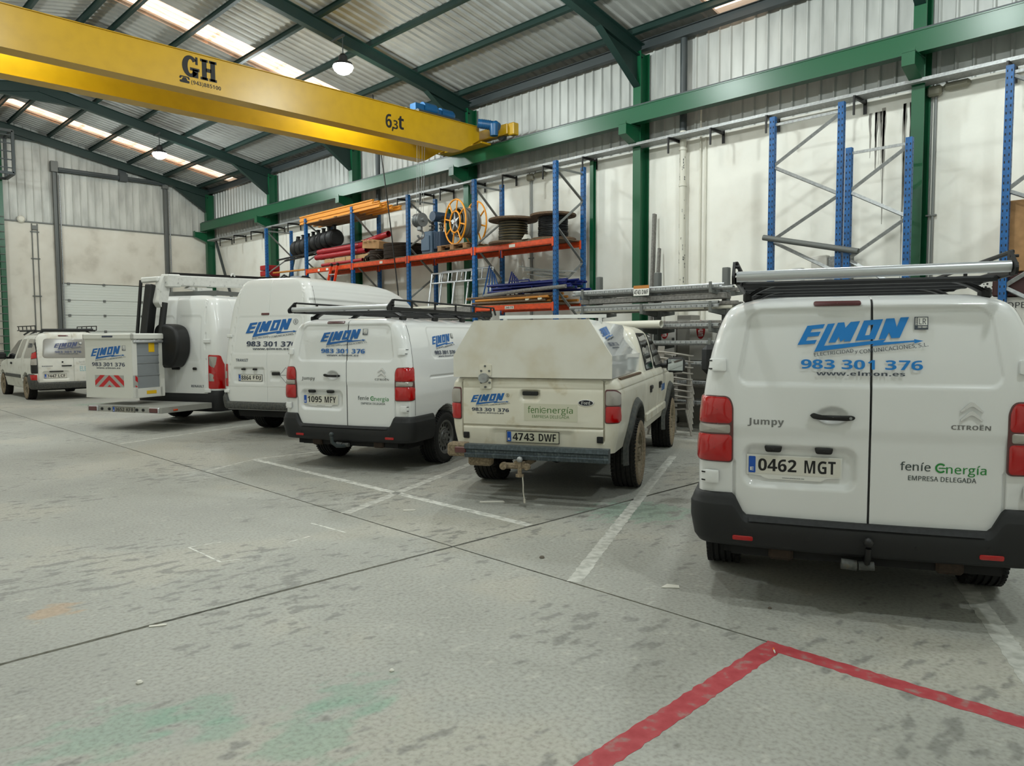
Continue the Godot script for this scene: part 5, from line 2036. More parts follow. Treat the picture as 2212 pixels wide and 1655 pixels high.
func build_pickup() -> void:
	var t := thing("pickup", "mud-splashed cream pick-up with a white load canopy", "pick-up", Vector3(5.156, 0, -4.955), deg_to_rad(-63.0))
	var B := Body.new()
	B.w = V2([0.5, 0.79, 0.75, 0.835, 1.0, 0.845, 1.12, 0.835, 1.17, 0.815, 1.195, 0.78])
	B.zr = V2([0.5, -0.02, 0.8, 0.0, 1.15, 0.0, 1.195, -0.02])
	B.zf = V2([0.45, -4.95, 0.9, -5.02, 1.05, -4.9, 1.12, -4.5, 1.195, -3.75])
	B.rr = V2([0.5, 0.1, 1.2, 0.11])
	B.arches = [[-1.08, 0.42, 0.46], [-4.12, 0.42, 0.46]]
	B.arch_depth = 0.2
	B.feat = func(kind: int, x: float, y: float, z: float) -> float:
		var d := 0.0
		if kind == 0:
			if (absf(absf(x) - 0.706) < 0.006 and y > 0.6) or (absf(y - 0.738) < 0.006 and absf(x) < 0.706):
				return 0.025
			if y < 0.735 and absf(x) < 0.7:
				d += 0.03 * (1.0 - smoothstep(0.735, 0.72, y)) + 0.022 * (1.0 - smoothstep(-0.05, 0.02, sd_box(x, y, 0.01, 0.6, 0.42, 0.12, 0.05)))
			if absf(x) < 0.7:
				d += 0.006 * (1.0 - smoothstep(-0.006, 0.006, absf(y - 1.1) - 0.008))
			var s := sd_box(x, y, -0.008, 1.04, 0.1, 0.052, 0.03)
			d += 0.035 * (1.0 - smoothstep(-0.02, 0.004, s))
		else:
			if (absf(z + 1.74) < 0.006 or absf(z + 2.78) < 0.006 or absf(z + 3.72) < 0.006) and y > 0.55:
				d += 0.014
			d += 0.01 * (1.0 - smoothstep(0.0, 0.012, absf(y - 1.09)))
		return d
	var xs := spread(0.0, 0.74, 0.02, around([0.706], 0.007))
	var ys := spread(0.5, 1.195, 0.02, around([0.738, 1.1], 0.008))
	var zs := spread(-0.14, -4.75, 0.05, around([-1.74, -2.78, -3.72], 0.007))
	zs.reverse()
	zs.sort()
	zs.reverse()
	var body := part("body", B.build(ys, xs, zs), M.pickup_cream, t)
	var fr := func(p: Vector2, off: float) -> Vector3: return B.rear(p.x, p.y, off)
	var C := Body.new()
	C.w = V2([1.15, 0.81, 1.2, 0.8, 1.5, 0.735, 1.64, 0.68, 1.7, 0.61, 1.725, 0.5])
	C.zr = V2([1.15, -1.76, 1.6, -1.82, 1.725, -1.95])
	C.zf = V2([1.15, -3.9, 1.2, -3.82, 1.62, -2.95, 1.7, -2.7, 1.725, -2.5])
	C.rr = V2([1.1, 0.1, 1.7, 0.12])
	C.rf = 0.2
	C.feat = func(kind: int, x: float, y: float, z: float) -> float:
		return 0.012 if kind == 1 and absf(z + 2.72 + (1.64 - y) * 0.1) < 0.007 and y < 1.63 else 0.0
	var zc := spread(-1.95, -3.8, 0.02)
	part("cab", C.build(spread(1.15, 1.725, 0.02), spread(0.0, 0.7, 0.1), zc), M.pickup_cream, t)
	var g: G
	for s: float in [1.0, -1.0]:
		pane(t, C, s, [-2.02, 1.19, -2.66, 1.19, -2.63, 1.635, -1.94, 1.635], 0.05, "window_seal", "seal", 0.003)
		pane(t, C, s, [-2.06, 1.205, -2.63, 1.205, -2.605, 1.615, -1.98, 1.615], 0.04, "side_window", "dark_glass", 0.007)
		pane(t, C, s, [-2.78, 1.19, -3.72, 1.18, -3.02, 1.62, -2.74, 1.635], 0.05, "window_seal", "seal", 0.003)
		pane(t, C, s, [-2.82, 1.205, -3.62, 1.2, -3.0, 1.6, -2.77, 1.615], 0.04, "side_window", "dark_glass", 0.007)
		for z in [-2.15, -2.98]:
			g = G.new()
			var p := B.side(z, 0.99, s, 0.012)
			g.cbox(p, Vector3(0.03, 0.05, 0.13), 0.01)
			g.box(p - Vector3(s * 0.008, 0.03, 0), Vector3(0.02, 0.06, 0.1))
			part("door_handle", g, M.black_plastic, t)
		g = G.new()
		g.cbox(Vector3(s * 1.0, 1.21, -3.45), Vector3(0.24, 0.2, 0.11), 0.035)
		g.tube(V3([s * 0.79, 1.2, -3.5, s * 0.95, 1.19, -3.47]), 0.035, 8)
		var mi := part("door_mirror", g, M.black_plastic, t)
		g = G.new()
		g.cbox(Vector3(s * 1.0, 1.21, -3.392), Vector3(0.2, 0.155, 0.008), 0.003)
		part("mirror_glass", g, M.mirror, mi)
		arch_flare(t, B, s, -1.08, 0.42, 0.46, M.muddy_grey)
		arch_flare(t, B, s, -4.12, 0.42, 0.46, M.muddy_grey)
		wheel(t, Vector3(s * 0.76, 0.365, -1.08), 0.365, 0.26, s, M.dusty_rubber, M.muddy_wheel, 8, M.mud)
		wheel(t, Vector3(s * 0.76, 0.365, -4.12), 0.365, 0.26, s, M.dusty_rubber, M.muddy_wheel, 8, M.mud)
		g = G.new()
		g.bar(B.side(-1.86, 0.655, s, 0.012), B.side(-2.76, 0.655, s, 0.012), 0.035, 0.1, Vector3.UP, 0.012)
		g.bar(B.side(-2.8, 0.655, s, 0.012), B.side(-3.62, 0.655, s, 0.012), 0.035, 0.1, Vector3.UP, 0.012)
		part("door_moulding", g, M.pickup_cream, t)
		g = G.new()
		g.bar(Vector3(s * 0.8, 1.188, -0.3), Vector3(s * 0.8, 1.188, -1.6), 0.03, 0.02)
		part("bed_rail_trim", g, M.drum_wood, t)
		# tail lamps: smoked clear field over a red one in a red housing
		var O := [0.848, 0.785, 0.848, 1.07, 0.81, 1.105, 0.716, 1.105, 0.714, 0.785]
		g = G.new()
		g.blob(fr, rounded(mirror2(O, s), 0.025, 4), 0.005, 0.004, 0.02, 3)
		var lamp := part("tail_lamp", g, M.red_lens_dark, t)
		g = G.new()
		g.blob(fr, rounded(mirror2([0.842, 0.955, 0.842, 1.06, 0.806, 1.09, 0.726, 1.09, 0.724, 0.955], s), 0.02, 4), 0.012, 0.006, 0.02, 3)
		part("clear_lens", g, M.clear_lens, lamp)
		g = G.new()
		g.blob(fr, rounded(mirror2([0.842, 0.795, 0.842, 0.945, 0.724, 0.945, 0.724, 0.795], s), 0.02, 4), 0.012, 0.006, 0.02, 3)
		part("red_lens", g, M.red_lens, lamp)
		g = G.new()
		g.blob(fr, rounded(rect2(s * 0.67 - 0.03, 0.6, s * 0.67 + 0.03, 0.662), 0.008, 2), 0.012, 0.0, 0.03, 2)
		g.cyl(B.rear(s * 0.67, 0.632, 0.0), B.rear(s * 0.67, 0.632, 0.02), 0.012, -1, 10)
		part("rubber_stop", g, M.bumper_plastic, t)
	# tailgate handle, oval badge, stickers
	g = G.new()
	g.blob(fr, rounded(rect2(-0.085, 1.035, 0.068, 1.074), 0.012, 3), -0.004, 0.002, 0.02, 2)
	part("tailgate_handle", g, M.black_plastic, body)
	var ell := PackedVector2Array()
	var ell2 := PackedVector2Array()
	for k in 28:
		ell.append(Vector2(0.537 + cos(TAU * k / 28.0) * 0.077, 0.977 + sin(TAU * k / 28.0) * 0.031))
		ell2.append(Vector2(0.537 + cos(TAU * k / 28.0) * 0.068, 0.977 + sin(TAU * k / 28.0) * 0.025))
	g = G.new()
	g.blob(fr, ell, 0.006, 0.002, 0.008, 2)
	var ob := part("oval_badge", g, M.chrome, body)
	g = G.new()
	g.blob(fr, ell2, 0.0085, 0.001, 0.004, 2)
	part("badge_field", g, M.oval_blue, ob)
	lettering(ob, "Ford", 0.085, 0.028, B.rear_xf(0.537, 0.977, 0.0105), M.white_print, false, "Droid Serif")
	elmon_sign(body, B.rear_xf(-0.413, 0.985, 0.001), 0.415, M.logo_blue_deep, M.print_dark, M.logo_grey, "ring")
	g = G.new()
	g.prism(rect2(-0.262, -0.083, 0.262, 0.083), 0.0008, B.rear_xf(0.195, 0.876, 0.0))
	var st := part("pale_sticker", g, M.sticker_pale, body)
	fenie(st, B.rear_xf(0.2, 0.898, 0.0012), 0.46, M.print_olive, M.print_olive, true)
	number_plate(body, B.rear_xf(0.012, 0.633, -0.012), "4743 DWF", 0.52, 0.105, false, "sticker_pale")
	lettering(body, "ELMON", 0.34, 0.09, B.side_xf(-3.35, 0.92, 1.0, 0.002), M.logo_blue_deep, true)
	# canopy: flat worn rear panel, glossy folded flanks
	var P := [[0.785, 1.205], [0.785, 1.415], [0.567, 1.757]]
	g = G.new()
	g.prism(V2([-0.785, 1.205, 0.785, 1.205, 0.785, 1.415, 0.567, 1.757, -0.567, 1.757, -0.785, 1.415]), 0.025, Transform3D(Basis(), Vector3(0, 0, 0.0)))
	var can := part("canopy_rear_panel", g, M.canopy_rear, t)
	g = G.new()
	for s: float in [1.0, -1.0]:
		for k in 2:
			var a := Vector3(s * P[k][0], P[k][1], 0.0)
			var b := Vector3(s * P[k + 1][0], P[k + 1][1], 0.0)
			var fx := 0.96
			var e := Vector3(s * P[k + 1][0] * fx, P[k + 1][1] - (0.03 if k else 0.0), -1.88)
			var f := Vector3(s * P[k][0] * fx, P[k][1] - (0.03 if k > 0 else 0.0), -1.82)
			if k == 0:
				f.y = 1.2
				e.y = 1.405
			if s > 0.0:
				g.quad(a, f, e, b)
			else:
				g.quad(f, a, b, e)
	g.quad(Vector3(-0.567, 1.757, 0), Vector3(0.567, 1.757, 0), Vector3(0.545, 1.727, -1.88), Vector3(-0.545, 1.727, -1.88))
	g.quad(Vector3(-0.75, 1.2, -1.8), Vector3(0.75, 1.2, -1.8), Vector3(0.785, 1.205, 0), Vector3(-0.785, 1.205, 0))
	part("canopy_shell", g, M.canopy_white, t)
	elmon_sign(can, Transform3D(Basis(Vector3(0, 0, -1), Vector3(-0.537, 0.843, 0).normalized(), Vector3(0.843, 0.537, 0).normalized()), Vector3(0.655, 1.625, -0.42)), 0.52, M.logo_blue_deep, M.print_dark, M.logo_grey, "")
	# latch plates with the round lock
	var lp := group_node("latch", t)
	g = G.new()
	g.prism(rounded(rect2(-0.062, 0.0, 0.062, 0.112), 0.012, 3), 0.012, Transform3D(Basis(), Vector3(-0.45, 1.22, 0.025)))
	g.prism(rounded(rect2(-0.058, 0.0, 0.058, 0.1), 0.012, 3), 0.03, Transform3D(Basis(), Vector3(-0.45, 1.095, 0.0)))
	part("plate", g, M.pickup_cream, lp)
	g = G.new()
	g.cyl(Vector3(-0.463, 1.2, 0.03), Vector3(-0.463, 1.2, 0.075), 0.05, 0.045, 20)
	part("lock_body", g, M.galvanised, lp)
	for q in [[-0.45, 1.315], [-0.49, 1.268], [-0.408, 1.268], [-0.492, 1.155], [-0.406, 1.155], [-0.45, 1.112]]:
		g = G.new()
		g.cyl(Vector3(q[0], q[1], 0.03), Vector3(q[0], q[1], 0.043), 0.011, -1, 8)
		part("bolt", g, M.galvanised_dull, lp)
	# steel bumper beam, lamp pod, tow ball and its dangling cord
	g = G.new()
	g.prism(V2([0.1, 0.57, 0.19, 0.57, 0.2, 0.53, 0.18, 0.515, 0.18, 0.495, 0.2, 0.48, 0.19, 0.445, 0.1, 0.445]), 1.4, Transform3D(Basis(Vector3(0, 0, 1), Vector3.UP, Vector3(-1, 0, 0)), Vector3(0.79, 0, 0)))
	var bm := part("bumper_beam", g, M.bumper_steel, t)
	g = G.new()
	g.cbox(Vector3(-0.7, 0.51, 0.11), Vector3(0.2, 0.13, 0.14), 0.02)
	part("lamp_pod", g, M.mud, bm)
	g = G.new()
	g.cbox(Vector3(-0.655, 0.512, 0.185), Vector3(0.115, 0.06, 0.02), 0.008)
	part("rear_reflector", g, M.red_lens_dark, bm)
	g = G.new()
	g.cbox(Vector3(-0.49, 0.4, 0.06), Vector3(0.24, 0.1, 0.1), 0.02)
	part("mud_flap", g, M.mud, t)
	g = G.new()
	g.box(Vector3(-0.05, 0.4, 0.02), Vector3(0.1, 0.06, 0.4))
	g.cbox(Vector3(-0.1, 0.385, 0.2), Vector3(0.26, 0.055, 0.05), 0.015)
	g.cyl(Vector3(-0.2, 0.385, 0.2), Vector3(-0.2, 0.385, 0.25), 0.035, -1, 12)
	g.cyl(Vector3(0.03, 0.385, 0.2), Vector3(0.03, 0.385, 0.24), 0.03, -1, 12)
	g.cyl(Vector3(-0.04, 0.3, 0.23), Vector3(-0.04, 0.43, 0.23), 0.022, 0.016, 12)
	g.cyl(Vector3(-0.04, 0.29, 0.23), Vector3(-0.04, 0.315, 0.23), 0.04, -1, 8)
	var tb := part("tow_bar", g, M.mud, t)
	g = G.new()
	g.lathe(V2([0, -0.03, 0.021, -0.021, 0.03, 0, 0.021, 0.021, 0, 0.03]), Transform3D(Basis(), Vector3(-0.04, 0.452, 0.23)), 16, true)
	part("tow_ball", g, M.galvanised, tb)
	g = G.new()
	g.tube(V3([-0.01, 0.3, 0.24, 0.0, 0.22, 0.25, 0.0, 0.15, 0.25, 0.012, 0.08, 0.25]), 0.006, 6)
	g.tube(V3([0.012, 0.085, 0.25, 0.014, 0.05, 0.25]), 0.011, 6)
	part("cord", g, M.rope, tb)
	g = G.new()
	g.box(Vector3(0, 0.5, -2.5), Vector3(1.3, 0.2, 4.4))
	g.cyl(Vector3(-0.6, 0.365, -1.08), Vector3(0.6, 0.365, -1.08), 0.06, -1, 10)
	g.cyl(Vector3(0, 0.37, -1.2), Vector3(0, 0.37, -0.96), 0.14, -1, 12)
	part("underbody", g, M.underbody, t)
	# white roof bar and the two tubes tied on it
	g = G.new()
	g.bar(Vector3(-0.5, 1.8, -0.55), Vector3(0.62, 1.8, -0.55), 0.035, 0.035)
	for x in [-0.44, 0.56]:
		g.bar(Vector3(x, 1.72, -0.55), Vector3(x, 1.785, -0.55), 0.03, 0.035)
	part("roof_bar", g, M.white_paint, t)

# ---------------------------------------------------------------- the high-roofed van

func build_transit() -> void:
	var t := thing("van", "tall high-roofed white van, plate 8864, grey step bumper", "van", Vector3(5.695, 0, -11.38), deg_to_rad(-65.0))
	var B := Body.new()
	B.w = V2([0.42, 0.86, 0.7, 0.89, 1.0, 0.885, 1.32, 0.86, 1.98, 0.8, 2.2, 0.76, 2.35, 0.71, 2.48, 0.65, 2.54, 0.58, 2.56, 0.5])
	B.zr = V2([0.42, 0.0, 1.1, 0.0, 2.0, -0.09, 2.45, -0.17, 2.54, -0.22, 2.56, -0.27])
	B.zf = V2([0.4, -4.9, 0.9, -4.95, 1.1, -4.7, 1.3, -4.4, 2.0, -3.95, 2.31, -3.65, 2.5, -3.1, 2.56, -2.7])
	B.rr = V2([0.4, 0.09, 2.0, 0.1, 2.5, 0.14])
	B.arches = [[-1.05, 0.36, 0.42], [-4.0, 0.36, 0.42]]
	B.feat = func(kind: int, x: float, y: float, z: float) -> float:
		var d := 0.0
		if kind == 0:
			if absf(x) < 0.005 and y > 0.55:
				return 0.015
			if absf(y - 0.8) < 0.005 or absf(y - 1.255) < 0.003:
				d += 0.008
			var hx := lerpf(0.69, 0.615, clampf((y - 1.33) / 0.61, 0.0, 1.0))
			d += 0.006 * (1.0 - smoothstep(-0.01, 0.006, sd_box(x, y, 0.0, 1.64, hx, 0.305, 0.04)))
			d += 0.025 * (1.0 - smoothstep(-0.03, 0.004, sd_box(x, y, -0.365, 0.985, 0.318, 0.132, 0.04)))
			d += 0.02 * (1.0 - smoothstep(-0.02, 0.004, sd_box(x, y, 0.155, 0.98, 0.1, 0.075, 0.02)))
			if absf(absf(x) - lerpf(0.785, 0.6, clampf((y - 0.7) / 1.8, 0.0, 1.0))) < 0.005 and y > 0.55:
				d += 0.01
		else:
			d += 0.02 * smoothstep(2.23, 2.2, y) * (1.0 if z < -0.16 else 0.0)
			for k in 3:
				d += 0.004 * (1.0 - smoothstep(0.0, 0.012, absf(y - 2.28 - k * 0.07)))
		return d
	var zs := spread(-0.12, -4.6, 0.06, around([-0.16], 0.006))
	zs.sort()
	zs.reverse()
	var body := part("body", B.build(spread(0.42, 2.56, 0.016, around([0.8], 0.006)), spread(0.0, 0.79, 0.016, around([0.0001], 0.006).slice(2)), zs), M.van_white_worn, t)
	edge_shade_strips(body, B, 0.145, 0.7, 2.5)
	var fr := func(p: Vector2, off: float) -> Vector3: return B.rear(p.x, p.y, off)
	var g := B.skirt(-0.62, func(x: float, z: float) -> float: return 0.43, func(x: float, z: float) -> float: return lerpf(0.555, 0.69, smoothstep(0.77, 0.82, x)), 0.05, 36, 12)
	part("step_bumper", g, M.muddy_grey, t)
	for s: float in [1.0, -1.0]:
		g = G.new()
		g.blob(fr, rounded(mirror2([0.91, 0.8, 0.91, 1.17, 0.79, 1.17, 0.79, 0.8], s), 0.015, 3), 0.006, 0.005, 0.02, 3)
		var lamp := part("tail_lamp", g, M.red_lens, t)
		g = G.new()
		g.blob(fr, rounded(mirror2([0.905, 0.93, 0.905, 1.05, 0.8, 1.05, 0.8, 0.93], s), 0.01, 3), 0.012, 0.003, 0.02, 2)
		part("clear_lens", g, M.clear_lens, lamp)
		for y in [0.72, 1.63]:
			g = G.new()
			g.cbox(B.rear(s * (0.81 if y < 1.0 else 0.76), y, 0.015), Vector3(0.1, 0.05, 0.03), 0.008)
			part("hinge", g, M.van_white_worn, t)
		wheel(t, Vector3(s * 0.78, 0.345, -1.05), 0.345, 0.23, s, M.rubber, M.wheel_silver)
		wheel(t, Vector3(s * 0.78, 0.345, -4.0), 0.345, 0.23, s, M.rubber, M.wheel_silver)
	g = G.new()
	g.blob(fr, rounded(rect2(-0.146, 1.965, -0.002, 1.999), 0.006, 2), 0.01, 0.004, 0.02, 2)
	part("brake_lamp", g, M.red_lens_dark, t)
	g = G.new()
	g.blob(fr, rounded(rect2(0.095, 0.993, 0.238, 1.042), 0.012, 3), 0.004, 0.008, 0.025, 2)
	part("door_handle", g, M.black_plastic, body)
	for x in [-0.47, -0.24]:
		g = G.new()
		g.cbox(B.rear(x, 1.085, 0.0), Vector3(0.07, 0.03, 0.04), 0.008)
		part("plate_lamp", g, M.black_plastic, body)
	number_plate(body, B.rear_xf(-0.35, 0.945, -0.024), "8864 FDJ", 0.47, 0.105)
	lettering(body, "TRANSIT", 0.255, 0.045, B.rear_xf(-0.497, 1.232, 0.002), M.logo_grey, true).name = "model_badge"
	elmon_sign(body, B.rear_xf(0.075, 1.735, -0.003), 1.03, M.logo_blue_deep, M.print_dark, M.logo_grey, "ring")
	g = G.new()
	var dc := B.rear_xf(0.366, 0.997, 0.002)
	g.tube(PackedVector3Array([dc * Vector3(0, 0.124, 0), dc * Vector3(0.12, 0, 0), dc * Vector3(0, -0.124, 0), dc * Vector3(-0.12, 0, 0)]), 0.003, 5, false, true)
	g.tube(PackedVector3Array([dc * Vector3(-0.12, 0, 0), dc * Vector3(0.12, 0, 0)]), 0.0025, 5)
	part("diamond_label", g, M.print_dark, body)
	g = G.new()
	g.box(Vector3(0, 0.42, -2.4), Vector3(1.5, 0.2, 4.4))
	g.box(Vector3(0, 0.36, -0.1), Vector3(1.2, 0.1, 0.1))
	part("underbody", g, M.underbody, t)

# ---------------------------------------------------------------- the van with the lifting basket

func build_lift_van() -> void:
	var t := thing("lift_van", "white van with a boom lift and a man basket hung behind it", "lift van", Vector3(5.403, 0, -14.42), deg_to_rad(-65.0))
	var B := Body.new()
	B.w = V2([0.3, 0.95, 0.7, 0.995, 1.3, 0.985, 1.7, 0.95, 2.1, 0.87, 2.28, 0.81, 2.35, 0.74, 2.38, 0.64])
	B.zr = V2([0.3, 0.0, 1.3, 0.0, 2.0, -0.06, 2.3, -0.11, 2.38, -0.18])
	B.zf = V2([0.3, -5.2, 0.9, -5.3, 1.1, -5.0, 1.3, -4.7, 2.2, -3.8, 2.38, -3.4])
	B.rr = V2([0.3, 0.14, 2.38, 0.17])
	B.arches = [[-0.95, 0.36, 0.42], [-4.3, 0.36, 0.42]]
	B.feat = func(kind: int, x: float, y: float, z: float) -> float:
		var d := 0.0
		if kind == 0:
			if (absf(x) < 0.006 or absf(absf(x) - lerpf(0.73, 0.66, clampf((y - 0.6) / 1.7, 0.0, 1.0))) < 0.006) and y > 0.58:
				return 0.015
			d += 0.01 * (1.0 - smoothstep(-0.015, 0.006, sd_box(absf(x), y, 0.32, 1.58, 0.27, 0.43, 0.07)))
		else:
			if absf(z + 0.55) < 0.006 and y > 1.0:
				d += 0.01
			if absf(y - 1.98) < 0.006 and z < -0.55:
				d += 0.008
		return d
	var zs := spread(-0.2, -4.9, 0.07, around([-0.55], 0.007))
	zs.sort()
	zs.reverse()
	var body := part("body", B.build(spread(0.3, 2.38, 0.02), spread(0.0, 0.81, 0.02, around([0.0001], 0.007).slice(2) + around([0.73], 0.007)), zs), M.van_white_worn, t)
	var fr := func(p: Vector2, off: float) -> Vector3: return B.rear(p.x, p.y, off)
	var g := B.skirt(-0.55, func(x: float, z: float) -> float: return 0.24, func(x: float, z: float) -> float: return lerpf(0.57, 0.63, smoothstep(0.72, 0.8, x)), 0.03, 36, 12)
	part("bumper", g, M.bumper_plastic, t)
	for s: float in [1.0, -1.0]:
		g = G.new()
		g.blob(fr, rounded(mirror2([1.02, 0.66, 1.02, 0.9, 0.97, 1.28, 0.76, 1.29, 0.752, 0.66], s), 0.03, 3), 0.006, 0.01, 0.02, 3)
		var lamp := part("tail_lamp", g, M.red_lens, t)
		g = G.new()
		g.blob(fr, rounded(mirror2([0.9, 1.02, 0.93, 1.25, 0.78, 1.26, 0.78, 1.1], s), 0.02, 3), 0.013, 0.008, 0.02, 2)
		g.blob(fr, rounded(mirror2([0.88, 0.8, 0.87, 0.94, 0.775, 0.95, 0.775, 0.8], s), 0.01, 3), 0.013, 0.006, 0.02, 2)
		part("clear_lens", g, M.clear_lens, lamp)
		for y in [0.625, 1.54]:
			g = G.new()
			g.cbox(B.rear(s * 0.74, y, 0.012), Vector3(0.15, 0.07, 0.03), 0.008)
			part("hinge", g, M.van_white_worn, t)
		wheel(t, Vector3(s * 0.84, 0.345, -0.95), 0.345, 0.23, s, M.rubber, M.wheel_silver)
		wheel(t, Vector3(s * 0.84, 0.345, -4.3), 0.345, 0.23, s, M.rubber, M.wheel_silver)
	for q in [[0.02, 0.2], [0.46, 0.1]]:
		g = G.new()
		g.cbox(B.rear(q[0], 1.03, 0.02), Vector3(q[1], 0.05, 0.04), 0.018)
		part("door_handle", g, M.black_plastic, body)
	lettering(body, "RENAULT", 0.29, 0.045, B.rear_xf(0.5, 0.705, 0.002), M.logo_grey, true).name = "maker_badge"
	g = G.new()
	g.prism(V2([-0.1, 0, 0.1, 0, 0, 0.1]), 0.002, B.rear_xf(-0.02, 1.14, -0.008))
	part("warning_triangle", g, M.hazard_red, body)
	g = G.new()
	g.box(Vector3(0, 0.36, -2.5), Vector3(1.6, 0.2, 4.9))
	part("underbody", g, M.underbody, t)
	# rear platform with its own lamps and plate
	var pf := group_node("platform", t)
	g = G.new()
	g.prism(V2([-0.84, 1.2, 0.84, 1.2, 0.91, 0.1, -0.91, 0.1]), 0.1, Transform3D(Basis(Vector3.RIGHT, Vector3(0, 0, 1), Vector3(0, -1, 0)), Vector3(0, 0.42, 0)))
	part("deck", g, M.tread_plate, pf)
	for s: float in [1.0, -1.0]:
		g = G.new()
		g.cbox(Vector3(s * 0.69, 0.37, 1.205), Vector3(0.22, 0.095, 0.05), 0.01)
		var lb := part("lamp_box", g, M.aluminium, pf)
		g = G.new()
		g.cbox(Vector3(s * 0.69, 0.37, 1.232), Vector3(0.18, 0.075, 0.02), 0.008)
		part("lamp_lens", g, M.red_lens_dark, lb)
	g = G.new()
	for x in [-0.5, -0.33, 0.3, 0.44]:
		g.cyl(Vector3(x, 0.37, 1.195), Vector3(x, 0.37, 1.215), 0.025, -1, 12)
	part("marker", g, M.bumper_plastic, pf)
	g = G.new()
	g.cbox(Vector3(0.9, 0.365, 0.95), Vector3(0.03, 0.03, 0.09), 0.008)
	part("side_marker", g, M.amber_lens, pf)
	number_plate(pf, Transform3D(Basis(), Vector3(0.0, 0.368, 1.2)), "3652 KFR", 0.5, 0.088, false, "plate_grey")
	# man basket
	var bk := group_node("basket", t, Transform3D(Basis(), Vector3(-0.55, 0.54, 0.64)))
	g = G.new()
	g.box(Vector3(0, 0.02, 0), Vector3(1.1, 0.04, 0.72))
	g.box(Vector3(0, 0.53, 0.34), Vector3(1.1, 1.02, 0.03))
	g.box(Vector3(0, 0.53, -0.345), Vector3(1.1, 1.02, 0.03))
	g.box(Vector3(-0.535, 0.53, 0), Vector3(0.03, 1.02, 0.7))
	for z in [0.3, -0.31]:
		g.box(Vector3(0.535, 0.53, z), Vector3(0.04, 1.02, 0.1))
	g.box(Vector3(0.535, 0.09, 0), Vector3(0.04, 0.16, 0.6))
	part("tub", g, M.basket_white, bk)
	g = G.new()
	g.box(Vector3(0.52, 0.58, 0), Vector3(0.02, 0.88, 0.56))
	for y in [0.4, 0.62, 0.76]:
		g.bar(Vector3(0.533, y, -0.28), Vector3(0.533, y, 0.28), 0.012, 0.02)
	part("side_panel", g, M.basket_panel, bk)
	g = G.new()
	for q in [[Vector3(0, 1.09, 0.35), Vector3(1.18, 0.11, 0.06)], [Vector3(0, 1.09, -0.35), Vector3(1.18, 0.11, 0.06)], [Vector3(-0.56, 1.09, 0), Vector3(0.06, 0.11, 0.76)], [Vector3(0.56, 1.09, 0), Vector3(0.06, 0.11, 0.76)]]:
		g.cbox(q[0], q[1], 0.02)
	part("rim", g, M.basket_white, bk)
	g = G.new()
	g.bar(Vector3(0.57, 1.0, -0.33), Vector3(0.57, 1.0, 0.33), 0.03, 0.05, Vector3.UP, 0.012)
	part("gate_bar", g, M.aluminium, bk)
	g = G.new()
	g.cbox(Vector3(0.02, 1.09, 0.382), Vector3(0.25, 0.03, 0.01), 0.004)
	part("slot", g, M.print_dark, bk)
	var face := Transform3D(Basis(), Vector3(0, 0, 0.356))
	elmon_sign(bk, face * Transform3D(Basis(), Vector3(0.0, 0.79, 0)), 0.83, M.logo_blue_deep, M.print_dark, M.logo_grey, "badge")
	for q in [[Transform3D(Basis(), Vector3(0.01, 0.3, 0.356)), 0.68, "chevron"], [Transform3D(Basis(Vector3(0, 0, -1), Vector3.UP, Vector3(1, 0, 0)), Vector3(0.556, 0.3, 0.3)), 0.1, "half"]]:
		var hz := group_node("hazard_board", bk, q[0])
		var w: float = q[1]
		g = G.new()
		g.prism(rect2(-w / 2, -0.105, w / 2, 0.105), 0.001)
		part("silver_field", g, M.hazard_silver, hz)
		var field := rect2(-w / 2, -0.105, w / 2, 0.105)
		g = G.new()
		for k in 5:
			for s: float in [1.0, -1.0]:
				if q[2] == "half" and s < 0.0:
					continue
				var y0 := 0.105 - 0.0 - k * 0.17 + 0.17
				var stripe := V2([0, y0, s * 0.6, y0 - 0.48, s * 0.6, y0 - 0.57, 0, y0 - 0.09])
				for e in Geometry2D.intersect_polygons(stripe, field):
					g.prism(e, 0.002)
		part("red_stripe", g, M.hazard_red, hz)
	g = G.new()
	g.box(Vector3(0.557, 0.09, -0.05), Vector3(0.002, 0.06, 0.22))
	part("yellow_sticker", g, M.yellow_sticker, bk)
	g = G.new()
	g.box(Vector3(0.532, 0.9, -0.1), Vector3(0.004, 0.18, 0.13))
	part("yellow_sticker", g, M.yellow_sticker, bk)
	# boom over the roof, turret, knuckle and levelling arm
	var bo := group_node("boom", t)
	g = G.new()
	g.bar(Vector3(0, 2.66, 0.1), Vector3(0, 2.79, -3.2), 0.17, 0.2, Vector3.UP, 0.02)
	g.bar(Vector3(0, 2.65, 0.2), Vector3(0, 2.665, -0.1), 0.2, 0.24, Vector3.UP, 0.02)
	g.tube(PackedVector3Array([Vector3(0.09, 2.85, -1.45), Vector3(0.09, 2.9, -1.48), Vector3(0.09, 2.9, -1.53), Vector3(0.09, 2.85, -1.56)]), 0.015, 6)
	part("arm", g, M.boom_white, bo)
	g = G.new()
	g.bar(Vector3(0, 2.785, 0.05), Vector3(0, 2.915, -3.2), 0.13, 0.05)
	part("hose_tray", g, M.black_plastic, bo)
	g = G.new()
	g.bar(Vector3(0, 2.53, -0.55), Vector3(0, 2.54, -0.95), 0.12, 0.08)
	g.prism(V2([-0.5, 2.52, -0.3, 2.54, -0.42, 2.6, -0.45, 2.66]), 0.1, Transform3D(Basis(Vector3(0, 0, 1), Vector3.UP, Vector3(-1, 0, 0)), Vector3(0.05, 0, 0)))
	part("rest_shoe", g, M.boom_white, bo)
	g = G.new()
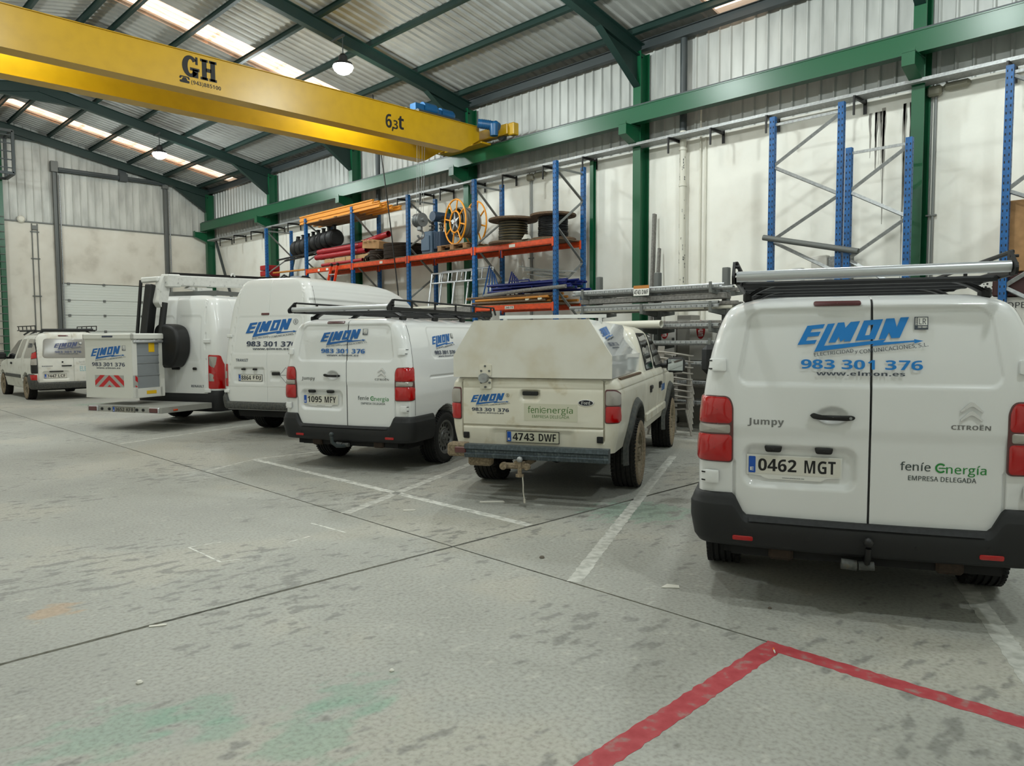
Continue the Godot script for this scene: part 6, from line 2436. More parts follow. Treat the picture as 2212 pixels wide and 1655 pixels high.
	g.prism(rounded(V2([0.02, 2.72, 0.16, 2.74, 0.22, 2.6, 0.3, 2.25, 0.22, 2.15, 0.1, 2.2, 0.02, 2.5]), 0.03, 3), 0.14, Transform3D(Basis(Vector3(0, 0, 1), Vector3.UP, Vector3(-1, 0, 0)), Vector3(0.0, 0, 0.06)))
	g.bar(Vector3(-0.08, 2.68, 0.25), Vector3(-0.42, 2.66, 0.32), 0.1, 0.1, Vector3.UP, 0.02)
	part("knuckle", g, M.boom_white, bo)
	g = G.new()
	g.bar(Vector3(-0.2, 2.58, 0.3), Vector3(-0.28, 1.45, 0.42), 0.2, 0.16, Vector3(1, 0, 0), 0.02)
	g.tube(V3([-0.42, 2.66, 0.34, -0.46, 1.5, 0.45]), 0.03, 8)
	g.cyl(Vector3(0.0, 2.25, 0.22), Vector3(-0.04, 1.6, 0.3), 0.06, -1, 12)
	part("levelling_arm", g, M.black_plastic, bo)
	g = G.new()
	var rows := []
	for k in 4:
		var row := PackedVector3Array()
		for q in rounded(V2([-0.18, 1.05, 0.2, 1.05, 0.36, 1.3, 0.38, 1.6, 0.3, 1.8, 0.1, 1.86, -0.12, 1.86, -0.2, 1.75]), 0.1, 4):
			var f: float = [1.0, 1.0, 0.96, 0.85][k]
			row.append(Vector3(0.09 + (q.x - 0.09) * f, 1.45 + (q.y - 1.45) * f, [0.02, 0.26, 0.3, 0.32][k]))
		rows.append(row)
	g.grid(rows, true)
	g.fan(rows[3], false)
	part("control_cover", g, M.black_plastic, bo)
	g = G.new()
	g.cbox(Vector3(0, 2.5, -3.3), Vector3(0.6, 0.3, 0.6), 0.05)
	g.cyl(Vector3(0, 2.38, -3.3), Vector3(0, 2.45, -3.3), 0.35, -1, 20)
	part("turret_base", g, M.boom_white, bo)
	g = G.new()
	g.prism(rounded(V2([-0.35, 2.62, 0.25, 2.62, 0.3, 2.8, 0.05, 3.0, -0.25, 2.98, -0.4, 2.8]), 0.06, 3), 0.3, Transform3D(Basis(Vector3(0, 0, 1), Vector3.UP, Vector3(-1, 0, 0)), Vector3(0.45, 0, -3.4)))
	for k in 3:
		g.tube(PackedVector3Array([Vector3(0.1 + k * 0.05, 2.86, -2.9), Vector3(0.14 + k * 0.05, 3.0 - k * 0.03, -3.1), Vector3(0.16 + k * 0.05, 2.9, -3.4)]), 0.02, 6)
	part("turret", g, M.black_plastic, bo)
	g = G.new()
	g.bar(Vector3(-0.7, 2.44, -0.35), Vector3(0.72, 2.44, -0.35), 0.05, 0.09)
	g.bar(Vector3(0.68, 2.44, -0.35), Vector3(0.68, 2.46, -3.0), 0.04, 0.08)
	g.bar(Vector3(-0.68, 2.44, -0.35), Vector3(-0.68, 2.46, -3.0), 0.04, 0.08)
	part("roof_rack", g, M.galvanised_dull, t)

# ---------------------------------------------------------------- the small van by the gable

func build_kangoo() -> void:
	var t := thing("small_van", "small dusty white van by the gable door, plate 7447", "van", Vector3(5.65, 0, -22.2))
	var B := Body.new()
	B.w = V2([0.28, 0.86, 0.55, 0.905, 0.9, 0.9, 1.1, 0.875, 1.4, 0.81, 1.6, 0.755, 1.68, 0.7, 1.73, 0.62, 1.75, 0.52])
	B.zr = V2([0.28, -0.05, 0.5, 0.0, 0.9, -0.015, 1.6, -0.1, 1.7, -0.13, 1.75, -0.2])
	B.zf = V2([0.28, -4.0, 0.6, -4.1, 0.9, -4.0, 1.0, -3.6, 1.08, -3.1, 1.57, -2.0, 1.7, -1.7, 1.75, -1.4])
	B.rr = V2([0.3, 0.12, 1.7, 0.13])
	B.rf = 0.45
	B.arches = [[-0.75, 0.33, 0.37], [-3.45, 0.33, 0.37]]
	B.feat = func(kind: int, x: float, y: float, z: float) -> float:
		if kind == 0:
			if absf(x - 0.05) < 0.006 or absf(absf(x) - 0.765) < 0.006:
				return 0.012
			return 0.02 * (1.0 - smoothstep(-0.03, 0.004, sd_box(x, y, -0.37, 0.64, 0.31, 0.115, 0.05)))
		if (absf(z + 1.15) < 0.006 or absf(z + 2.15) < 0.006) and y > 0.45 and y < 1.65:
			return 0.012
		return 0.0
	var zs := spread(-0.15, -3.6, 0.06, around([-1.15, -2.15], 0.007))
	zs.sort()
	zs.reverse()
	var body := part("body", B.build(spread(0.3, 1.75, 0.02), spread(0.0, 0.77, 0.02, around([0.05, 0.765], 0.007)), zs), M.kangoo_white, t)
	var fr := func(p: Vector2, off: float) -> Vector3: return B.rear(p.x, p.y, off)
	var g := B.skirt(-0.36, func(x: float, z: float) -> float: return 0.29, func(x: float, z: float) -> float: return lerpf(0.47, 0.69, smoothstep(0.77, 0.86, x)), 0.04, 30, 10)
	part("bumper", g, M.muddy_grey, t)
	g = G.new()
	g.blob(fr, rounded(V2([-0.66, 1.1, 0.66, 1.08, 0.6, 1.58, -0.61, 1.6]), 0.09, 5), 0.008, 0.0, 0.012, 14)
	var wn := part("rear_window_film", g, M.grey_glass, body)
	elmon_sign(wn, B.rear_xf(-0.06, 1.4, 0.012), 0.66, M.logo_faded, M.logo_faded, M.logo_grey, "badge")
	for s: float in [1.0, -1.0]:
		g = G.new()
		g.blob(fr, rounded(mirror2([0.775, 0.7, 0.9, 0.7, 0.93, 0.9, 0.915, 1.15, 0.86, 1.42, 0.765, 1.7], s), 0.015, 3), 0.006, 0.004, 0.02, 3)
		var lamp := part("tail_lamp", g, M.black_plastic, t)
		for q in [["clear_lens", [0.785, 1.27, 0.9, 1.2, 0.87, 1.38, 0.79, 1.45], "clear_lens"], ["red_lens", [0.785, 1.1, 0.92, 1.07, 0.905, 1.19, 0.785, 1.26], "red_lens"], ["clear_lens", [0.79, 0.92, 0.9, 0.92, 0.92, 1.06, 0.785, 1.09], "clear_lens"]]:
			g = G.new()
			g.blob(fr, rounded(mirror2(q[1], s), 0.012, 3), 0.012, 0.004, 0.015, 2)
			part(q[0], g, M[q[2]], lamp)
		g = G.new()
		g.blob(fr, rounded(mirror2([0.8, 0.535, 0.89, 0.535, 0.9, 0.67, 0.8, 0.67], s), 0.01, 3), 0.046, 0.003, 0.02, 2)
		part("reflector", g, M.red_lens, t)
		pane(t, B, s, [-0.24, 1.1, -1.0, 1.08, -0.8, 1.59, -0.16, 1.58], 0.07, "side_window", "grey_glass")
		pane(t, B, s, [-1.28, 1.09, -1.8, 1.06, -1.45, 1.59, -1.05, 1.59], 0.06, "side_window", "grey_glass")
		pane(t, B, s, [-2.0, 1.05, -3.05, 1.03, -1.95, 1.55, -1.62, 1.58], 0.05, "side_window", "dark_glass")
		g = G.new()
		g.bar(B.side(-1.25, 0.6, s, 0.01), B.side(-3.0, 0.6, s, 0.01), 0.025, 0.09, Vector3.UP, 0.01)
		part("side_moulding", g, M.muddy_grey, t)
		g = G.new()
		g.cbox(B.side(-2.3, 0.93, s, 0.012), Vector3(0.03, 0.06, 0.14), 0.01)
		part("door_handle", g, M.black_plastic, t)
		g = G.new()
		g.cbox(Vector3(s * 1.02, 1.13, -2.85), Vector3(0.22, 0.2, 0.12), 0.05)
		g.tube(V3([s * 0.85, 1.06, -2.9, s * 0.98, 1.08, -2.86]), 0.03, 8)
		part("door_mirror", g, M.black_plastic, t)
		wheel(t, Vector3(s * 0.8, 0.315, -0.75), 0.315, 0.2, s, M.dusty_rubber, M.muddy_wheel, 7, M.mud)
		wheel(t, Vector3(s * 0.8, 0.315, -3.45), 0.315, 0.2, s, M.dusty_rubber, M.muddy_wheel, 7, M.mud)
	lettering(wn, "ELMON", 0.4, 0.12, B.side_xf(-0.52, 1.42, -1.0, 0.008), M.logo_grey, true)
	g = G.new()
	g.blob(fr, rounded(rect2(-0.267, 1.655, -0.034, 1.688), 0.01, 3), 0.01, 0.004, 0.02, 2)
	part("brake_lamp", g, M.red_lens_dark, t)
	g = G.new()
	g.blob(fr, rounded(rect2(-0.235, 0.872, 0.0, 0.903), 0.012, 3), 0.02, 0.006, 0.03, 2)
	part("door_handle", g, M.black_plastic, body)
	g = G.new()
	g.cyl(B.rear(-0.21, 0.985, -0.01), B.rear(-0.21, 0.985, 0.012), 0.022, -1, 12)
	part("lock", g, M.black_plastic, body)
	g = G.new()
	g.cbox(B.rear(-0.36, 0.745, 0.0), Vector3(0.32, 0.03, 0.05), 0.01)
	part("plate_lamp", g, M.black_plastic, body)
	number_plate(body, B.rear_xf(-0.38, 0.628, -0.02), "7447 LCF", 0.5, 0.105)
	lettering(body, "KANGOO", 0.24, 0.03, B.rear_xf(-0.56, 0.885, 0.002), M.logo_grey, true).name = "model_badge"
	fenie(body, B.rear_xf(0.38, 0.97, 0.003), 0.42, M.print_faint, M.print_faint)
	lettering(body, "ELEC", 0.22, 0.13, B.rear_xf(0.3, 0.8, 0.003), M.print_teal, true)
	g = G.new()
	g.box(Vector3(0, 0.33, -2.0), Vector3(1.4, 0.16, 3.6))
	part("underbody", g, M.underbody, t)
	var rk := group_node("roof_rack", t)
	g = G.new()
	g.cyl(Vector3(-0.6, 1.82, -0.3), Vector3(0.62, 1.83, -0.3), 0.035, -1, 12)
	part("loading_tube", g, M.bumper_plastic, rk)
	for s: float in [1.0, -1.0]:
		g = G.new()
		for y in [1.82, 1.93]:
			g.bar(Vector3(s * 0.72, y, -0.35), Vector3(s * 0.74, y, -2.2), 0.025, 0.025)
		for k in 5:
			g.bar(Vector3(s * 0.72, 1.82, -0.35 - k * 0.45), Vector3(s * 0.725, 1.93, -0.35 - k * 0.45), 0.02, 0.02)
		part("side_rail", g, M.black_plastic, rk)
		for z in [-0.5, -1.3, -2.0]:
			g = G.new()
			g.bar(Vector3(s * 0.5, 1.8, z), Vector3(s * 0.64, 1.7, z), 0.05, 0.04)
			g.bar(Vector3(s * 0.0, 1.8, z), Vector3(s * 0.73, 1.8, z), 0.05, 0.03)
			part("foot", g, M.black_plastic, rk)

# ---------------------------------------------------------------- pallet racking

const RACK_X := 12.5
const RACK_Z := [-11.27, -13.97, -16.67, -19.42, -22.14, -24.86]

# a slotted upright: omega section with punched holes on the face that looks at the hall and on the face that looks at the camera
func upright(parent: Node3D, x: float, z: float, y1: float, w := 0.1, called := "upright") -> void:
	var g := G.new()
	g.box(Vector3(x + 0.005, y1 / 2, z), Vector3(0.01, y1, w))
	for s: float in [1.0, -1.0]:
		g.box(Vector3(x + 0.045, y1 / 2, z + s * (w / 2 - 0.004)), Vector3(0.08, y1, 0.008))
	g.box(Vector3(x + 0.05, 0.006, z), Vector3(0.14, 0.012, w + 0.05))
	var u := part(called, g, M.rack_blue, parent)
	g = G.new()
	var k := 0
	while 1.9 + k * 0.1 < y1 - 0.05:
		var y := 1.9 + k * 0.1
		for s: float in [1.0, -1.0]:
			g.box(Vector3(x + 0.0002, y, z + s * w * 0.27), Vector3(0.002, 0.035, 0.016))
		g.box(Vector3(x + 0.05, y + 0.03, z + w / 2), Vector3(0.018, 0.02, 0.002))
		k += 1
	part("slot", g, M.seal, u).set_meta("kind", "stuff")

func bracing(parent: Node3D, a: Vector3, b: Vector3, ys: Array, m := "rack_grey") -> void:
	for k in ys.size() - 1:
		var p: Vector3 = a if k % 2 == 0 else b
		var q: Vector3 = b if k % 2 == 0 else a
		var g := G.new()
		g.bar(Vector3(p.x, ys[k], p.z), Vector3(q.x, ys[k + 1], q.z), 0.026, 0.056, Vector3(0.3, 0, 1))
		part("brace", g, M[m], parent)
	var g2 := G.new()
	g2.bar(Vector3(a.x, ys[0] + 0.02, a.z), Vector3(b.x, ys[0] + 0.02, b.z), 0.022, 0.045)
	part("tie", g2, M[m], parent)

func build_rack() -> void:
	var t := thing("pallet_rack", "long pallet rack of blue uprights and orange beams along the wall", "pallet rack")
	var tops := [5.475, 5.47, 5.46, 5.48, 5.44, 5.41]
	for k in 6:
		var z: float = RACK_Z[k]
		upright(t, RACK_X, z, tops[k])
		upright(t, RACK_X + 0.95, z, tops[k])
		bracing(t, Vector3(RACK_X + 0.06, 0, z), Vector3(RACK_X + 0.98, 0, z), [5.3, 4.5, 3.85, 3.05, 2.4, 1.6] if k % 2 else [5.3, 4.7, 4.05, 3.3, 2.65, 1.9])
	var levels := [[3.79, 0, 4], [2.35, 0, 1], [5.28, 3, 4], [2.35, 2, 4]]
	for lv in levels:
		for k in range(lv[1], lv[2]):
			var y: float = lv[0]
			var za: float = RACK_Z[k] - 0.05
			var zb: float = RACK_Z[k + 1] + 0.05
			for x in [RACK_X + 0.0, RACK_X + 0.95]:
				if y > 5.0:
					continue
				var g := G.new()
				g.cbox(Vector3(x + 0.03, y - 0.065, (za + zb) / 2), Vector3(0.05, 0.13, za - zb), 0.008)
				g.cbox(Vector3(x + 0.005, y - 0.1, (za + zb) / 2), Vector3(0.02, 0.03, za - zb), 0.006)
				for e in [za, zb]:
					g.cbox(Vector3(x + 0.0, y - 0.08, e), Vector3(0.04, 0.2, 0.05), 0.006)
				part("beam", g, M.rack_orange, t)
			if y < 5.0:
				var g := G.new()
				var n := 3
				for q in n:
					var z0 := lerpf(za, zb, q / float(n)) - 0.01
					var z1 := lerpf(za, zb, (q + 1) / float(n)) + 0.01
					var d := G.new()
					d.box(Vector3(RACK_X + 0.49, y + 0.011, (z0 + z1) / 2), Vector3(0.96, 0.022, z0 - z1))
					part("deck_board", d, M.chipboard, t)
	for q in [[3.725, -12.6, 0.2], [2.285, -12.7, 0.3], [3.725, -17.9, 0.14], [3.725, -20.8, 0.14], [3.725, -21.3, 0.12]]:
		var g := G.new()
		g.box(Vector3(RACK_X - 0.008, q[0], q[1]), Vector3(0.004, 0.07, q[2]))
		var tg := part("label_holder", g, M.paper, t)
		if q[0] < 3.0:
			lettering(tg, "2949 FYR", 0.26, 0.05, Transform3D(Basis(Vector3(0, 0, 1), Vector3.UP, Vector3(-1, 0, 0)), Vector3(RACK_X - 0.0105, q[0], q[1])), M.plate_ink, true)

func cable_coil(g: G, c: Vector3, r: float, h: float, turns: int, tr: float, axis := Vector3.UP, seed_ := 1, sides := 6, seg := 22) -> void:
	var rng := RandomNumberGenerator.new()
	rng.seed = seed_
	var x := axis.cross(Vector3.RIGHT if absf(axis.x) < 0.9 else Vector3.UP).normalized()
	var y := axis.cross(x)
	for k in turns:
		var p := PackedVector3Array()
		var o := c + axis * (h * (k + 0.5) / turns)
		var rk := r + rng.randf_range(-0.3, 0.3) * tr
		var tilt := rng.randf_range(-0.5, 0.5) * tr
		for s in seg:
			var a := TAU * s / seg
			p.append(o + (x * cos(a) + y * sin(a)) * rk + axis * tilt * cos(a))
		g.tube(p, tr, sides, false, true)

func build_rack_goods() -> void:
	var g: G
	var Y := 3.812
	# two wooden cable drums standing on their ends
	for q in [[-13.0, "khaki-brown cable with pale stripes", "cable_khaki"], [-11.87, "blue-black cable, at the end of the shelf", "cable_black"]]:
		var d := thing("cable_drum", "wooden cable drum wound with %s" % q[1], "cable drum", Vector3(RACK_X + (0.62 if q[0] > -12.0 else 0.43), Y, q[0]), 0.0, "wooden cable drums on the orange beam")
		for y in [0.0, 0.565]:
			g = G.new()
			var R := 0.54 if q[0] > -12.0 else 0.6
			g.lathe(V2([0, y, R - 0.01, y, R, y + 0.01, R, y + 0.045, R - 0.01, y + 0.055, 0, y + 0.055]), Transform3D(), 40)
			var fl := part("flange", g, M.drum_wood, d)
			g = G.new()
			for k in 6:
				var a := TAU * k / 6.0
				g.cyl(Vector3(cos(a) * 0.4, y - 0.004 if y > 0 else 0.01, sin(a) * 0.4), Vector3(cos(a) * 0.4, y + 0.062, sin(a) * 0.4), 0.014, -1, 6)
			part("bolt", g, M.steel, fl)
		g = G.new()
		g.cyl(Vector3(0, 0.05, 0), Vector3(0, 0.57, 0), 0.29, -1, 28)
		part("core", g, M.drum_wood, d)
		g = G.new()
		cable_coil(g, Vector3(0, 0.055, 0), 0.335, 0.5, 14, 0.019, Vector3.UP, 3)
		var cb := part("cable", g, M[q[2]], d)
		if q[2] == "cable_khaki":
			g = G.new()
			for k in 8:
				cable_coil(g, Vector3(0, 0.07 + k * 0.063, 0), 0.351, 0.01, 1, 0.008, Vector3.UP, k, 5)
			part("pale_turn", g, M.cable_khaki_pale, cb)
	g = G.new()
	g.prism(rounded(V2([-0.1, 0, 0.1, 0, 0.07, 0.06, 0.02, 0.12, -0.04, 0.05]), 0.02, 3), 0.14, Transform3D(Basis(Vector3(0, 0, 1), Vector3.UP, Vector3(-1, 0, 0)), Vector3(RACK_X + 0.3, Y + 0.06, -12.36)))
	single("white_sack", g, M.paper, "crumpled white sack between the two wooden cable drums", "sack")
	# yellow steel reel on a pallet
	var pl := thing("pallet", "small bare wood pallet under the yellow steel reel", "pallet", Vector3(RACK_X + 0.45, Y, -14.78))
	for k in 5:
		g = G.new()
		g.box(Vector3(-0.4 + k * 0.2, 0.134, 0), Vector3(0.12, 0.022, 1.2))
		part("deck_board", g, M.pallet_wood, pl)
	for z in [-0.5, 0.0, 0.5]:
		for x in [-0.4, 0.0, 0.4]:
			g = G.new()
			g.box(Vector3(x, 0.06, z), Vector3(0.13, 0.1, 0.14))
			part("block", g, M.pallet_wood, pl)
		g = G.new()
		g.box(Vector3(0, 0.116, z), Vector3(0.94, 0.02, 0.14))
		part("stringer", g, M.pallet_wood, pl)
	for x in [-0.4, 0.0, 0.4]:
		g = G.new()
		g.box(Vector3(x, 0.006, 0), Vector3(0.1, 0.014, 1.2))
		part("bottom_board", g, M.pallet_wood, pl)
	var rl := thing("steel_reel", "yellow steel cable reel with spokes and a star-shaped hub", "cable reel", Vector3(RACK_X + 0.42, Y + 0.145 + 0.585, -14.78), deg_to_rad(-12.0))
	for x in [-0.27, 0.33]:
		for r in [[0.565, "outer_rim"], [0.27, "inner_rim"]]:
			g = G.new()
			var p := PackedVector3Array()
			for s in 40:
				p.append(Vector3(x, cos(TAU * s / 40.0) * r[0], sin(TAU * s / 40.0) * r[0]))
			g.tube(p, 0.022, 8, false, true)
			part(r[1], g, M.reel_yellow, rl)
		for s in 8:
			g = G.new()
			var a := TAU * (s + 0.3) / 8.0
			g.tube(PackedVector3Array([Vector3(x, cos(a) * 0.27, sin(a) * 0.27), Vector3(x, cos(a) * 0.565, sin(a) * 0.565)]), 0.02, 8)
			part("spoke", g, M.reel_yellow, rl)
	g = G.new()
	g.cyl(Vector3(-0.2, 0, 0), Vector3(0.27, 0, 0), 0.26, -1, 24)
	part("barrel", g, M.cable_khaki, rl)
	g = G.new()
	cable_coil(g, Vector3(-0.22, 0, 0), 0.36, 0.5, 14, 0.022, Vector3.RIGHT, 5)
	part("cable", g, M.cable_grey, rl)
	g = G.new()
	var star := PackedVector2Array()
	for k in 10:
		var r := 0.25 if k % 2 == 0 else 0.065
		star.append(Vector2(cos(TAU * k / 10.0 + 0.4), sin(TAU * k / 10.0 + 0.4)) * r)
	g.prism(star, 0.025, Transform3D(Basis(Vector3(0, 0, 1), Vector3.UP, Vector3(-1, 0, 0)), Vector3(-0.26, 0, 0)))
	g.cyl(Vector3(-0.34, 0, 0), Vector3(-0.24, 0, 0), 0.06, 0.07, 14)
	part("hub", g, M.aluminium, rl)
	# blue-grey pump set
	var ma := thing("machine", "blue-grey cabinet machine with a fan drum on top, left of the yellow reel", "machine", Vector3(RACK_X + 0.5, Y, -15.85))
	g = G.new()
	g.cbox(Vector3(-0.05, 0.3, -0.12), Vector3(0.7, 0.6, 0.42), 0.03)
	g.cbox(Vector3(-0.42, 0.28, -0.12), Vector3(0.05, 0.4, 0.34), 0.015)
	part("cabinet", g, M.machine_face, ma)
	g = G.new()
	for k in 4:
		g.cbox(Vector3(-0.1, 0.33, 0.16 + k * 0.07), Vector3(0.5, 0.46, 0.05), 0.02)
	part("cooler_rib", g, M.machine_blue, ma)
	g = G.new()
	g.cyl(Vector3(-0.35, 0.98, 0.1), Vector3(0.3, 0.98, 0.1), 0.13, -1, 20)
	part("drum", g, M.machine_blue, ma)
	g = G.new()
	for z in [-0.12, 0.3]:
		g.bar(Vector3(-0.2, 0.58, z), Vector3(-0.15, 0.98, z), 0.05, 0.05)
		for y in [0.66, 0.76, 0.86]:
			g.bar(Vector3(-0.22, y, z - 0.08), Vector3(-0.22, y, z + 0.14), 0.03, 0.025)
	part("frame", g, M.black_plastic, ma)
	# brown wire coils
	for q in [[-17.5, 0.6, 0.42, 11], [-18.42, 0.27, 0.3, 12]]:
		g = G.new()
		cable_coil(g, Vector3(RACK_X + 0.55 - (0.25 if q[3] == 12 else 0.0), Y, q[0]), q[1], q[2], 12, 0.019, Vector3.UP, q[3], 5, 28)
		cable_coil(g, Vector3(RACK_X + 0.55 - (0.25 if q[3] == 12 else 0.0), Y, q[0]), q[1] - 0.05, q[2] * 0.95, 8, 0.02, Vector3.UP, q[3] + 5, 5, 28)
		single("wire_coil", g, M.rusty, "big upright coil of brown wire rope beside the blue upright" if q[3] == 11 else "smaller loose coil of brown wire rope beside the cardboard box", "cable coil", "brown wire coils")
	g = G.new()
	for k in 7:
		cable_coil(g, Vector3(RACK_X + 0.15 + 0.05 * (k % 2), Y + 0.02, -18.2 - k * 0.09), 0.14 + 0.02 * (k % 3), 0.1, 2, 0.022, Vector3(0.5, 0.6, 0.4 - 0.15 * k).normalized(), 30 + k, 5, 16)
	single("chain_heap", g, M.rusty, "tangled heap of brown wire and fittings in front of the coils", "wire heap")
	# red plastic ducts and the boxes below them
	for q in [[0.24, 0.52, -21.7, 0.24, 0.54, -18.8, 0.085], [0.44, 0.41, -21.95, 0.42, 0.43, -18.9, 0.085], [0.24, 0.36, -21.85, 0.22, 0.37, -18.95, 0.085], [0.66, 0.5, -21.5, 0.45, 0.78, -18.15, 0.09], [0.06, 0.06, -21.2, 0.05, 0.07, -18.9, 0.05]]:
		g = G.new()
		var a := Vector3(RACK_X + q[0], Y + q[1], q[2])
		var b := Vector3(RACK_X + q[3], Y + q[4], q[5])
		var ri: float = q[6]
		g.lathe(V2([ri * 0.9, 0.0, ri, 0.0, ri, 0.25, ri * 1.15, 0.27, ri * 1.15, 0.45, ri, 0.47, ri, a.distance_to(b), ri * 0.9, a.distance_to(b), ri * 0.9, 0.0]), G.along(a, b), 20)
		var nm: String = {0.52: "uppermost of the bundle", 0.41: "behind the others in the bundle", 0.36: "lower front one of the bundle", 0.5: "rising to the right over the box", 0.06: "thin one on the shelf edge"}[q[1]]
		single("red_duct", g, M.red_pipe, "crimson plastic duct pipe, %s" % nm, "pipe", "crimson duct pipes")
	for k in 4:
		g = G.new()
		g.cbox(Vector3(RACK_X + 0.42, Y + 0.127, -20.97 + k * 0.62), Vector3(0.5, 0.25, 0.58), 0.006)
		single("cardboard_box", g, M.pale_cardboard, "pale cardboard box under the crimson ducts, %s" % ["farthest left", "second from the left", "third, behind the blue upright", "right end of the row"][k], "box", "cardboard boxes under the ducts")
	var bx := thing("cardboard_box", "open cardboard box tilted on the shelf right of the ducts", "box", Vector3(RACK_X + 0.33, Y + 0.48, -18.6), 0.1)
	g = G.new()
	g.cbox(Vector3.ZERO, Vector3(0.45, 0.22, 0.75), 0.006, Basis(Vector3.RIGHT, 0.1))
	part("body", g, M.cardboard, bx)
	for k in 3:
		g = G.new()
		g.box(Vector3(-0.1, 0.12, -0.25 + k * 0.2), Vector3(0.4, 0.01, 0.17), Basis(Vector3.RIGHT, 0.35))
		part("flap", g, M.pale_cardboard, bx)
	# black rubber drums in a row
	for k in 8:
		var z := -23.55 + k * 0.33
		var y := 4.62 + k * 0.022
		var d := thing("black_drum", "round black rubber ring drum, %s of the row" % ["first from the left", "second from the left", "third from the left", "fourth from the left", "fourth from the right", "third from the right", "second from the right", "last on the right"][k], "rubber drum", Vector3(RACK_X + 0.55, y, z), 0.0, "row of black rubber drums")
		g = G.new()
		g.lathe(V2([0, -0.15, 0.2, -0.15, 0.265, -0.13, 0.285, -0.08, 0.285, 0.08, 0.265, 0.13, 0.2, 0.15, 0, 0.15]), Transform3D(Basis.from_euler(Vector3(PI / 2, 0, 0)), Vector3.ZERO), 28)
		part("body", g, M.black_rubber, d)
		g = G.new()
		g.cbox(Vector3(0, 0.33, 0), Vector3(0.1, 0.14, 0.1), 0.02)
		g.cbox(Vector3(0, 0.41, 0), Vector3(0.12, 0.03, 0.12), 0.01)
		part("neck", g, M.black_rubber, d)
	g = G.new()
	for x in [0.4, 0.7]:
		g.bar(Vector3(RACK_X + x, 4.32, -24.8), Vector3(RACK_X + x, 4.5, -19.45), 0.05, 0.05)
	single("carrier_bar", g, M.black_plastic, "two dark bars carrying the row of black rubber drums", "bar")
	# yellow formwork beams across the top
	for k in 7:
		g = G.new()
		var x := RACK_X + 0.06 + (k % 4) * 0.24
		var y := 5.37 + (0.13 if k >= 4 else 0.0)
		ibeam(g, Vector3(x, y, -18.0 - (0.3 if k >= 4 else 0.0) - 0.05 * (k % 3)), Vector3(x + 0.03, y - 0.03, -22.55 - 0.08 * (k % 2)), 0.13, 0.08, 0.035, 0.03, Vector3.UP)
		single("timber_girder", g, M.beam_yellow, "yellow timber formwork beam on top of the rack, %s" % ["front of the lower row", "second of the lower row", "third of the lower row", "back of the lower row", "front of the upper row", "middle of the upper row", "back of the upper row"][k], "timber beam", "yellow formwork beams")
	for z in [-22.15, -21.2, -20.3, -19.45]:
		g = G.new()
		g.box(Vector3(RACK_X + 0.48, 5.285, z), Vector3(0.98, 0.03, 0.12))
		single("cross_board", g, M.pallet_wood, "brown board under the yellow formwork beams, %s" % {-22.15: "at the left end", -21.2: "second from the left", -20.3: "second from the right", -19.45: "at the right end"}[z], "board", "boards under the formwork beams")
	g = G.new()
	for k in 5:
		g.box(Vector3(RACK_X + 0.1 + k * 0.2, 5.27, -20.8), Vector3(0.14, 0.02, 2.7))
	single("shelf_planks", g, M.pallet_wood, "brown plank shelf carrying the yellow beams", "shelf")
	# orange step ladder leaning on the front beam
	var ld := thing("step_ladder", "orange ladder leaning on the orange beam behind the tall van", "ladder", Vector3(RACK_X - 0.28, 0, -20.25))
	for z in [-0.22, 0.22]:
		g = G.new()
		g.bar(Vector3(-0.75, 0, z * 1.25), Vector3(0.2, 3.8, z * 0.8), 0.03, 0.08, Vector3(1, 0, 0), 0.006)
		part("stile", g, M.ladder_orange, ld)
		g = G.new()
		g.cbox(Vector3(0.2, 3.82, z * 0.8), Vector3(0.1, 0.1, 0.06), 0.02)
		part("end_cap", g, M.black_plastic, ld)
	for k in 11:
		g = G.new()
		var s := (k + 1) * 0.32
		g.bar(Vector3(-0.75 + s * 0.25, s, -0.26 + s * 0.02), Vector3(-0.75 + s * 0.25, s, 0.26 - s * 0.02), 0.05, 0.03)
		part("rung", g, M.aluminium, ld)
	# bits at the far end
	var cr := thing("red_crate", "red and brown stacked crates at the far end of the rack", "crate", Vector3(13.0, 0, -25.6))
	g = G.new()
	g.cbox(Vector3(0, 1.9, 0), Vector3(0.6, 3.8, 0.5), 0.02)
	part("stack", g, M.pallet_wood, cr)
	for y in [3.3, 3.9, 4.1]:
		g = G.new()
		g.cbox(Vector3(0, y, 0.05), Vector3(0.5, 0.18, 0.55), 0.02)
		part("crate", g, M.logo_red, cr)
	for k in 5:
		g = G.new()
		g.tube(PackedVector3Array([Vector3(RACK_X + 0.2 + k * 0.13, 3.86 + 0.02 * k, -24.7), Vector3(RACK_X + 0.25 + k * 0.13, 3.84 + 0.02 * k, -21.9)]), 0.03, 8)
		single("pale_tube", g, M.pole_yellow, "pale tube lying on the far bay of the rack, %s" % ["nearest the hall", "second", "middle one", "fourth", "nearest the wall"][k], "tube", "pale tubes in the far bay")

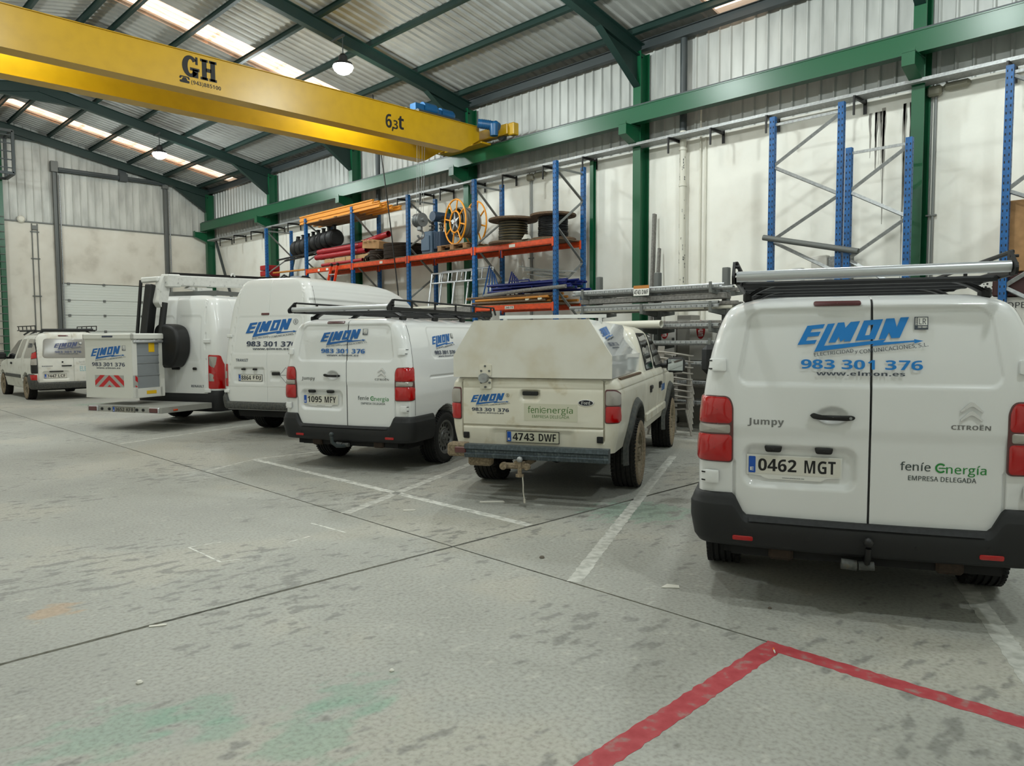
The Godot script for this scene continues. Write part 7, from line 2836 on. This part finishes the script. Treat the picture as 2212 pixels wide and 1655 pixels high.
func build_lower_shelf_goods() -> void:
	var g: G
	var Y := 2.372
	# aluminium trestle frames leaning on the lower shelf
	for q in [[0.15, -15.1, 0.95, 1.75, "front"], [0.45, -14.9, 1.02, 2.0, "rear"]]:
		var f := thing("aluminium_frame", "aluminium scaffold frame leaning behind the second blue upright, the %s one" % q[4], "scaffold frame", Vector3(RACK_X + q[0], Y - 0.02, q[1]), 0.0, "aluminium scaffold frames")
		f.rotation.z = -0.16
		var w: float = q[3] / 2
		for e in [[-w, 0.0, -w, q[2]], [w, 0.0, w, q[2]], [-w, q[2], w, q[2]], [-w, q[2] * 0.72, w, q[2] * 0.72], [0.1, 0.0, 0.1, q[2] * 0.72]]:
			g = G.new()
			g.tube(PackedVector3Array([Vector3(0, e[1], e[0]), Vector3(0, e[3], e[2])]), 0.024, 8)
			part("tube", g, M.aluminium, f)
		for k in 4:
			g = G.new()
			g.tube(PackedVector3Array([Vector3(0, q[2] * 0.72, -w + (k + 1) * w * 0.4), Vector3(0, q[2], -w + (k + 1) * w * 0.4)]), 0.018, 6)
			part("rung", g, M.aluminium, f)
	g = G.new()
	g.box(Vector3(RACK_X + 0.3, 2.2, -15.3), Vector3(0.7, 0.3, 2.5))
	single("shelf_crate", g, M.weathered_grey, "long grey crate below the aluminium frames", "crate")
	for k in 3:
		g = G.new()
		g.bar(Vector3(RACK_X + 0.05 + k * 0.16, 2.39 + k * 0.02, -16.5), Vector3(RACK_X + 0.05 + k * 0.16, 2.38 + k * 0.02, -14.2), 0.1, 0.04)
		single("white_profile", g, M.pvc_white, "white profile lying below the aluminium frames, %s" % ["front", "middle", "back"][k], "profile", "white profiles")
	# blue trestles and a stack of blue tubes
	for q in [[-13.75, "standing left of the blue tubes", "tube_sky"], [-12.95, "folded at the left end of the blue tubes", "tube_blue"]]:
		var t := thing("trestle", "blue tube trestle %s" % q[1], "trestle", Vector3(RACK_X + 0.4, Y + 0.2, q[0]), 0.0, "blue trestles")
		for k in 5:
			g = G.new()
			var s := -0.3 + k * 0.15
			g.tube(PackedVector3Array([Vector3(-0.05 + 0.04 * k, -0.12, s), Vector3(-0.02 + 0.02 * k, 0.8 - 0.05 * k if q[2] == "tube_sky" else 0.6 - 0.04 * k, s * 0.15)]), 0.018, 6)
			part("leg", g, M[q[2]], t)
		g = G.new()
		g.tube(PackedVector3Array([Vector3(0, 0.02, -0.32), Vector3(0.02, 0.04, 0.32)]), 0.018, 6)
		part("spreader", g, M[q[2]], t)
	var rng := RandomNumberGenerator.new()
	rng.seed = 77
	for k in 18:
		g = G.new()
		var lay := k / 6
		var x := RACK_X + 0.08 + (k % 6) * 0.14 + rng.randf_range(-0.03, 0.03)
		var y := Y + 0.3 + lay * 0.075
		var z0 := -13.35 + rng.randf_range(-0.3, 0.25)
		var z1 := -11.05 + rng.randf_range(-0.2, 0.25)
		g.tube(PackedVector3Array([Vector3(x, y + rng.randf_range(0, 0.02), z0), Vector3(x + rng.randf_range(-0.1, 0.1), y + rng.randf_range(0.0, 0.06), z1)]), 0.028, 8)
		if k % 3 == 0:
			g.tube(PackedVector3Array([Vector3(x, y, lerpf(z0, z1, 0.3)), Vector3(x, y + 0.09, lerpf(z0, z1, 0.3)), Vector3(x, y + 0.09, lerpf(z0, z1, 0.55)), Vector3(x, y, lerpf(z0, z1, 0.55))]), 0.015, 6)
		single("blue_tube", g, M["tube_teal" if k in [1, 4] else "tube_blue"], "dark blue scaffold tube in the lower-shelf stack, %s layer, %s from the hall" % [["bottom", "middle", "top"][lay], ["first", "second", "third", "fourth", "fifth", "sixth"][k % 6]], "tube", "stack of blue scaffold tubes")
	g = G.new()
	g.tube(PackedVector3Array([Vector3(RACK_X + 0.02, Y + 0.22, -13.6), Vector3(RACK_X + 0.0, Y + 0.29, -12.3), Vector3(RACK_X + 0.02, Y + 0.33, -10.95)]), 0.045, 8)
	single("grey_pole", g, M.weathered_grey, "long grey pole between the blue tubes and the yellow poles", "pole")
	for k in 16:
		g = G.new()
		var x := RACK_X + 0.02 + (k % 6) * 0.14 + rng.randf_range(-0.03, 0.03)
		var y := Y + 0.045 + (k / 6) * 0.065
		g.tube(PackedVector3Array([Vector3(x, y, -13.9 + rng.randf_range(-0.5, 0.3)), Vector3(x + rng.randf_range(-0.06, 0.06), y + rng.randf_range(0.0, 0.03), -11.4 + rng.randf_range(-0.5, 0.3))]), 0.031, 8)
		single("yellow_pole", g, M["pole_yellow" if k % 4 else "drum_wood"], "ochre wooden pole in the lower-shelf bundle, %s layer, %s from the hall" % [["bottom", "middle", "top"][k / 6], ["first", "second", "third", "fourth", "fifth", "sixth"][k % 6]], "pole", "bundle of ochre poles")
	for q in [[-12.15, "left"], [-11.75, "right"]]:
		g = G.new()
		g.prism(rounded(V2([-0.05, 0, 0.06, 0.01, 0.07, 0.06, 0.0, 0.1, -0.06, 0.07]), 0.02, 3), 0.1, Transform3D(Basis(Vector3(0, 0, 1), Vector3.UP, Vector3(-1, 0, 0)), Vector3(RACK_X + 0.12, Y + 0.06, q[0])))
		single("plastic_wrap", g, M.sticker_pale, "crumpled plastic wrap on the ochre poles, %s piece" % q[1], "wrap")
	for k in 10:
		g = G.new()
		var a := Vector3(RACK_X + 0.3 + (k % 3) * 0.12, Y + 0.58 + k * 0.035, -12.75 + rng.randf_range(-0.2, 0.4))
		g.bar(a, a + Vector3(rng.randf_range(-0.1, 0.3), rng.randf_range(-0.25, -0.05), rng.randf_range(0.9, 1.5)), 0.035, 0.022)
		single("metal_rod", g, M["galvanised" if k % 3 else "galvanised_dull"], "loose grey metal bar thrown on top of the blue tubes", "bar", "loose bars on the blue tubes")

func build_upright_frames() -> void:
	for q in [[12.9, -6.41, -5.2, 5.49, [5.33, 4.62, 3.97, 3.3, 2.65, 2.0], "first from the chipped downpipe, the taller of the pair", false], [12.9, -5.06, -4.13, 4.71, [4.6, 3.99, 3.47, 2.87, 2.3, 1.7], "shorter one standing before the green column", false], [12.9, -2.8, -1.6, 5.48, [5.36, 4.6, 3.7, 3.1, 2.3, 1.6], "at the right edge of the view", true]]:
		var f := thing("upright_frame", "bare blue zigzag-braced rack frame, %s" % q[5], "rack frame", Vector3.ZERO, 0.0, "bare blue rack frames")
		upright(f, q[0], q[1], q[3])
		upright(f, q[0], q[2], q[3])
		var a := Vector3(q[0] + 0.05, 0, q[1])
		var b := Vector3(q[0] + 0.05, 0, q[2])
		if q[6]:
			bracing(f, a, b, q[4], "galvanised")
		else:
			bracing(f, b, a, q[4], "galvanised")
	var g := G.new()
	g.tube(PackedVector3Array([Vector3(12.82, 3.36, -6.5), Vector3(12.86, 2.98, -4.85)]), 0.05, 12)
	single("grey_tube", g, M.galvanised_dull, "thick grey tube hung across the two bare blue frames", "tube")

func build_pipe_rack() -> void:
	var t := thing("cantilever_rack", "grey cantilever rack with double arms holding long pipes", "pipe rack")
	var lv := [2.34, 2.03, 1.72, 1.44, 1.1, 0.78, 0.45]
	var g: G
	var posts := [-9.0, -7.68, -6.34]
	for z in posts:
		g = G.new()
		g.cbox(Vector3(11.25, 1.36, z), Vector3(0.12, 2.72, 0.1), 0.012)
		g.cbox(Vector3(11.25, 0.05, z), Vector3(1.3, 0.1, 0.12), 0.012)
		part("post", g, M.galvanised_dull, t)
		for y in lv:
			g = G.new()
			for s: float in [1.0, -1.0]:
				g.prism(V2([0.0, y - 0.1, s * 0.5, y - 0.05, s * 0.5, y, 0.0, y]), 0.06, Transform3D(Basis(), Vector3(11.25, 0, z - 0.03)))
				g.box(Vector3(11.25 + s * 0.5, y + 0.05, z), Vector3(0.012, 0.15, 0.05))
			part("arm", g, M.galvanised_dull, t)
	for y in lv:
		g = G.new()
		g.cbox(Vector3(10.78, y + 0.055, -7.7), Vector3(0.014, 0.05, 3.0), 0.004)
		var k := 0
		var rail := part("front_rail", g, M.galvanised, t)
		g = G.new()
		while k < 30:
			g.box(Vector3(10.7725, y + 0.055, -9.1 + k * 0.1), Vector3(0.002, 0.03, 0.008))
			k += 1
		part("slot", g, M.grey_steel, rail).set_meta("kind", "stuff")
	# the stock: pipes and profiles laid lengthwise
	var rng := RandomNumberGenerator.new()
	rng.seed = 31
	var kinds := [["galvanised", 0.026, "bright galvanised pipe"], ["pvc_grey", 0.034, "grey plastic pipe"], ["pvc_white", 0.03, "off-white plastic pipe"], ["weathered_grey", 0.03, "weathered grey profile"], ["aluminium", 0.02, "thin shiny tube"]]
	var plan := [[0, [0, 0, 3, 0, 4]], [1, [2, 2, 3, 2, 1, 3, 2]], [2, [3, 3, 3, 1, 3]], [3, [0, 0, 3, 0]], [4, [0, 4, 0, 1]], [5, [3, 2, 3]], [6, [3, 1, 3]]]
	var words := ["top level", "second level", "third level", "fourth level", "fifth level", "sixth level", "lowest level"]
	for p in plan:
		var y0: float = lv[p[0]]
		var i := 0
		for kd in p[1]:
			var q: Array = kinds[kd]
			for rep in 2:
				var x := 10.84 + (i % 4) * 0.1 + rep * 0.47
				var y: float = y0 + q[1] + 0.002 + (i / 4) * 0.065
				var za := -9.25 + rng.randf_range(-0.15, 0.25)
				var zb := -6.05 + rng.randf_range(-0.55, 0.1)
				g = G.new()
				if q[0] == "weathered_grey":
					g.cbox(Vector3(x, y, (za + zb) / 2), Vector3(0.07, 0.06, zb - za), 0.008)
				else:
					g.lathe(V2([q[1] * 0.85, 0, q[1], 0, q[1], zb - za, q[1] * 0.85, zb - za, q[1] * 0.85, 0]), G.along(Vector3(x, y, za), Vector3(x, y, zb)), 12)
				single("pipe", g, M[q[0]], "%s on the %s of the cantilever rack, %s from the %s side" % [q[2], words[p[0]], ["first", "second", "third", "fourth", "fifth", "sixth", "seventh"][i], "hall" if rep == 0 else "wall"], "pipe", "%ss on the %s" % [q[2], words[p[0]]])
			i += 1
	g = G.new()
	g.lathe(V2([0.055, 0, 0.065, 0, 0.065, 2.4, 0.055, 2.4, 0.055, 0]), G.along(Vector3(10.62, 1.79, -9.6), Vector3(10.66, 1.8, -7.2)), 18)
	single("pale_pipe", g, M.pvc_white, "thick pale pipe with an open end behind the pick-up canopy", "pipe")
	g = G.new()
	g.prism(V2([-0.06, 2.2, 0.06, 2.2, 0.06, 2.2, 0.12, 2.42, -0.12, 2.42]), 2.9, Transform3D(Basis(), Vector3(11.15, 0, -9.1)))
	g = G.new()
	g.bar(Vector3(11.05, 2.24, -9.2), Vector3(11.05, 2.25, -6.2), 0.24, 0.1, Vector3.UP, 0.01)
	single("long_tray", g, M.weathered_grey, "long dirty grey tray lying over the white pipes", "tray")
	# number sign hung on the front rail
	var sg := thing("rail_sign", "white sign with a tan strip and 4743 DWF, hung on the pipe rack", "sign", Vector3(10.728, 2.385, -7.66))
	var xf := Transform3D(Basis(Vector3(0, 0, 1), Vector3.UP, Vector3(-1, 0, 0)), Vector3.ZERO)
	g = G.new()
	g.prism(rect2(-0.16, -0.09, 0.16, 0.03), 0.006, xf)
	part("white_field", g, M.white_print, sg)
	g = G.new()
	g.prism(rect2(-0.16, 0.03, 0.16, 0.085), 0.006, xf)
	part("tan_strip", g, M.sign_tan, sg)
	lettering(sg, "4743 DWF", 0.29, 0.075, xf * Transform3D(Basis(), Vector3(0, -0.03, 0.0065)), M.plate_ink, true)

func build_corner_goods() -> void:
	var g: G
	# cartons behind the pipe rack: tall white ones with a red oval
	var face := Transform3D(Basis(Vector3(0, 0, 1), Vector3.UP, Vector3(-1, 0, 0)), Vector3.ZERO)
	for q in [[11.9, -7.2, 0.46, 1.88, true, "with the red oval facing out, behind the pipe rack"], [11.95, -8.0, 0.42, 1.86, true, "with the red oval half hidden by the rack post"], [12.0, -7.61, 0.3, 1.98, false, "plain, between the two with red ovals"], [12.05, -6.3, 0.4, 1.8, false, "narrow and plain, near the mirror of the near van"]]:
		var b := thing("carton", "tall white carton %s" % q[5], "box", Vector3(q[0], 0, q[1]), 0.0, "tall cartons behind the pipe rack")
		g = G.new()
		g.cbox(Vector3(0.15, q[3] / 2, 0), Vector3(0.3, q[3], q[2]), 0.008)
		part("body", g, M["box_white" if q[4] else "box_grey"], b)
		if q[4]:
			for y in [1.71, 0.47]:
				var el := PackedVector2Array()
				for k in 24:
					el.append(Vector2(cos(TAU * k / 24.0) * 0.09, y + sin(TAU * k / 24.0) * 0.17))
				g = G.new()
				g.prism(el, 0.002, face)
				var ov := part("red_oval", g, M.logo_red, b)
				lettering(ov, "unex", 0.24, 0.1, face * Transform3D(Basis(Vector3(0, 0, 1), PI / 2), Vector3(0, y, 0.0026)), M.white_print, true)
	g = G.new()
	g.cbox(Vector3(12.3, 0.58, -5.7), Vector3(0.5, 1.16, 0.8), 0.1)
	single("white_tank", g, M.pvc_white, "rounded white container low beside the mirror of the near van", "container")
	for q in [[11.9, 0.3, -6.2, 0.6, "low, right of the stacked chairs"], [11.9, 0.35, -7.0, 0.7, "low, behind the stacked chairs"]]:
		g = G.new()
		g.cbox(Vector3(q[0], q[1], q[2]), Vector3(0.4, q[3], 0.6), 0.02)
		single("dark_carton", g, M["box_grey"], "grey box %s" % q[4], "box")
	# stack of nested metal bistro chairs
	var seats := ["bottom", "second from the bottom", "third from the bottom", "fourth from the bottom", "fourth from the top", "third from the top", "second from the top", "top"]
	var proto: Node3D
	for k in 8:
		var c: Node3D
		if k == 0:
			c = thing("stacking_chair", "", "chair", Vector3.ZERO, 0.0, "stack of metal chairs")
			for s: float in [1.0, -1.0]:
				for fz in [1.0, -1.0]:
					g = G.new()
					g.bar(Vector3(s * 0.19, 0.43, fz * 0.18), Vector3(s * 0.24, 0.0, fz * 0.26), 0.035, 0.03, Vector3(1, 0, 0), 0.008)
					part("leg", g, M.chair_metal, c)
				g = G.new()
				g.tube(V3([s * 0.23, 0.43, 0.2, s * 0.25, 0.62, 0.16]), 0.012, 6)
				part("arm_support", g, M.chair_metal, c)
			g = G.new()
			g.cbox(Vector3(0, 0.435, 0), Vector3(0.42, 0.02, 0.42), 0.008)
			part("seat", g, M.chair_panel, c)
			g = G.new()
			var ar := PackedVector3Array()
			for j in 17:
				var a := deg_to_rad(-8.0 + 196.0 * j / 16.0)
				ar.append(Vector3(cos(a) * 0.29, 0.63 + 0.06 * sin(a), 0.12 - sin(a) * 0.36))
			ar.insert(0, Vector3(0.25, 0.62, 0.24))
			ar.append(Vector3(-0.25, 0.62, 0.24))
			g.tube(ar, 0.014, 8)
			part("arm_rail", g, M.chair_metal, c)
			g = G.new()
			g.cbox(Vector3(0, 0.6, -0.21), Vector3(0.2, 0.36, 0.012), 0.004, Basis(Vector3.RIGHT, 0.12))
			part("back_panel", g, M.chair_panel, c)
			proto = c
		else:
			c = proto.duplicate()
			c.name = numbered("stacking_chair")
			add_child(c)
		c.position = Vector3(10.25 + k * 0.012, k * 0.094, -6.75 - k * 0.004)
		c.rotation.y = deg_to_rad(65.0)
		c.set_meta("label", "grey metal chair nested in the stack by the pick-up, %s" % seats[k])
	# behind the right edge
	var bb := thing("big_carton", "large brown cardboard box behind the rack frame at the right edge", "box", Vector3(13.5, 2.52, -2.0))
	g = G.new()
	g.cbox(Vector3(0, 0.52, 0), Vector3(0.9, 1.04, 1.75), 0.012)
	part("body", g, M.cardboard, bb)
	g = G.new()
	g.cbox(Vector3(13.45, 2.33, -2.0), Vector3(0.9, 0.34, 1.9), 0.02)
	single("maroon_bale", g, M.maroon, "dark maroon bale under the large brown box", "bale")
	var ob := thing("open_box", "white carton marked OPEN at the right edge", "box", Vector3(13.4, 0, -2.1))
	g = G.new()
	g.cbox(Vector3(0, 1.08, 0), Vector3(0.7, 2.14, 1.6), 0.012)
	part("body", g, M.box_white, ob)
	lettering(ob, "OPEN", 0.32, 0.085, face * Transform3D(Basis(), Vector3(-0.5, 2.03, 0.352)), M.plate_ink)
	for q in [[13.75, -5.85, 3.05, 0.28, "box_white", "white and red striped carton"], [13.8, -5.6, 3.02, 0.2, "galvanised", "perforated grey metal strips"], [13.8, -5.38, 3.1, 0.16, "galvanised_dull", "thin grey metal sheets"], [13.7, -6.25, 2.85, 0.2, "white_paint", "narrow white carton with a brown top"]]:
		g = G.new()
		g.cbox(Vector3(q[0], q[2] / 2, q[1]), Vector3(0.16, q[2], q[3]), 0.008)
		single("wall_stock", g, M[q[4]], "%s upright against the wall behind the blue frames" % q[5], "stock")
	g = G.new()
	g.cbox(Vector3(13.8, 1.25, -3.15), Vector3(0.1, 2.5, 0.3), 0.01)
	single("spotted_board", g, M.white_paint, "white board with black marks against the wall by the right frame", "board")
	var rng := RandomNumberGenerator.new()
	rng.seed = 8
	g = G.new()
	for k in 22:
		g.cyl(Vector3(13.748, 2.0 + rng.randf() * 0.46, -3.15 + rng.randf_range(-0.13, 0.13)), Vector3(13.751, 2.0, -3.15), 0.001, -1, 3)
	g = G.new()
	for k in 20:
		var y := 2.05 + rng.randf() * 0.42
		var z := -3.15 + rng.randf_range(-0.13, 0.13)
		g.cyl(Vector3(13.7505, y, z), Vector3(13.747, y, z), rng.randf_range(0.008, 0.018), -1, 8)
	single("black_marks", g, M.seal, "scattered black spots printed on the white board", "print", "", "stuff")

func build_litter() -> void:
	var bits := [["paper_scrap", [3.96, -2.66, 4.03, -2.57, 4.07, -2.6, 4.04, -2.67], "paper", "white paper scrap on the floor left of the near van", "paper"], ["paper_scrap", [4.08, -5.55, 4.16, -5.48, 4.18, -5.5, 4.1, -5.58], "paper", "small white paper scrap beyond the white bay line", "paper"], ["paper_scrap", [4.8, -5.3, 4.98, -5.14, 5.02, -5.2, 4.84, -5.34], "paper", "torn white paper strip behind the pick-up", "paper"], ["paper_scrap", [1.42, -4.3, 1.5, -4.26, 1.51, -4.28, 1.43, -4.32], "paper", "thin white scrap lying on the dark floor joint", "paper"]]
	for b in bits:
		var p: PackedVector2Array = V2(b[1])
		var f := PackedVector2Array()
		for q in p:
			f.append(Vector2(q.x, -q.y))
		var g := G.new()
		g.prism(f, 0.004, Transform3D(Basis(Vector3.RIGHT, Vector3(0, 0, -1), Vector3.UP), Vector3(0, 0.0015, 0)))
		single(b[0], g, M[b[2]], b[3], b[4])
	var bt := thing("cigarette_end", "cigarette end lying at the corner of the red line", "cigarette end", Vector3(3.54, 0.009, -1.7), 0.6)
	var g2 := G.new()
	g2.cyl(Vector3(-0.025, 0, 0), Vector3(0.005, 0, 0), 0.004, -1, 8)
	part("paper", g2, M.paper, bt)
	g2 = G.new()
	g2.cyl(Vector3(0.005, 0, 0), Vector3(0.028, 0, 0), 0.004, -1, 8)
	part("filter", g2, M.tail_orange, bt)
	for q in [[3.9, -3.64, 0.02, "stone", "dark pebble on the floor between the bay line and the joint"], [1.15, -3.63, 0.016, "paper", "pale chip on the open floor in front of the dark joint"], [4.1, -2.0, 0.012, "stone", "tiny dark pebble near the left bumper of the near van"], [2.05, -2.9, 0.013, "paper", "pale crumb on the floor left of the red line"]]:
		g2 = G.new()
		var r: float = q[2]
		g2.lathe(V2([0, 0, r * 0.9, 0, r, r * 0.3, r * 0.6, r * 0.75, 0, r * 0.8]), Transform3D(Basis(Vector3.UP, 0.4), Vector3(q[0], 0.0005, q[1])), 7)
		single("pebble", g2, M[q[3]], q[4], "pebble")
